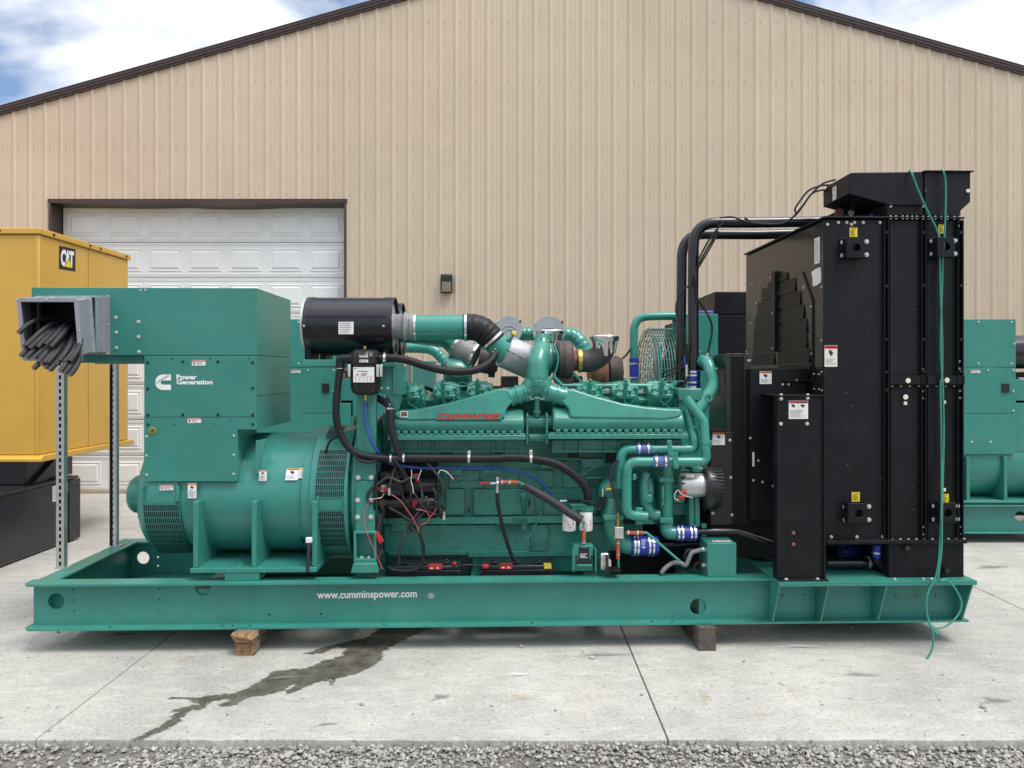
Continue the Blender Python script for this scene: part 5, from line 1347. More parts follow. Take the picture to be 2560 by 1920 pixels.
sleeve(pb, D3(425,304,VB), D3(610,304,VB), .034, 'blue_faded', (.2,.8)); sleeve(pa, D3(632,452,VA), D3(818,452,VA), .034, 'blue_faded', (.2,.8))
mb = MB(); mb.prism(poly_v(D3, [(805,200),(830,192),(865,200),(870,335),(935,342),(948,525),(930,540),(890,535),(872,398),(818,385)], -.02), 'v', -.022, -.012); bp_ = mb.build('pipe_bracket', 'green_pipe', gen, bevel=.002)
for x, y in ((833,225),(842,362),(908,370),(915,505)): bolt(bp_, D3(x, y, -.0225), .008, 'green_engine')
mb = MB(); mb.cyl(D3(238,740,VB), D3(238,800,VB+.05), .038, n=20); mb.build('pipe_flange', 'green_engine', pb)
for (x, y, d, par) in ((320,600,(0,0,1),pa),(243,540,(0,0,1),pb),(1275,235,(0,0,1),pa),(1130,30,(0,0,1),pb)): band(par, D3(x, y, VA if par is pa else VB), d, .0335, .008, 'green_pipe', 'u_bolt', False)
for x, y, v in ((415,635,.02),(1330,235,.02)): boxf(D3, x-20, y-35, x+20, y+40, v, v+.03, 'clamp_saddle', 'green_pipe', pa)
bolt(pa, D3(1365,235,.02), .008, 'bolt_zinc', 'u'); bolt(pa, D3(445,635,.02), .007, 'green_engine', 'u')
# thermostat housing, crossover pipe, coupling on the radiator pipe
boxf(E4, 1785, 1005, 1990, 1115, .20, .55, 'thermostat_housing', 'green_engine', gen, .01)
boxf(E4, 1760, 1100, 1870, 1230, .22, .5, 'front_cover', 'green_engine', block, .01)
gp = pipe('bypass_pipe', cr(V3(E4, (1990,770,.40),(2035,790,.34),(2060,870,.30),(2080,950,.28),(2065,1020,.26),(2020,1090,.24),(1965,1170,.22),(1925,1230,.2)), 6), [.046]*8+[.043]*60, 'green_pipe', n=24)
mb = MB(); mb.lathe([(0,.028),(.03,.028),(.03,.014),(.012,.014)], E4(2035,1085,.22), (0,-1,0), 24); mb.build('pipe_boss', 'green_pipe', gp)
mb = MB(); mb.cyl(E4(2005,765,.45), E4(1985,765,.50), .075, n=24); mb.build('pipe_flange', 'green_engine', gp)
boxf(D4, 540, 1080, 660, 1150, .40, .46, 'neck_flange', 'green_engine', gen, .006)
pn_ = pipe('radiator_pipe', bend([E4(1915,1010,.42), R7(145,900,.42), R7(150,432,.42), R7(600,432,.42), R7(1120,424,.42)], [.01,.18,.18]), .0385, 'black_gloss', n=24)
pf_ = pipe('radiator_pipe', bend([G(1700,990,.80), R7(66,900,.80), R7(70,512,.80), R7(600,515,.80), R7(1150,500,.80)], [.01,.18,.18]), .0385, 'black_gloss', n=24)
sl = sleeve(None, E4(1917,1008,.42), E4(1917,848,.42), .041, 'blue_silicone', (.1,.34,.72,.9)); 
for d in ((E4,1835,945,.40),): pass
for pts in ([(1870,905),(1850,950),(1800,1030),(1775,1100),(1772,1165)],):
    pipe('vent_hose', cr([E4(x, y, .22) for x, y in pts], 6), .009, 'rubber', n=10)
mb = MB(); mb.cyl(E4(1853,900,.25), E4(1853,800,.25), .006, n=8); mb.build('sensor_stem', 'steel_bright', gen); mb = MB(); mb.cyl(E4(1838,830,.26), E4(1838,720,.26), .006, n=8); mb.build('sensor_stem', 'blue_silicone', gen)
pipe('vent_hose', cr(V3(E4, (1955,240,.45),(2010,320,.44),(2060,420,.42),(2075,500,.42),(2055,620,.41),(2035,720,.40)), 6), .0085, 'rubber', n=10)
mb = MB(); mb.cyl(E4(2034,700,.40), E4(2033,750,.40), .010, n=10); mb.build('hose_fitting', 'steel_bright', gen)
# wiring that climbs the radiator pipes
for pts in ([(182,690),(240,580),(310,480),(370,420)], [(182,720),(250,600),(318,490)], [(182,745),(255,620),(325,495)], [(180,985),(150,800),(130,860),(85,890),(40,960),(28,1040),(45,1100),(90,1180),(90,1320)]):
    pipe('vent_hose' if len(pts) > 5 else 'control_cable', cr([R7(x, y, .36) for x, y in pts], 5), .0065, 'rubber', n=8)
for pts in ([(500,400),(560,432),(650,440),(740,440),(800,420),(860,375),(910,310),(970,230),(1050,205),(1085,200)], [(330,400),(420,395),(520,430),(640,445),(760,440),(830,400),(900,320),(960,240),(1040,165),(1130,135)], [(860,372),(850,340),(880,290),(940,215),(1020,180),(1120,170)]):
    pipe('control_cable', cr([R7(x, y, .30) for x, y in pts], 5), .0068, 'rubber', n=8)
for pts in ([(1840,640),(1830,760),(1770,820),(1650,870)], [(1845,640),(1840,780),(1780,850),(1660,905)], [(1850,650),(1860,760),(1830,880),(1790,980)], [(1855,620),(1870,800),(1890,960)], [(1645,870),(1650,915),(1700,960)]):
    pipe('control_cable', cr([E4(x, y, .40) for x, y in pts], 5), .0065, 'rubber', n=8)
for x, y in ((1180,135),(1140,168),(1070,198)):
    mb = MB(); p = R7(x, y, .25); mb.cyl(p-Vector((.015,0,0)), p+Vector((.03,0,0)), .010, n=8); mb.build('cable_gland', 'steel_bright', gen)
# water pump and its neighbours
wpm = MB(); c_ = D3(560, 800, .16)
wpm.lathe([(0,.07),(.01,.10),(.06,.105),(.09,.09),(.10,.06)], (D3(465,800,.16).x, .20, c_.z), (1,0,0), 32)
pump = wpm.build('water_pump', 'green_engine', gen, bevel=.003, smooth=35)
mb = MB(); mb.tube(cr(V3(D3, (555,600,.14),(530,700,.12),(535,850,.11),(560,1000,.12),(620,1085,.13),(700,1095,.14)), 6), [.03,.036,.04,.04,.04], 20); mb.build('pump_volute', 'green_engine', pump, smooth=50)
mb = MB(); mb.lathe([(0,.028),(.014,.027),(.018,.022)], D3(585,895,.085), (0,-1,0), 24); mb.build('pump_boss', 'green_engine', pump)
mb = MB(); q = D3(700, 830, .2); mb.lathe([(0,.085),(.004,.118),(.022,.118),(.024,.09)], (D3(690,830,.2).x, .20, q.z), (1,0,0), 36); mb.build('pump_flange', 'green_engine', pump, bevel=.002)
mb = MB(); mb.cyl(D3(805,480,.14), D3(805,1200,.14), .040, n=24); mb.build('pump_outlet', 'green_engine', pump)
boxf(D3, 718, 645, 886, 700, .07, .20, 'pump_flange', 'green_engine', pump); boxf(D3, 725, 1132, 880, 1190, .07, .20, 'pump_flange', 'green_engine', pump)
boxf(D3, 430, 1010, 515, 1210, .05, .10, 'pump_flange', 'green_engine', pump, .006); bolt(pump, D3(535,1125,.07), .012, 'green_engine')
mb = MB(); mb.tube(cr(V3(D3, (800,1190,.14),(800,1260,.13),(830,1305,.12),(905,1312,.12)), 6), .046, 22); wel = mb.build('pump_elbow', 'green_engine', gen, smooth=50)
s1 = sleeve(None, D3(900,1312,.12), D3(1160,1312,.12), .048, 'blue_silicone', (.12,.30,.70,.88))
bpip = pipe('lower_radiator_pipe', bend([D3(1150,1295,.14), D3(1650,1290,.14), R8(420,1230,.10), R8(520,1270,.1)], [.08,.08]), .024, 'black_gloss')
pipe('lower_radiator_pipe', bend([D3(700,1455,.35), D3(1230,1455,.35), R8(430,1345,.32)], [.05]), .03, 'black_gloss')
# large suction elbow, left
mb = MB(); mb.tube(cr(V3(D3, (160,900,.16),(150,1010,.15),(155,1130,.14),(175,1290,.14),(230,1400,.13),(310,1448,.13),(375,1455,.13)), 6), [.070,.068,.066,.064,.062,.062], 26); se = mb.build('suction_elbow', 'green_engine', gen, smooth=50)
mb = MB(); mb.lathe([(0,.032),(.012,.031),(.012,.015),(.004,.015)], D3(180,1040,.085), (0,-1,0), 28); mb.build('elbow_boss', 'green_engine', se)
boxf(D3, 45, 1100, 285, 1155, .06, .22, 'elbow_flange', 'green_engine', se, .005)
s2 = sleeve(None, D3(365,1460,.12), D3(690,1465,.12), .063, 'blue_silicone', (.12,.24,.66,.80))
wr_ = MB(); put_text(wr_, '2019', lambda s_, t: (lambda q: (q.x, .12-.0672, q.z))(D3(500+45*t, 1385+110*s_, .05)), 0, 0); wr_.build('chalk_date', 'lettering_white', s2)
mb = MB(); mb.ball(D3(120,860,.20), .11, n=22, k=12, sq=(.8,.6,1.1)); mb.build('pump_casting', 'green_engine', pump)
# gear case
boxf(D3, 700, 560, 1215, 1250, .50, .86, 'front_gear_cover', 'green_engine', block, .01)
boxf(D3, 1215, 560, 1300, 1200, .36, .80, 'crank_damper', 'core_dark', block, .01)
boxf(D3, 1075, 880, 1140, 1240, .14, .60, 'gear_case', 'green_engine', block, .008); boxf(D3, 1145, 880, 1205, 1240, .13, .60, 'gear_case', 'green_engine', block, .008)
boxf(D3, 850, 950, 1080, 1100, .25, .6, 'pump_mount', 'green_engine', block, .006)
boxf(D3, 880, 790, 1020, 950, .16, .40, 'alternator_arm', 'green_engine', block, .008); boxf(D3, 1110, 525, 1290, 580, .12, .3, 'alternator_arm', 'green_engine', block, .008)
# charging alternator
ch = MB(); c_ = D3(1135, 733, .13); u0_ = D3(985,733,.05).x; u1_ = D3(1290,733,.05).x
ch.lathe([(0,.060),(.004,.076),(.02,.082),((u1_-u0_)*.68,.082),((u1_-u0_)*.69,.079),((u1_-u0_)*.71,.079),((u1_-u0_)*.72,.082),(u1_-u0_,.082)], (u0_, .13, c_.z), (1,0,0), 40)
chg = ch.build('charging_alternator', 'aluminium_cast', gen, smooth=30)
fg = MB(); u2_ = D3(1270,780,.05).x; u3_ = D3(1520,780,.02).x; zc_ = D3(1400,785,.10).z
fg.lathe([(0,.10),(.004,.150),(.02,.157),(u3_-u2_-.05,.152),(u3_-u2_-.015,.135),(u3_-u2_,.10)], (u2_, .16, zc_), (1,0,0), 48)
fgo = fg.build('fan_guard', 'plastic_black', chg, smooth=35)
for k in range(15):
    a = R(-62 + k*124/14); mb = MB(); L0_, L1_ = u2_+.045, u2_+.12
    pc = lambda u, da: (u, .16-.1600*math.cos(a+da), zc_+.1600*math.sin(a+da))
    mb.add([pc(L0_,-.024), pc(L1_,-.024), pc(L1_,.024), pc(L0_,.024)], [(0,1,2,3)]); mb.build('guard_slot', 'core_dark', fgo)
decal_f(chg, D3, 1040, 603, 1132, 640, .045, 'text', 'data_label')
for y in (650, 715): boxf(D3, 988, y-10, 1022, y+10, .05, .09, 'vent_slot', 'core_dark', chg, 0)
for p in ((1005,825),(985,890)): boxf(D3, p[0]-45, p[1]-20, p[0]+40, p[1]+22, .03, .05, 'terminal_boot', 'red_plastic', chg, .006)
pipe('signal_wire', cr(V3(D3, (1110,885,.04),(1040,870,.03),(980,840,.02),(935,795,.02),(905,830,.02),(893,870,.02),(910,905,.02),(945,915,.03)), 6), .0028, 'white_wire', n=6)
# fuel filters
fhd = boxf(D2, 1030, 665, 1240, 700, .09, .16, 'filter_head', 'green_engine', gen); boxf(D2, 1040, 700, 1190, 740, .10, .15, 'head_bar', 'green_engine', fhd); boxf(D2, 1180, 690, 1350, 770, .10, .18, 'head_block', 'green_engine', fhd)
boxf(D2, 900, 735, 1110, 795, .10, .18, 'head_block', 'green_engine', fhd)
for x, y0, y1 in ((1010,790,1032),(1245,768,1032)):
    p, q = D2(x, y1, .13), D2(x, y0, .13); h_ = q.z-p.z
    mb = MB(); mb.lathe([(0,.036),(.004,.043),(.012,.0455),(h_-.006,.0455),(h_,.044)], p, (0,0,1), 32); fo_ = mb.build('fuel_filter', 'filter_white', gen, smooth=35)
    a = D2(x+48, y1-70, .09); mb = MB(); mb.box((a.x-.006, .0905, a.z), (a.x+.008, .093, a.z+.04)); mb.build('filter_print', 'decal_red', fo_)
    for k in range(4):
        a = D2(x-60+22*k, y0+110+30*k, .0835); mb = MB(); mb.box((a.x, .0838, a.z), (a.x+.008, .085, a.z+.005)); mb.build('handwriting', 'decal_black', fo_)
pipe('fuel_hose', cr(V3(D2, (860,620,.12),(990,620,.12),(1180,625,.12)), 4), .010, 'rubber'); pipe('fuel_hose', cr(V3(D2, (1200,650,.11),(1330,665,.10),(1410,640,.10),(1475,560,.10)), 6), .010, 'rubber')
pipe('fuel_hose', cr(V3(D2, (1480,560,.09),(1485,640,.09),(1460,710,.09),(1410,745,.09)), 5), .014, 'rubber')
mb = MB(); mb.cyl(D2(1475,560,.09), D2(1475,450,.09), .009, n=10); mb.cyl(D2(880,620,.12), D2(980,620,.12), .011, n=10); mb.build('hose_fitting', 'steel_bright', gen)['kind'] = 'stuff'
boxf(D2, 1460, 420, 1600, 445, .09, .12, 'fitting_elbow', 'green_engine', gen, .003); boxf(D2, 1520, 445, 1595, 475, .085, .1, 'valve_handle', 'yellow_part', gen, .004)
pipe('fuel_hose', cr(V3(D2, (1690,60,.05),(1610,160,.05),(1590,260,.05),(1600,390,.05),(1640,520,.05),(1675,650,.05),(1690,780,.05)), 6), .0095, 'cable_grey')
mb = MB(); mb.cyl(D2(1688,780,.05), D2(1688,870,.05), .007, n=10); mb.cyl(D2(1687,870,.05), D2(1687,985,.05), .011, n=6); mb.build('brass_fitting', 'brass', gen, bevel=.001)
boxf(D2, 1645, 985, 1765, 1145, .03, .07, 'fuel_valve', 'aluminium_cast', gen, .003)
for a, b_ in (((1685,1160),(1685,1420)),): 
    oh = pipe('orange_hose', V3(D2, (*a, .05), (*b_, .05)), .0125, 'orange_hose')
    for y in (1200,1360): band(oh, D2(1688, y, .05), (0,0,1), .013, .010)
pipe('fuel_line', V3(D2, (1690,1420,.05),(1695,1590,.05)), .0085, 'green_pipe')
oh = pipe('orange_hose', V3(D2, (1790,1060,.05),(2040,1062,.05)), .0125, 'orange_hose')
for x in (1825,1955): band(oh, D2(x, 1060, .05), (1,0,0), .013, .010)
pipe('fuel_line', bend([D2(2030,1062,.05), D3(560,1305,.05), D3(960,1650,.0)], .04), .0085, 'green_pipe')
oh = pipe('orange_hose', V3(D2, (1220,985,.02),(1212,1215,.02)), .0125, 'orange_hose')
for y in (1005,1195): band(oh, D2(1215, y, .02), (0,0,1), .013, .010)
pipe('fuel_line', V3(D2, (1210,900,.02),(1212,990,.02)), .009, 'green_pipe')
pipe('foam_sleeve', cr(V3(D2, (385,400,.06),(560,500,.05),(800,640,.04),(1020,790,.03),(1190,885,.02)), 5), [.026]*8+[.0285]*30, 'cable_grey', label='black foam insulation over a sloping pipe')
pipe('fuel_line', V3(D2, (290,350,.06),(395,405,.06)), .0085, 'green_pipe')
oh = pipe('orange_hose', V3(D2, (55,362,.06),(305,362,.06)), .0125, 'orange_hose')
for x in (85, 187): band(oh, D2(x, 362, .06), (1,0,0), .013, .010)
mb = MB(); mb.ball(D1(1900,370,.06), .016); mb.cyl(D1(1900,400,.06), D1(1897,515,.06), .010, n=8); mb.cyl(D1(1900,340,.06), D1(1900,285,.06), .013, n=8); mb.cyl(D1(1800,375,.06), D1(1880,372,.06), .009, n=8); vb = mb.build('ball_valve', 'steel_bright', gen)
boxf(D1, 1660, 362, 1805, 392, .05, .062, 'valve_lever', 'red_plastic', vb, .003)
pipe('drain_hose', cr(V3(D1, (1898,510,.06),(1905,650,.06),(1950,880,.07),(2010,1120,.08),(2075,1320,.10),(2120,1440,.12)), 6), .0125, 'rubber')
# priming pump on the rail
pr_ = boxf(D2, 1078, 1252, 1352, 1605, .02, .09, 'priming_pump', 'green_sheet', gen, .003, ref=-.01)
for x in (1060, 1372): boxf(D2, x, 1300, x+18, 1605, -.015, .095, 'pump_side', 'green_sheet', pr_, .002)
boxf(D2, 1118, 1440, 1325, 1500, .012, .02, 'pump_slot', 'core_dark', pr_, 0, ref=0); boxf(D2, 1118, 1505, 1325, 1530, -.005, .02, 'pump_lip', 'green_sheet', pr_, .002)
decal_f(pr_, D2, 1145, 1260, 1288, 1435, .0185, 'black', 'instruction_label')
mb = MB(); mb.cyl(D2(1212,1255,.04), D2(1212,1218,.04), .038, n=24); mb.build('pump_collar', 'green_sheet', pr_, bevel=.002)
bolt(pr_, D2(1115,1395,.019), .010, 'bolt_black'); bolt(pr_, D2(1325,1395,.019), .010, 'bolt_black')
vh = boxf(D2, 1450, 1350, 1565, 1590, -.01, .03, 'shutoff_valve', 'steel_bright', gen, .01, ref=-.02)
mb = MB(); mb.tube(V3(D2, (1535,1360,-.03),(1540,1590,-.03)), .006, 8); mb.cyl(D2(1537,1580,-.03)+Vector((0,-.012,0)), D2(1537,1580,-.03)+Vector((0,.012,0)), .017, n=16); mb.build('valve_handle', 'plastic_black', vh)
boxf(D2, 1560, 1585, 1730, 1605, -.05, .05, 'valve_bracket', 'black_paint', vh, .001)
# junction box, conduit
jb = MB(); a, b_ = E6(1690, 1030, -.03), E6(1940, 1266, -.03); jb.box((a.x, -.03, ZT+.0005), (b_.x, .17, a.z)); jbo = jb.build('junction_box', 'green_sheet', gen, bevel=.004)
decal(jbo, 'warning_label', (a.x+.05, .01, a.z), (1,0,0), (0,1,0), .12, .04, (0,0,1), 'danger')
for p0_, p1_ in (((1640,1085),(1690,1085)), ((1640,1220),(1690,1220))):
    mb = MB(); mb.cyl(E6(*p0_, .03), E6(*p1_, .03), .016, n=12); mb.build('conduit_nut', 'steel_zinc', jbo)
ribbed_pipe('conduit', cr(V3(E6, (1650,1085,.03),(1560,1110,.03),(1530,1160,.03),(1500,1220,.03),(1450,1200,.04),(1380,1205,.03),(1320,1250,.02),(1290,1290,.02)), 6), .0145, 'conduit_grey', pitch=.008)
ribbed_pipe('conduit', cr(V3(E6, (1640,1190,.05),(1590,1210,.05),(1570,1260,.05)), 6), .0125, 'rubber', pitch=.008)
ribbed_pipe('conduit', cr(V3(E6, (1490,1160,.08),(1510,1100,.08),(1560,1090,.1)), 6), .0125, 'rubber', pitch=.008)
# starters
boxf(D1, 250, 110, 1065, 852, .29, .36, 'starter_shade_plate', 'black_paint', gen, .004)  # black plate added as the shade of the recess behind the starters
boxf(E6, 860, 870, 1640, 1290, .64, .66, 'dark_pump_backing', 'black_paint', gen, .003)  # black plate added for the dark pipes, frames and shade under the pump
for (y, x0, x1, xm, name) in ((530,300,1040,560,'starter_motor'),(640,262,1055,600,'starter_motor')):
    p, q = D1(x0, y if y < 600 else 655, .16), D1(x1, 410 if y < 600 else 650, .16)
    p.z = q.z; L_ = q.x-p.x
    mb = MB(); mb.lathe([(0,.036),(.05,.038),(L_*.42,.040),(L_*.45,.052),(L_*.97,.052),(L_,.045)], p, (1,0,0), 28); so = mb.build(name, 'plastic_black', gen, smooth=35)
    mb = MB(); p2 = p + Vector((0,-.01,.075)); mb.cyl(p2, p2+Vector((L_*.45,0,0)), .030, n=20); mb.build('starter_solenoid', 'plastic_black', so)
boxf(D1, 260, 600, 360, 700, .12, .2, 'starter_nose', 'rust', gen, .01)
for x, y, w, h in ((268,455,38,24),(348,470,28,35),(770,268,38,22),(795,330,28,34),(760,640,44,35),(745,690,28,32),(1735,1535,45,28),(1305,1495,25,22)):
    boxf(D1, x-w, y-h, x+w, y+h, .06 if y < 900 else .10, .085 if y < 900 else .13, 'terminal_boot', 'red_plastic', gen, .006)
mb = MB(); mb.prism(poly_v(D1, [(215,1055),(245,1045),(330,1165),(325,1185),(265,1215),(230,1130)], .0), 'v', -.005, .015); mb.build('terminal_boot', 'red_plastic', gen, bevel=.004)
mb = MB(); mb.cyl(D1(330,440,.1), D1(330,440,.1)+Vector((0,-.03,0)), .024, n=20); mb.build('relay', 'steel_zinc', gen)
# loose battery leads and small wires
for pts, r in (([(410,0),(470,80),(510,250),(560,450),(620,650),(690,880),(740,1030)], .0082), ([(430,20),(540,140),(640,330),(740,500),(850,680),(960,780),(1060,815),(1130,800),(1150,740),(1110,670)], .0082),
               ([(660,0),(560,80),(470,200),(430,330),(410,440)], .0082), ([(280,90),(235,260),(200,450),(200,650),(205,800),(235,960),(240,1060)], .0082),
               ([(400,250),(330,330),(190,420),(110,510),(100,600),(160,660)], .0082), ([(810,360),(850,470),(860,600),(850,700),(800,780),(730,880),(660,1000),(590,1150),(545,1300),(535,1480)], .0082),
               ([(400,720),(540,790),(640,860),(690,900)], .0082), ([(760,980),(820,1060),(860,1200),(880,1340),(860,1460),(790,1560),(650,1590),(480,1580),(380,1540)], .0100), ([(930,100),(1040,220),(1110,340),(1150,470)], .0082),
               ([(280,800),(265,1000),(262,1200),(262,1400),(280,1540),(330,1590)], .0105), ([(745,720),(755,800),(770,900),(760,1000)], .0075), ([(1330,1545),(1440,1510),(1560,1510),(1690,1525)], .0070), ([(1080,590),(1110,500),(1100,420),(1060,380)], .0082),
               ([(1060,650),(1080,740),(1110,830),(1160,860)], .0082), ([(1240,160),(1270,250),(1310,320)], .0090), ([(480,60),(600,200),(690,400),(690,600),(640,760)], .0092), ([(900,560),(940,640),(900,760),(800,860),(720,960),(700,1040)], .0088), ([(300,330),(420,300),(560,360),(700,300),(820,320)], .0085), ([(250,640),(330,760),(300,900),(285,1100),(300,1300)], .0092), ([(620,860),(690,900),(760,950),(830,930)], .0085), ([(1000,440),(1050,520),(1040,600),(1060,650)], .0085)):
    pipe('battery_lead', cr([D1(x + random.uniform(-6, 6), y, .02 + .03*random.random()) for x, y in pts], 6), r*1.12, 'rubber' if random.random() < .5 else 'cable_grey', n=8)
for pts, m_ in (([(430,530),(560,620),(640,730),(720,840),(790,980),(810,1060)], 'red_wire'), ([(330,520),(290,580),(160,600),(90,700),(60,820),(75,980),(120,1130),(220,1350),(310,1560)], 'red_wire'), ([(770,735),(900,760),(955,830),(940,900),(890,940),(830,950)], 'red_wire'),
                ([(710,190),(715,260),(705,340),(730,440),(740,520)], 'white_wire'), ([(850,190),(820,270),(800,330)], 'white_wire'), ([(1080,250),(1110,200),(1180,210),(1240,260),(1290,320)], 'white_wire'), ([(1060,720),(1010,800),(960,850)], 'red_wire'), ([(330,520),(300,570),(220,590),(130,600)], 'white_wire')):
    pipe('signal_wire', cr([D1(x, y, .015) for x, y in pts], 6), .0026, m_, n=6)
for x, y, h_ in ((405,490,.022),(1160,830,.015)): mb = MB(); mb.cyl(D1(x, y-60, .03), D1(x, y+50, .03), .010, n=8); mb.build('cable_lug', 'steel_zinc', gen)
# spill of cable and clip at the alternator foot
pipe('earth_lead', cr(V3(E5, (318,1030,-.02),(315,1120,-.03),(308,1280,-.03)), 4), .010, 'cable_grey'); boxf(E5, 290, 985, 342, 1028, -.03, .0, 'lead_clip', 'decal_white', gen, .003)
pipe('earth_lead', cr(V3(E5, (232,895,.16),(250,970,.16),(275,1045,.2)), 4), .004, 'rubber', n=6)
pipe('sensor_lead', cr(V3(E5, (560,110,.10),(500,150,.09),(475,210,.09),(465,255,.10)), 5), .0075, 'rubber', n=8)
pipe('sensor_lead', cr(V3(E5, (640,130,.02),(680,220,.0),(740,300,.0),(810,330,.0),(900,320,.02)), 5), .0085, 'rubber', n=8)

# ------------------------------------------------------------------ RADIATOR
VX = -.10; VZ = 1.36
def LFx(fn, U0):                                  # point of the photograph on the plane u = U0
    def f(x, y):
        a = fn(x, y, 0.0); cu, cv = -CAM_D*ST, -CAM_D*CT
        t = (U0-cu)/(a.x-cu); return Vector((U0, cv + (0.0-cv)*t, CAM_H + (a.z-CAM_H)*t))
    return f
ur0, ur1 = R7(1050, 500, VX).x, R7(2022, 500, VX).x
zr1, zr0 = R7(1200, 405, VX).z, R8(1200, 1215, VX).z
um = R7(1482, 800, VX).x; ux = R7(1742, 800, VX).x
rd = MB(); rd.box((ur0+.012, VX+.012, zr0+.02), (um, VZ, zr1-.004)); rd.box((um+.0005, VX+.012, zr0), (ur1-.004, VZ, zr1-.004))
rad = rd.build('radiator', 'black_paint', gen, bevel=.003, smooth=0); rad['label'] = 'tall black radiator with bolted side panels'
def rp(fn, x0, y0, fn2, x1, y1, v, t, name='side_panel', mat='black_paint', bev=.002):
    p, q = fn(x0, y0, v), fn2(x1, y1, v); mb = MB(); mb.box((p.x, v, q.z), (q.x, v+t, p.z)); return mb.build(name, mat, rad, bevel=bev, smooth=0)
rp(R7, 1050, 412, R8, 1200, 1192, VX, .0115); 
rp(R7, 1507, 418, R7, 1722, 1485, VX+.004, .0078); rp(R8, 1242, 84, R8, 1466, 1190, VX+.004, .0078)
rp(R7, 1764, 418, R7, 1972, 1485, VX+.004, .0078); rp(R8, 1514, 84, R8, 1740, 1190, VX+.004, .0078)
for xa, xb in ((1464,1474),(1492,1503),(1724,1733),(1752,1762),(1975,1984),(2006,2020)): 
    rp(R7, xa, 412, R8, xa*1.0526-347 if False else xa, 1192, VX-.022, .034, 'flange_strip') if False else None
def vstrip(xa, xb, name='flange_strip', v=VX-.022, t=.0335):
    p, q = R7(xa, 412, v), R7(xb, 412, v); z0_ = R8(0, 1192, v).z; mb = MB(); mb.box((p.x, v, z0_), (q.x, v+t, p.z)); mb.build(name, 'black_paint', rad, bevel=.002, smooth=0)
for xa, xb in ((1468,1474),(1494,1501),(1727,1733),(1753,1760),(1978,1984),(2010,2019)): vstrip(xa, xb)
rp(R7, 1507, 1490, R7, 1758, 1552, VX-.016, .02, 'cross_bar'); rp(R7, 1768, 1490, R7, 2026, 1552, VX-.016, .02, 'cross_bar')
tf = MB(); p, q = R7(1050, 398, VX-.02), R7(2022, 412, VX-.02); tf.box((p.x, VX-.022, zr1), (q.x, VZ, zr1+.012)); tf.build('top_flange', 'black_paint', rad, bevel=.002)
p, q = R8(775, 1200, VX-.04), R8(1795, 1218, VX-.04); tf = MB(); tf.box((p.x, VX-.045, q.z), (q.x, VZ, p.z)); tf.build('bottom_flange', 'black_paint', rad, bevel=.002)
p, q = R8(1228, 1222, VX-.02), R8(1775, 1470, VX-.02)
bt_ = MB(); bt_.box((p.x, VX-.02, ZT+.0150), (q.x, VZ-.1, p.z)); bt_.build('bottom_tank', 'black_paint', rad, bevel=.004)
# leg panel with folded edges
VL = VX-.05; p, q = R8(416, 150, VL), R8(772, 1470, VL)
lg_ = MB(); lg_.box((p.x, VL, ZT+.0150), (q.x, VL+.008, p.z)); lg_.box((p.x, VL+.0085, ZT+.0150), (p.x+.008, VL+.07, p.z)); lg_.box((p.x-.004, VL-.012, p.z+.0005), (q.x, .3, p.z+.010)); lg_.box((q.x-.022, VL-.014, ZT+.0152), (q.x-.016, VL-.0005, p.z-.001))
leg = lg_.build('leg_panel', 'black_paint', rad, bevel=.003, smooth=0)
lf = MB(); lf.box((p.x, VL-.04, ZT+.0150), (q.x, VL-.0005, ZT+.024)); lf.build('leg_foot', 'black_paint', rad, bevel=.002)
decal_f(leg, R8, 500, 180, 640, 312, VL-.0005, 'warn2', label='white and red warning label')
for x, y, m_ in ((443,348,'bolt_zinc'),(634,347,'bolt_zinc'),(534,1142,'bolt_rust'),(534,1224,'bolt_rust'),(445,165,'bolt_zinc'),(638,160,'bolt_zinc')): bolt(rad, R8(x, y, VL), .0125, m_)
for x in (445, 638): p_ = R8(x, 140, VL+.02); bolt(rad, (p_.x, VL+.02, p.z+.010), .0125, 'bolt_zinc', 'z')
for x in (482, 710): p_ = R8(x, 1458, VL-.02); bolt(rad, (p_.x, VL-.02, ZT+.024), .013, 'bolt_zinc', 'z')
for x in (1268, 1477, 1537, 1748): p_ = R8(x, 1458, VX-.05); bolt(rad, (p_.x, VX-.055, ZT+.015), .0125, 'bolt_zinc' if x != 1748 else 'bolt_rust', 'z')
bf = MB(); pa_, pb_ = R8(1235, 1460, VX-.07), R8(1775, 1470, VX-.07); bf.box((pa_.x, VX-.08, ZT+.0148), (pb_.x, VX-.0205, ZT+.0155)); 
# bolts of the side panels
for y in (500, 873, 1240, 1465, 1590): bolt(rad, R7(1482, y, VX-.005), .0095, 'bolt_zinc', 'u')
for y in (500, 868, 1240, 1460): bolt(rad, R7(1742, y, VX-.005), .0095, 'bolt_zinc', 'u')
for y in (500, 868, 1240, 1460): bolt(rad, R7(1998, y, VX-.005), .0095, 'bolt_zinc', 'u')
for y in (105, 333, 720, 1110): bolt(rad, R8(1215, y, VX-.005), .0095, 'bolt_zinc', 'u'); bolt(rad, R8(1490, y-6, VX-.005), .0095, 'bolt_zinc', 'u'); bolt(rad, R8(1762, y-8, VX-.005), .0095, 'bolt_zinc', 'u')
for x, y in ((1725,1395),(1730,1445),(1987,1393),(1987,1443),(1724,455),(1980,455)): bolt(rad, R7(x, y, VX-.002), .0080, 'bolt_zinc')
for x, y in ((1473,110),(1473,162),(1747,108),(1747,160),(1481,1100),(1481,1152),(1755,1098),(1755,1150)): bolt(rad, R8(x, y, VX-.002), .0080, 'bolt_zinc')
for x, y in ((810,1171),(996,1171),(1184,1169)): bolt(rad, R8(x, y, VX-.0005), .0115, 'bolt_zinc')
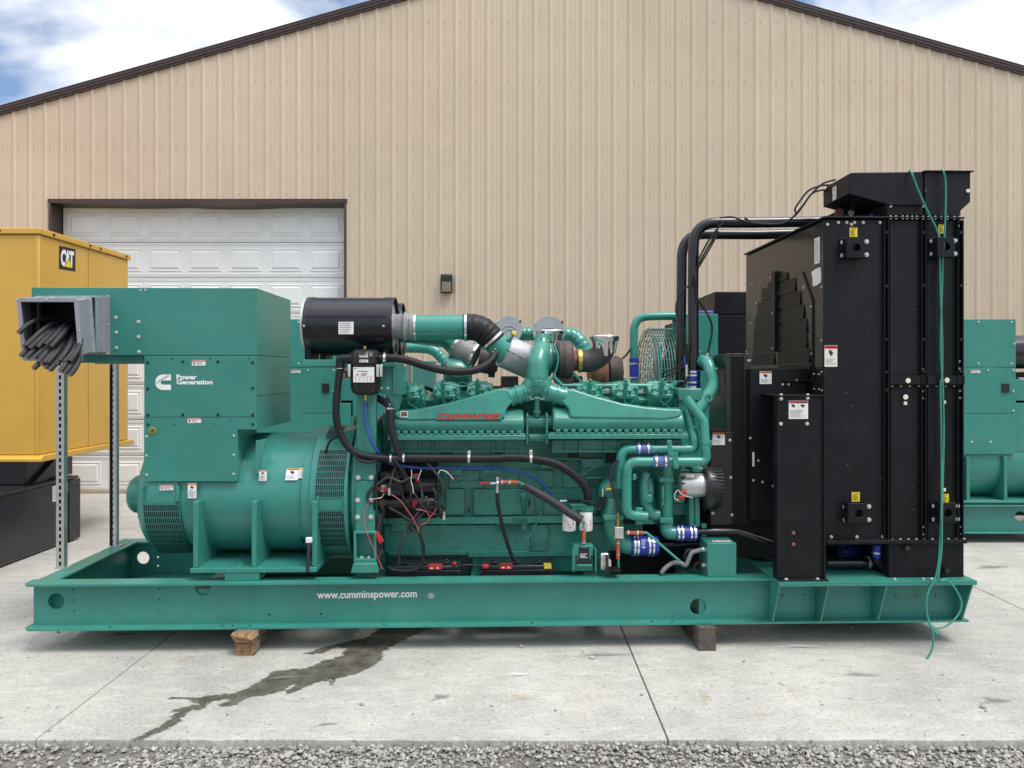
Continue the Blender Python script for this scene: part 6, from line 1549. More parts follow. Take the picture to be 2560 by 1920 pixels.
for i, x in enumerate((1512,1548,1595,1625,1660,1692,1736,1772,1820,1862,1905,1952,1998)):
    p_ = R7(x, 398, VX-.012); bolt(rad, (p_.x, VX-.010, zr1+.012), .009, 'bolt_zinc', 'z'); bolt(rad, (p_.x, VX-.012, zr1-.0005), .009, 'bolt_zinc', '-z')
for x in (1150, 1208, 1262, 1322, 1438): bolt(rad, R7(x, 432, VX-.0005), .0105, 'bolt_zinc')
for x in (1075, 1240): bolt(rad, R7(x, 445, VX-.0005), .0105, 'bolt_zinc')
for i in range(9): p_ = R8(1250+65*i, 72, VX-.01); bolt(rad, (p_.x, VX-.010, p_.z), .0085, 'bolt_zinc', '-z')
for i in range(10): p_ = R8(1255+58*i, 1195, VX-.03); bolt(rad, (p_.x, VX-.030, R8(0,1200,VX-.04).z), .0085, 'bolt_rust' if i % 4 == 0 else 'bolt_zinc', 'z')
for y in (335, 720, 1108): bolt(rad, R8(745, y, VL+.02), .0095, 'bolt_zinc', '-v')
for fn, x, y in ((R7,1632,1525),(R7,1901,1522),(R7,1615,1638)):
    mb = MB(); q = fn(x, y, VX-.0165); mb.cyl(q, q+Vector((0,-.002,0)), .0165, n=20); mb.build('round_sticker', 'decal_cream', rad)
for fn, x, y in ((R8,1350,198),(R8,1632,190),(R8,1632,828)):
    boxf(fn, x-12, y-12, x+12, y+12, VX+.0015, VX+.004, 'square_sticker', 'decal_cream', rad, 0)
# hat brackets
def hat(fn, x0, x1, fx0, fx1, y0, y1, bolts, hx, hy):
    v = VX-.001; d = .075
    a, b_ = fn(x0, y0, v-d), fn(x1, y1, v-d)
    mb = MB(); c_ = fn(hx, hy, v-d); mb.plate([(a.x,b_.z),(b_.x,b_.z),(b_.x,a.z),(a.x,a.z)], [circ(c_.x, c_.z, .026, 20)], 'v', v-d, v-d+.008)
    mb.box((a.x, v-d+.0082, b_.z), (a.x+.008, v-.0085, a.z)); mb.box((b_.x-.008, v-d+.0082, b_.z), (b_.x, v-.0085, a.z))
    e, f = fn(fx0, y0+5, v), fn(fx1, y1-5, v); mb.box((e.x, v-.008, f.z), (f.x, v, e.z))
    mb.build('lifting_bracket', 'black_paint', rad, bevel=.003, smooth=20)
    for x, y in bolts: bolt(rad, fn(x, y, v-.0085), .0155, 'bolt_zinc')
hat(R7, 1210, 1332, 1158, 1362, 538, 676, ((1179,570),(1345,565),(1178,660),(1345,655)), 1277, 606)
hat(R7, 1836, 1950, 1778, 1972, 534, 670, ((1796,562),(1958,558),(1796,650),(1958,649)), 1898, 599)
hat(R8, 936, 1072, 888, 1100, 926, 1072, ((909,951),(1083,950),(909,1046),(1083,1046)), 1012, 1003)
hat(R8, 1600, 1718, 1534, 1742, 922, 1072, ((1556,946),(1728,946),(1556,1042),(1728,1041)), 1661, 998)
for fn, x0, y0, x1, y1 in ((R7,1227,468,1281,531),(R7,1841,446,1883,508),(R8,958,845,1016,914),(R8,1608,858,1664,925)): decal_f(rad, fn, x0, y0, x1, y1, VX-.0005, 'yellow', 'caution_sticker')
decal_f(rad, R7, 1054, 1281, 1142, 1429, VX-.0005, 'warn_cream')
decal_f(rad, R7, 1060, 1281, 1061, 1282, VX+.02, 'text', 'small_label') if False else None
# coolant hose under the core
p_ = R8(1140, 1225, -.05); bhs = pipe('drain_hose', bend(V3(R8, (1140,1225,-.04),(1140,1340,-.04),(1180,1385,-.03),(1230,1395,-.02)), .03), .022, 'rubber')
sleeve(bhs, R8(1140,1228,-.04), R8(1140,1322,-.04), .025, 'blue_silicone', (.6,)); 
pl2 = pipe('lower_tank_pipe', V3(R8, (770,1360,.05),(1225,1358,.05)), .036, 'black_gloss'); sleeve(pl2, R8(880,1280,.3), R8(1020,1275,.3), .05, 'blue_silicone', (.1,.9)); band(pl2, R8(1075,1358,.05), (1,0,0), .038, .02, 'steel_zinc')
mb = MB(); mb.cyl(R8(1365,1255,VX-.02), R8(1365,1255,VX-.07), .019, .015, 14); mb.cyl(R8(1640,1410,VX-.02), R8(1655,1418,VX-.08), .019, .014, 14); mb.build('drain_plugs', 'plastic_black', rad)['kind'] = 'stuff'

# fan shroud: left face with two columns of louvres
U0 = ur0; LF4 = LFx(D4, U0); LF7 = LFx(R7, U0)
sh = MB(); zsb = LF4(1220, 1215).z
vfar = LF7(512, 800).y
us1 = um-.01
sh.box((U0-.0, VX+.013, zsb), (us1, vfar, zr1-.02)); shroud = sh.build('fan_shroud', 'black_panel', gen, bevel=.003, smooth=0)
right = [(1665,125,1545), (1760,125,1540), (1825,300,1540), (1870,470,1540), (1905,640,1540), (1905,815,1540), (1940,990,1540), (1948,1155,1540), (1950,1320,1630)]
ytop_r = [25, 125, 300, 470, 640, 815, 990, 1155]; xr_r = [1662, 1760, 1825, 1870, 1905, 1905, 1940, 1948]
ytop_l = [90, 155, 325, 490, 660, 830, 1000]; xl_l = [1418, 1335, 1285, 1255, 1235, 1232, 1215]
def slat(x0, x1, yt, yb, xref):
    a, b_ = LF4(xref, yt), LF4(xref, yb); v0, v1 = sorted((LF4(x0, (yt+yb)/2).y, LF4(x1, (yt+yb)/2).y))
    mb = MB(); o_ = U0-.001
    mb.hexa([(o_-.011, v0, b_.z), (o_, v0, b_.z), (o_, v1, b_.z), (o_-.011, v1, b_.z), (o_-.002, v0, a.z-.006), (o_, v0, a.z-.006), (o_, v1, a.z-.006), (o_-.002, v1, a.z-.006)])
    mb.build('louvre_slat', 'louvre', shroud, smooth=0)
for k in range(len(ytop_r)):
    yb = ytop_r[k+1] if k+1 < len(ytop_r) else 1300
    slat(1541, xr_r[k], ytop_r[k], yb, 1545)
for k in range(len(ytop_l)):
    yb = ytop_l[k+1] if k+1 < len(ytop_l) else 1165
    slat(xl_l[k], 1496, ytop_l[k], yb, 1490)
a, b_ = LF4(1497, 5), LF4(1540, 1000); mb = MB(); mb.box((U0-.030, b_.y, b_.z), (U0-.001, a.y, a.z)); mb.build('centre_post', 'black_paint', shroud, bevel=.002)
# raised edge of the shroud opening and bolts on it
mb = MB(); q = [LF4(x, y) for x, y in ((1850,0),(1978,360),(1978,1370))]; mb.tube([p+Vector((-.004,0,0)) for p in q], .007, 6); mb.build('seam_bead', 'black_paint', shroud)
for x, y in ((1200,145),(1312,123),(1443,70),(1858,180),(1858,205),(1262,385),(1190,640),(1955,435),(1955,1028),(1200,1107),(1138,1000),(1513,522),(1513,962),(2082,190),(2082,862),(2085,1257),(1990,1283),(2055,1287),(1993,1470),(2055,1475),(2087,1490)): bolt(shroud, LF4(x, y)+Vector((-.001 if x < 1490 or x > 1545 else -.031,0,0)), .0085, 'bolt_zinc', '-u')
def decal_l(parent, x0, y0, x1, y1, style, name='warning_label', f=LF7):
    a, b_ = f(x0, y1), f(x1, y0); c_ = f(x0, y0)
    decal(parent, name, (U0-.0012, a.y, a.z), (0,-1,0), (0,0,1), a.y-b_.y, c_.z-a.z, (-1,0,0), style)
decal_l(shroud, 987, 545, 1023, 722, 'text', 'instruction_label'); 
mb = MB(); q = [LF7(x, y)+Vector((-.002,0,0)) for x, y in ((965,775),(990,755),(1028,740),(1034,800),(1030,845),(1000,868),(975,873),(972,810))]; mb.add(q, [tuple(range(8))]); mb.fix = True; mb.build('torn_sticker', 'decal_white', shroud, smooth=0)['label'] = 'torn white sticker'
# rear half of the shroud under the louvres, belt guards
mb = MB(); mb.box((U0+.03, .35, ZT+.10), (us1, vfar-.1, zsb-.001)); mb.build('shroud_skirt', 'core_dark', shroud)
mb = MB(); a, b_ = LF4(1630,1215), LF4(1985,1659); mb.box((U0+.004, VX+.013, ZT+.3), (U0+.012, .55, zsb-.002)); mb.build('lower_shield', 'black_panel', shroud)
a, b_ = D4(1190, 1217, .12), D4(1632, 1660, .12)
mb = MB(); zlow = R8(500, 1050, .12).z; mb.box((a.x, .12, zlow), (U0-.01, .60, a.z)); bgd = mb.build('belt_guard', 'black_paint', gen, bevel=.003)
decal_f(bgd, D4, 1302, 1248, 1452, 1407, .119, 'warn')
for x, y in ((1592,1413),(1665,1412),(1768,1365)): bolt(bgd, D4(x, y, .119), .009, 'bolt_zinc')
boxf(D4, 1625, 1362, 1975, 1376, .08, .125, 'guard_lip', 'black_paint', bgd)
for x, y in ((1808,170),(1845,678),(1955,697),(2080,745),(1902,440)): bolt(bgd, D3(x, y, .119), .009, 'bolt_zinc')
boxf(D3, 1835, 340, 1856, 510, .112, .1185, 'white_tag', 'decal_white', bgd, 0)
# fan drive guard with slotted front
a = D4(885, 1023, .19); b_ = D4(1186, 1023, .19); zlo = D3(1400, 1215, .19).z
gd_ = MB(); gd_.box((a.x+.003, .196, zlo), (b_.x-.003, .60, a.z-.003)); fdg = gd_.build('fan_drive_guard', 'core_dark', gen, bevel=.003)
mb = MB(); mb.box((a.x, .19, zlo), (D4(940,1023,.19).x, .1955, a.z)); mb.build('guard_frame', 'black_panel', fdg, bevel=.002)
mb = MB(); mb.box((D4(1110,1023,.19).x, .19, zlo), (b_.x, .1955, a.z)); mb.build('guard_frame', 'black_panel', fdg, bevel=.002)
mb = MB(); mb.box((D4(941,1023,.19).x, .19, D4(0,1068,.19).z), (D4(1109,1023,.19).x, .1955, a.z)); mb.build('guard_frame', 'black_panel', fdg, bevel=.002)
gb = MB()
for k in range(9): x = D4(952+18*k, 0, .19).x; gb.box((x, .191, zlo), (x+.0035, .195, D4(0,1069,.19).z))
for k in range(8):
    z = D4(0, 1240+175*k, .19).z
    if z > zlo: gb.box((D4(941,0,.19).x, .1905, z), (D4(1109,0,.19).x, .1945, z+.003))
gb.build('guard_bars', 'black_paint', fdg)['kind'] = 'stuff'
mb = MB(); mb.box((a.x-.003, .1965, zlo), (a.x+.0025, .58, a.z-.004)); mb.build('guard_side', 'black_panel', fdg, bevel=.002)
for x, y in ((765,1215),(730,1560),(1165,1112)): bolt(fdg, D4(x, y, .19 if x > 1000 else .3), .009, 'bolt_zinc', '-v' if x > 1000 else '-u')
pnl = boxf(D3, 1330, 100, 1590, 1212, .172, .184, 'guard_panel', 'black_panel', gen, .002)
decal_f(pnl, D3, 1352, 100, 1500, 252, .1715, 'warn')
for x, y in ((1560,195),(1572,643),(1588,1092),(1355,1072)): bolt(pnl, D3(x, y, .1715), .0105, 'bolt_zinc')
boxf(D3, 1330, 60, 1535, 98, .15, .30, 'guard_shelf', 'black_paint', pnl, .002)
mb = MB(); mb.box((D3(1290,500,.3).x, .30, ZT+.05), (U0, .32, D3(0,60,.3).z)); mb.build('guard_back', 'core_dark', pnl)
for k, y in enumerate((215,470)):
    q = D3(1640, y, .24); mb = MB()
    for j in range(5): mb.lathe([(0,.06-.008*k),(.004,.064-.008*k),(.008,.06-.008*k)], (q.x-.03+.011*j, .30, q.z), (1,0,0), 28)
    mb.build('fan_pulley', 'green_engine', gen, smooth=30)['kind'] = 'stuff'
# stay bars between radiator and skid, right of the engine
for s_ in (VX+.25, VZ-.2):
    mb = MB(); a = R8(250, 950, s_); mb.tube([R8(230, 945, s_), R8(440, 1065, s_)], .014, 8); mb.build('radiator_stay', 'black_paint', gen)
# ---- header tank
hp = [(1225,100),(1240,85),(1722,79),(1738,95),(1740,386),(1486,386),(1481,305),(1225,235)]
mb = MB(); mb.prism(poly_v(R7, hp, VX+.01), 'v', VX+.01, .28); ht = mb.build('header_tank', 'black_paint', gen, bevel=.006, smooth=20)
mb = MB(); mb.box((R7(1487,0,VX).x, VX+.02, zr1+.0125), (R7(1738,0,VX).x, 1.2, R7(0,388,VX).z)); mb.build('tank_base', 'black_paint', ht)
p2_ = [(1747,84),(1758,76),(2064,76),(2062,290),(1996,350),(1996,386),(1749,386)]
mb = MB(); mb.prism(poly_v(R7, p2_, VX+.006), 'v', VX+.006, VZ-.05); mb.build('top_tank', 'black_paint', ht, bevel=.004, smooth=20)
mb = MB(); a, b_ = R7(1745,70,VX-.01), R7(2086,76,VX-.01); mb.box((a.x, VX-.012, a.z-.008), (b_.x, VZ-.03, a.z)); mb.build('tank_lip', 'black_paint', ht, bevel=.001)
mb = MB(); q = R7(2046,213,VX); mb.cyl(q+Vector((0,.005,0)), q+Vector((0,-.004,0)), .012, n=14); mb.build('lifting_hole', 'decal_cream', ht)
mb = MB(); q = R7(1758,210,VX); mb.cyl(q+Vector((0,.007,0)), q+Vector((0,.0035,0)), .011, n=14); mb.build('bolt_hole', 'core_dark', ht)
for x, y in ((1512,318),(1740,318)): bolt(ht, R7(x, y, VX+.0095), .011, 'bolt_zinc')
boxf(R7, 1487, 300, 1745, 309, VX-.01, VX+.0095, 'tank_ledge', 'black_paint', ht, .001)
ULF = R7(1225, 200, VX+.01).x; LFt = LFx(R7, ULF)
a, b_ = LFt(1112, 282), LFt(1137, 175); decal(ht, 'instruction_label', (ULF-.001, a.y, a.z), (0,-1,0), (0,0,1), a.y-b_.y, b_.z-a.z, (-1,0,0), 'tall')
mb = MB(); mb.prism(poly_v(R7, [(1130,405),(1150,345),(1170,335),(1300,335),(1320,405)], .2), 'v', .20, .212); tb_ = mb.build('lifting_eye', 'black_paint', ht, bevel=.003)
mb = MB(); q = R7(1150,368,.18); mb.lathe([(0,.03),(.02,.03)], q, (0,-1,0), 20); mb.build('shackle', 'rust', ht)
mb = MB(); q = R7(1238,366,.199); mb.cyl(q+Vector((0,.0005,0)), q+Vector((0,-.001,0)), .022, n=18); mb.build('eye_hole', 'decal_cream', ht)
pipe('overflow_hose', cr(V3(R7, (1440,330,.1),(1400,360,.1),(1388,400,.1)), 5), .014, 'conduit_grey'); sleeve(None, R7(1388,405,.1), R7(1388,372,.1), .022, 'blue_silicone', ())

# ------------------------------------------------------------------ timbers under the skid
def G2(x, y): return G(1280+x*.57866, 1500+y*.57866, -.13)
def timber(u0, u1, v0, v1, z1, name, mat, label, rough):
    mb = MB(); n = 14; rng = random.Random(int(u0*100)); ring = []
    for i in range(n+1):
        t = i/n; v = v0 + (v1-v0)*t; row = []
        for (a, b_) in ((0,0),(.5,0),(1,0),(1,.35),(1,.7),(1,1),(.7,1),(.3,1),(0,1),(0,.7),(0,.4)):
            row.append((u0+(u1-u0)*a + rng.gauss(0, rough), v + (rng.gauss(0, rough*1.5) if i == 0 else 0), max(.0005, .0005+(z1-.001)*b_ + (rng.gauss(0, rough) if 0 < b_ < 1 else 0))))
        ring.append(row)
    k = 11; vv = [p for r_ in ring for p in r_]; ff = []
    for i in range(n):
        for j in range(k): ff.append((i*k+j, i*k+(j+1) % k, (i+1)*k+(j+1) % k, (i+1)*k+j))
    mb.add(vv, ff, 1); mb.F += [tuple(reversed(range(k))), tuple(range(n*k, (n+1)*k))]; mb.M += [0, 0]; mb.fix = True
    return mb
z_t = ZB-.001
a, b_ = B(1712, 1553, -.12), B(1850, 1553, -.12)
wbk = thing('split_timber', 'cracked light brown timber block under the left of the green skid', 'timber', ((a.x+b_.x)/2, .4, 0), TH)
timber(a.x, b_.x, -.12, 1.0, .080, '', '', '', .0065).build('lower_piece', ['wood_fresh', 'wood_side'], wbk, bevel=.002, smooth=0)
mb = timber(a.x-.010, b_.x+.012, -.128, 1.0, z_t-.087, '', '', '', .008); mb.V = [(x + .006*math.sin(y*9), y, z+.087) for x, y, z in mb.V]; mb.build('upper_piece', ['wood_fresh', 'wood_side'], wbk, bevel=.002, smooth=0)
a, b_ = G2(806, 217), G2(880, 217)
mb = timber(a.x, b_.x, -.13, 1.0, z_t, '', '', '', .0022)
single(mb, 'timber_block', ['wood_grey', 'wood_grey'], 'dark grey weathered timber block under the right of the green skid', 'timber', TH, bevel=.002, smooth=0)

# ------------------------------------------------------------------ batteries standing in the skid
def battery(x0, fn0, x1, fn1, v0, v1, label, reds, posts):
    a, b_ = fn0(x0, 1500, v0), fn1(x1, 1500, v0); zt_ = .495; c0 = ((a.x+b_.x)/2, (v0+v1)/2, ZB+.13)
    t = thing('battery', label, 'battery', c0, TH, 'batteries in the skid')
    mb = MB(); mb.box((a.x, v0, ZB+.13), (b_.x, v1, zt_-.03)); mb.build('case', 'plastic_black', t, bevel=.006)
    mb = MB(); mb.box((a.x-.003, v0-.003, zt_-.0295), (b_.x+.003, v1+.003, zt_)); mb.build('lid', 'plastic_black', t, bevel=.008)
    for u in posts:
        q = a.x+(b_.x-a.x)*u; mb = MB(); mb.box((q-.02, v0+.03, zt_+.0005), (q+.02, v0+.07, zt_+.02)); mb.cyl((q, v0+.05, zt_+.02), (q, v0+.05, zt_+.034), .012, n=12); mb.build('terminal_cap', 'plastic_black', t, bevel=.004)
    for u0_, u1_, st in reds:
        q0, q1 = a.x+(b_.x-a.x)*u0_, a.x+(b_.x-a.x)*u1_
        mb = MB(); mb.box((q0, v0-.0045, zt_-.024), (q1, v0-.0032, zt_-.002)); mb.box((q0, v0-.0044, zt_+.0002), (q1, v0+.05, zt_+.0015)); mb.box((q0+.012, v0-.0052, zt_-.018), (q0+.03, v0-.0046, zt_-.010), 1); mb.box((q1-.03, v0-.0052, zt_-.02), (q1-.02, v0-.0046, zt_-.006), 1)
        mb.build('label', [st, 'decal_white'], t)
battery(380, D1, 1390, D1, .12, .34, 'black battery with a red label nearest the cable loop', ((.56,.74,'decal_red'),), (.22,.48,.80))
battery(1665, D1, 785, D2, .12, .34, 'black battery with red and yellow labels beside the green priming pump', ((.27,.44,'decal_red'),(.88,.98,'decal_yellow')), (.18,.50,.80))

# ------------------------------------------------------------------ green line hanging over the radiator
def BZ(x, y, v): return G(1280+x*.57866, 1500+y*.57866, v)
vb_ = VX-.035
rope = MB()
s1_ = [R7(1640,78,.10), R7(1652,76,VX-.012), R7(1690,180,vb_), R7(1760,340,vb_), R7(1830,480,vb_), R7(1850,560,VX-.05), R7(1852,680,vb_), R7(1855,900,vb_), R7(1868,1250,vb_), R7(1866,1500,vb_), R8(1604,60,vb_), R8(1608,300,vb_), R8(1612,600,vb_), R8(1612,920,VX-.09), R8(1605,1110,VX-.09), R8(1596,1300,VX-.11), R8(1570,1460,-.225), R8(1520,1560,-.235), BZ(1790,10,-.24), BZ(1795,70,-.25), BZ(1820,130,-.26), BZ(1855,152,-.27)]
s2_ = [R7(1868,66,.10), R7(1872,66,VX-.018), R7(1890,140,vb_), R7(1892,300,vb_), R7(1884,520,vb_), R7(1880,600,VX-.05), R7(1872,690,vb_), R7(1866,900,vb_), R7(1856,1300,vb_), R7(1872,1560,vb_), R8(1622,120,vb_), R8(1628,400,vb_), R8(1620,800,VX-.05), R8(1614,1000,VX-.095), R8(1612,1250,VX-.11), R8(1590,1470,-.23), R8(1640,1480,-.23), R8(1700,1530,-.235), R8(1740,1600,-.24), BZ(1942,15,-.245), BZ(1930,60,-.25), BZ(1880,110,-.255), BZ(1825,122,-.26), BZ(1800,95,-.26), BZ(1815,130,-.27), BZ(1818,200,-.28), BZ(1795,250,-.29), BZ(1770,273,-.30)]
rope.tube(cr(s1_, 6), .0062, 10); rope.tube(cr(s2_, 6), .0062, 10)
single(rope, 'green_cord', 'rope_green', 'thin green cord hanging over the black radiator down to the pavement', 'cord', TH, smooth=50)

# ------------------------------------------------------------------ YELLOW GENERATOR ENCLOSURE, left
YX, YY0, YY1, YZ0, YZ1 = -4.62, 2.23, 3.83, .93, 3.20
yg = thing('enclosed_generator', 'yellow enclosed generator on a black base tank at the left edge', 'generator', (-6.6, 3.0, 0))
mb = MB(); mb.box((-9.2, YY0, YZ0+.06), (YX, YY1, YZ1-.06)); body = mb.build('enclosure', 'cat_yellow', yg, bevel=.012, smooth=20)
mb = MB(); mb.box((-9.22, YY0-.022, YZ1-.0595), (YX+.022, YY1+.022, YZ1)); lid = mb.build('roof', 'cat_yellow', yg, bevel=.008)
mb = MB(); mb.prism([(YY0-.05, YZ0), (YY1+.05, YZ0), (YY1+.05, YZ0+.03), (YY1, YZ0+.0595), (YY0, YZ0+.0595), (YY0-.05, YZ0+.03)], 'u', -9.22, YX+.05); mb.build('sill', 'cat_yellow', yg, bevel=.006)
mb = MB(); mb.box((YX-.045, YY0-.006, YZ0+.0605), (YX+.006, YY0+.05, YZ1-.061)); mb.build('corner_post', 'cat_yellow', yg, bevel=.015)
for fr in (.12, .5, .62, .95): bolt(lid, (YX+.022, YY0+(YY1-YY0)*fr, YZ1-.03), .016, 'bolt_black', 'u')
bolt(lid, (W(3, 577, YY0).x, YY0-.022, YZ1-.03), .014, 'bolt_black')
for yy in (.5, ): 
    mb = MB(); y_ = YY0+(YY1-YY0)*yy; mb.box((YX, y_-.002, YZ0+.0605), (YX+.0015, y_+.002, YZ1-.061)); mb.build('panel_seam', 'trim_brown', body)
# emblem: white letters with a yellow triangle on a black plate
def LY(px, py):
    d = ray(px, py); t = YX/d.x; return Vector((YX, -CAM_D+t, CAM_H+d.z*t))
c00, c10, c11, c01 = LY(147, 672), LY(188, 679), LY(188.5, 623), LY(147.5, 614)
def LQ(a, b_, k): p = c00.lerp(c10, a).lerp(c01.lerp(c11, a), b_); return (YX+.002+.0006*k, p.y, p.z)
em = MB(); em.add([LQ(0,0,0), LQ(1,0,0), LQ(1,1,0), LQ(0,1,0)], [(0,1,2,3)], 0)
put_text(em, 'CAT', lambda a, b_: LQ(.10+.80*a, .14+.74*b_, 1), 1, .05, 0, .8)
em.add([LQ(.30,.12,2), LQ(.84,.10,2), LQ(.57,.56,2)], [(0,1,2)], 0); em.add([LQ(.33,.14,3), LQ(.81,.13,3), LQ(.57,.52,3)], [(0,1,2)], 2)
em.build('emblem', ['decal_black', 'lettering_white', 'decal_yellow'], body, smooth=0)
mb = MB(); mb.box((-9.1, .95, .012), (-4.70, 2.95, .66)); tank = mb.build('base_tank', 'cat_black', yg, bevel=.02)
mb = MB(); mb.box((-9.1, .93, .6605), (-4.685, 2.97, .69)); mb.build('tank_top', 'cat_black', yg, bevel=.008)
mb = MB(); mb.box((-8.9, 2.30, .6905), (-4.80, 3.05, YZ0-.0005)); mb.build('base_frame', 'cat_black', yg, bevel=.01)
mb = MB(); mb.box((-4.699, 2.80, .02), (-4.68, 2.99, .658)); mb.build('end_plate', 'cat_black', yg, bevel=.004)
for z in (.1, .35, .58): bolt(tank, (-4.68, 2.93, z), .012, 'bolt_black', 'u')
mb = MB(); mb.prism([(2.35,.6905),(2.55,.6905),(2.95,YZ0-.001),(2.75,YZ0-.001)], 'u', -4.795, -4.76); mb.build('brace', 'cat_black', yg)
for px0, py0, px1, py1 in ((131,1255,143,1213),(163,1232,175,1205)):
    d = ray(px0, py0); t = -4.698/d.x; a = (-4.698, -CAM_D+t, CAM_H+d.z*t); d2 = ray(px1, py1); t2 = -4.698/d2.x
    decal(tank, 'data_label', a, (0,1,0), (0,0,1), t2-t, CAM_H+d2.z*t2-a[2]-.0, (1,0,0), 'text')

# ------------------------------------------------------------------ BACKGROUND GENERATOR SETS (one built, one copied)
Y0 = 2.85
def PB(px, py, dy=0.0): return W(px, py, Y0+dy)
gb_ = thing('background_generator', 'green generator set standing behind the nearest one, grey end caps and caged fan visible', 'generator', (0.2, Y0+.55, 0), 0, 'green generator sets in the back row')
xr = PB(841, 900).x                               # right edge of its cabinet
def bb(x0, x1, y0, y1, z0, z1, name, mat, bev=.004, par=None):
    mb = MB(); mb.box((x0, y0, z0), (x1, y1, z1)); return mb.build(name, mat, par or gb_, bevel=bev, smooth=20)
cab = bb(xr-1.15, xr, Y0, Y0+.85, 1.852, 2.36, 'terminal_cabinet', 'green_sheet')
bb(xr-1.15, xr, Y0+.002, Y0+.85, 1.362, 1.848, 'cabinet_body', 'green_sheet', par=cab)
mb = MB(); mb.prism([(xr-.62,.93),(xr-.003,.93),(xr-.003,1.358),(xr-1.15,1.358),(xr-1.15,.42),(xr-.56,.42),(xr-.56,.86),(xr-.54,.93)], 'v', Y0-.002, Y0+.05); mb.build('cabinet_skirt', 'green_sheet', cab, bevel=.003, smooth=0)
for dx, z in ((.05,2.33),(.05,1.89),(.02,2.1),(.4,2.33),(.4,1.89),(.03,1.82),(.03,1.6),(.03,1.39),(.3,1.82),(.47,1.06),(.27,1.06)): bolt(cab, (xr-dx, Y0-.002, z), .012, 'bolt_zinc')
bb(xr-.15, xr-.075, Y0-.012, Y0, 1.58, 1.68, 'door_latch', 'plastic_black', .003, cab)
decal(cab, 'warning_label', (xr-.48, Y0, 1.79), (1,0,0), (0,0,1), .10, .035, (0,-1,0), 'danger')
zc2 = .83
mb = MB(); mb.lathe([(0,.30),(.05,.40),(.12,.425),(1.75,.425)], (xr-1.25, Y0+.45, zc2), (1,0,0), 48); al2 = mb.build('alternator', 'green_sheet', gb_, smooth=35)
mb = MB(); mb.lathe([(0,.47),(.30,.48)], (xr+.502, Y0+.45, zc2+.02), (1,0,0), 40); mb.build('drive_end_adapter', 'green_sheet', al2, smooth=35)
for dx in (-.535, -.14, .30):
    mb = MB(); mb.prism([(Y0-.02,.445),(Y0-.02,.90),(Y0+.02,.905),(Y0+.12,.90),(Y0+.2,.60),(Y0+.3,.445)], 'u', xr+dx, xr+dx+.035); mb.build('gusset', 'green_sheet', al2, bevel=.003)
bb(xr-.60, xr+.45, Y0-.04, Y0+.92, .415, .4445, 'foot', 'green_sheet', par=al2)
mb = MB(); mb.tube(cr([(xr+.06,Y0+.10,1.30),(xr+.05,Y0+.08,1.26),(xr+.05,Y0+.06,1.08),(xr+.06,Y0+.07,1.02)],4), .014, 8); mb.build('lifting_lug', 'green_sheet', al2)
# skid
mb = MB(); sx0, sx1 = xr-1.75, xr+4.75
mb.plate([(sx0,.115),(sx1,.115),(sx1,.385),(sx0,.385)], [circ(xr+.045, .27, .055)], 'v', Y0, Y0+.012)
mb.box((sx0, Y0+.95, .115), (sx1, Y0+.962, .385)); sk2 = mb.build('skid_frame', 'green_frame', gb_, bevel=.002)
for z0, z1 in ((.3855,.40),(.10,.1145)):
    for ya in (Y0-.07, Y0+.88): bb(sx0, sx1, ya, ya+.15, z0, z1, 'rail_flange', 'green_frame', .002, sk2)
for xx in (sx0+.1, sx0+1.5, sx0+3, sx0+4.5, sx1-.2): bb(xx, xx+.1, Y0+.0125, Y0+.9495, .12, .38, 'cross_member', 'green_frame', .002, sk2)
for xx in (sx0+.8, sx1-1.2): bb(xx, xx+.14, Y0-.1, Y0+1.05, .0, .0995, 'bearer', 'wood_grey', .004, sk2)
# engine
ex0, ex1 = xr+.85, PB(1700, 900).x
eng = bb(ex0, ex1, Y0+.2, Y0+.75, .45, 1.42, 'engine_block', 'green_old', .02)
for s_ in (Y0+.05, Y0+.62): bb(ex0+.05, ex1-.05, s_, s_+.28, 1.15, 1.5, 'bank_cover', 'green_old', .03, eng)
pq = PB(749, 1082); pr2 = PB(880, 987)
bb(pq.x, pr2.x, Y0+.05, Y0+.55, .92, 1.50, 'control_box', 'green_frame', .004)
bb(pq.x+.04, pq.x+.25, Y0+.035, Y0+.049, .95, 1.47, 'box_door', 'green_frame', .003); bb(pq.x+.30, pr2.x-.02, Y0+.035, Y0+.049, .95, 1.47, 'box_door', 'green_frame', .003)
bx_ = PB(1027, 970); by_ = PB(1080, 905); bb(bx_.x, by_.x, Y0+.1, Y0+.4, 1.40, CAM_H+(930-902)*(Y0+CAM_D)/FPX, 'filter_housing', 'green_old')
mb = MB(); q = PB(1091, 970, .2); mb.cyl((q.x, Y0+.25, 1.35), (q.x, Y0+.25, CAM_H+.10), .045, n=24); mb.build('filter_canister', 'disc_grey', gb_)
def pB(name, pts, r, mat, n=18, rib=0):
    P_ = cr([PB(x, y, d) for x, y, d in pts], 7)
    if rib: P_, rr_ = ribbed(P_, r, rib, r*.05)
    else: rr_ = r
    mb = MB(); mb.tube(P_, rr_, n); return mb.build(name, mat, gb_, smooth=55)
def e3(x, y): return 680+x*.28933, 680+y*.28933
def e4(x, y): return 1180+x*.28933, 680+y*.28933
pB('intake_pipe', [(*e3(1000,655),.3),(*e3(1300,655),.3),(*e3(1400,680),.3),(*e3(1460,735),.3),(*e3(1510,800),.3),(*e3(1600,900),.3)], .060, 'green_pipe', 20, .05)
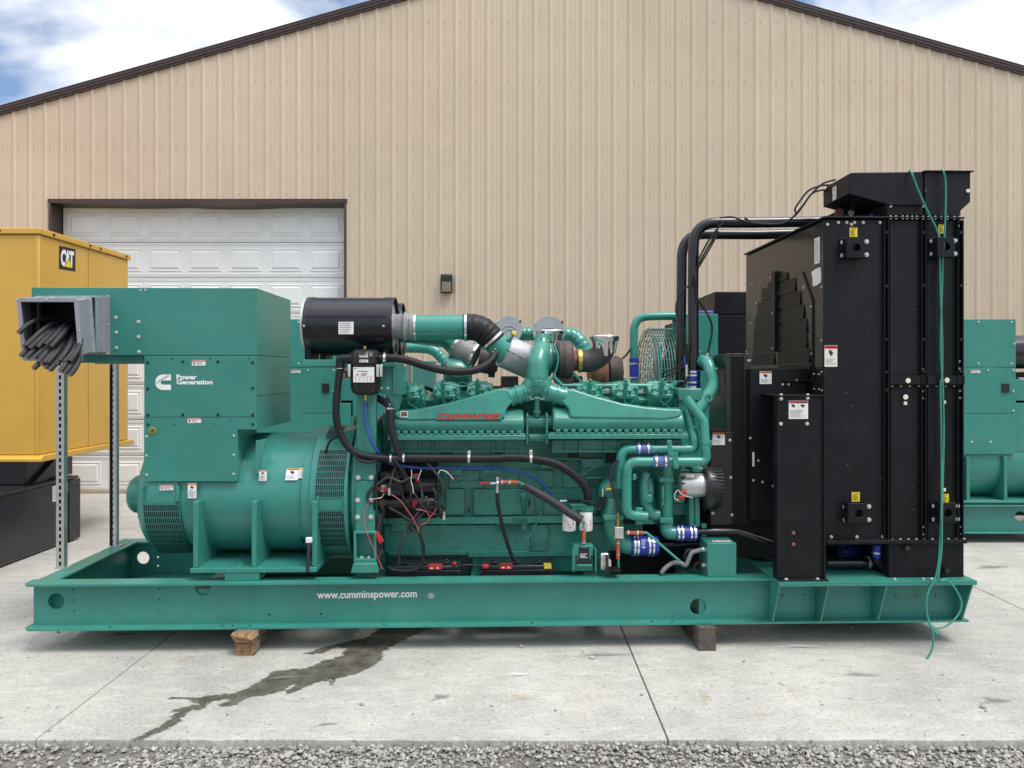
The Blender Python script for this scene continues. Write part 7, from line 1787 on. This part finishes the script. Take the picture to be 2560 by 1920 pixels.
for k, (x, y, r) in enumerate(((320,495,.150),(665,515,.176))):
    q = PB(*e4(x, y), .25); mb = MB()
    mb.lathe([(0,r*.985),(.004,r),(.03,r),(.032,r*.96),(.42,r*.96)], q, (0,1,0), 40)
    dc = mb.build('air_cleaner', 'disc_grey', gb_, smooth=35)
    mb = MB()
    for rr_ in (.62, .36):
        ring_ = [(q.x+r*rr_*math.cos(2*math.pi*i/36), q.y-.002, q.z-.04*r/.17-r*.12+r*rr_*math.sin(2*math.pi*i/36)) for i in range(36)]
        mb.tube(ring_, .005, 6, closed=True)
    mb.build('embossed_rings', 'disc_grey', dc, smooth=50)
    for a in (35, 150):
        p = (q.x+r*math.cos(R(a)), q.y+.02, q.z+r*math.sin(R(a))); mb = MB(); mb.box((p[0]-.012,p[1]-.02,p[2]-.02), (p[0]+.012,p[1]+.02,p[2]+.02)); mb.build('cap_clip', 'rust' if a == 35 else 'steel_zinc', dc, bevel=.003)
pB('intake_pipe', [(*e4(405,535),.45),(*e4(560,535),.45)], .078, 'green_pipe', 22, .05)
pB('intake_pipe', [(*e4(770,545),.45),(*e4(860,550),.45),(*e4(930,600),.42),(*e4(975,680),.40),(*e4(1000,800),.40)], .082, 'green_pipe', 22, .06)
tp = pB('coolant_pipe', [(*e4(1400,960),.2),(*e4(1398,740),.2),(*e4(1398,560),.2),(*e4(1405,470),.2),(*e4(1440,410),.2),(*e4(1500,388),.2),(*e4(1620,382),.2),(*e4(1760,380),.2),(*e4(1900,378),.2)], .044, 'green_pipe', 20)
p, q = PB(*e4(1400,925), .2), PB(*e4(1399,742), .2); mb = MB(); mb.cyl(p, q, .050, n=22); mb.build('hose_sleeve', 'blue_silicone', tp)
for t in (.06, .72): band(tp, p.lerp(q, t), (0,0,1), .051, .018)
pB('vent_hose', [(*e4(1372,665),.15),(*e4(1330,720),.15),(*e4(1290,760),.15),(*e4(1292,810),.15),(*e4(1310,880),.15)], .010, 'rubber', 8)
q = PB(*e4(1310, 900), .15); bb(q.x-.06, q.x+.04, Y0+.12, Y0+.2, q.z-.12, q.z-.02, 'sensor_block', 'green_old')
pB('stay_rod', [(*e4(1738,370),.25),(*e4(1752,480),.25),(*e4(1770,700),.3)], .022, 'green_pipe', 12)
# caged fan
fx0, fx1 = PB(*e4(1470,700), .5).x, PB(*e4(1740,700), .5).x
fz = CAM_H+(930-822)*(Y0+.5+CAM_D)/FPX; fr = .66; fc = (Y0+.47, fz-fr)
fgm = MB()
for i in range(13):
    t = i/12; x = fx0+(fx1-fx0)*t; r = fr*(1 if t > .18 else .80+.2*math.sqrt(max(0, 1-((.18-t)/.18)**2)))
    fgm.tube([(x, fc[0]+r*math.cos(2*math.pi*k/44), fc[1]+r*math.sin(2*math.pi*k/44)) for k in range(44)], .0045, 5, closed=True)
for k in range(40):
    a = 2*math.pi*k/40; fgm.tube([(fx0, fc[0]+fr*.8*math.cos(a), fc[1]+fr*.8*math.sin(a)), (fx0+(fx1-fx0)*.18, fc[0]+fr*math.cos(a), fc[1]+fr*math.sin(a)), (fx1, fc[0]+fr*math.cos(a), fc[1]+fr*math.sin(a))], .004, 5)
for j in range(8): fgm.tube([(fx0, fc[0]+fr*(.8-.09*j)*math.cos(2*math.pi*k/40), fc[1]+fr*(.8-.09*j)*math.sin(2*math.pi*k/40)) for k in range(40)], .004, 5, closed=True)
fgm.build('fan_cage', 'mesh_guard', gb_, smooth=50)
mb = MB(); mb.prism([(Y0+.0,fc[1]-.5),(Y0+.05,fc[1]-.5),(Y0+.12,fc[1]+.45),(Y0+.10,fc[1]+.45)], 'u', fx0+.10, fx0+.14); mb.build('cage_stay', 'green_pipe', gb_)
for k in range(6):
    a = 2*math.pi*k/6+.3; mb = MB(); xx = (fx0+fx1)/2; c_, s_ = math.cos(a), math.sin(a)
    mb.hexa([(xx-.06, fc[0]+.08*c_-.05*s_, fc[1]+.08*s_+.05*c_),(xx-.055, fc[0]+.08*c_-.05*s_, fc[1]+.08*s_+.05*c_),(xx+.055, fc[0]+.08*c_+.05*s_, fc[1]+.08*s_-.05*c_),(xx+.05, fc[0]+.08*c_+.05*s_, fc[1]+.08*s_-.05*c_),
             (xx-.06, fc[0]+.58*c_-.10*s_, fc[1]+.58*s_+.10*c_),(xx-.055, fc[0]+.58*c_-.10*s_, fc[1]+.58*s_+.10*c_),(xx+.055, fc[0]+.58*c_+.10*s_, fc[1]+.58*s_-.10*c_),(xx+.05, fc[0]+.58*c_+.10*s_, fc[1]+.58*s_-.10*c_)]); mb.fix = True; mb.build('fan_blade', 'cat_yellow' if False else 'disc_grey', gb_)
# radiator
rx0, rx1 = PB(1700, 900).x, PB(1795, 900).x
bb(rx0, rx1, Y0, Y0+.12, .41, CAM_H+(930-785)*(Y0+CAM_D)/FPX, 'radiator_side', 'green_sheet', .004)
bb(rx0+.05, rx1-.01, Y0+.125, Y0+1.0, .41, 2.36, 'radiator_core', 'core_dark', .004)
for z in (2.38, 2.10, 1.8): bolt(gb_, (rx1-.03, Y0-.0005, z), .012, 'bolt_zinc')
bb(PB(1748,780).x, PB(1785,780).x, Y0+.02, Y0+.12, CAM_H+(930-785)*(Y0+CAM_D)/FPX+.0005, CAM_H+(930-776)*(Y0+CAM_D)/FPX, 'printed_bag', 'blue_faded', .01)
bb(rx1+.002, rx1+.62, Y0+.02, Y0+1.0, .41, CAM_H+(930-788)*(Y0+CAM_D)/FPX, 'outer_core', 'black_paint', .004)
a = PB(1827, 730); bb(PB(1790,780).x, rx1+.60, Y0+.05, Y0+.95, CAM_H+(930-786)*(Y0+CAM_D)/FPX, CAM_H+(930-729)*(Y0+.05+CAM_D)/FPX, 'header_tank', 'black_paint', .01)
for px_, py_ in ((1831,805),(1831,830),(1845,799)): bolt(gb_, PB(px_, py_, .018), .014, 'bolt_black')
# its air cleaner and a bracket, right of the cabinet
mb = MB(); mb.lathe([(0,.17),(.01,.185),(.5,.185)], (xr+.05, Y0+.35, 2.02), (1,0,0), 36); mb.build('air_cleaner', 'black_gloss', gb_, smooth=35)
bb(xr+.03, xr+.5, Y0+.05, Y0+.6, 1.33, 1.72, 'side_box', 'green_sheet')
mb = MB(); mb.tube([(xr+.02, Y0+.2, 1.82), (xr+.2, Y0+.2, 1.70)], .012, 8); mb.build('strut', 'rubber', gb_)
bb(xr+.03, xr+.5, Y0+.3, Y0+.4, 1.74, 1.80, 'shelf', 'black_paint')
def copy_tree(o, parent=None):
    c_ = o.copy(); col.objects.link(c_); m_ = o.matrix_parent_inverse.copy(); c_.parent = parent; c_.matrix_parent_inverse = m_
    for ch in list(o.children): copy_tree(ch, c_)
    return c_
gc = copy_tree(gb_); BASE[gc.name] = BASE[gb_.name]
gc.location.x += PB(2540, 900).x - xr
gc['label'] = 'green generator set at the right edge behind the black radiator'
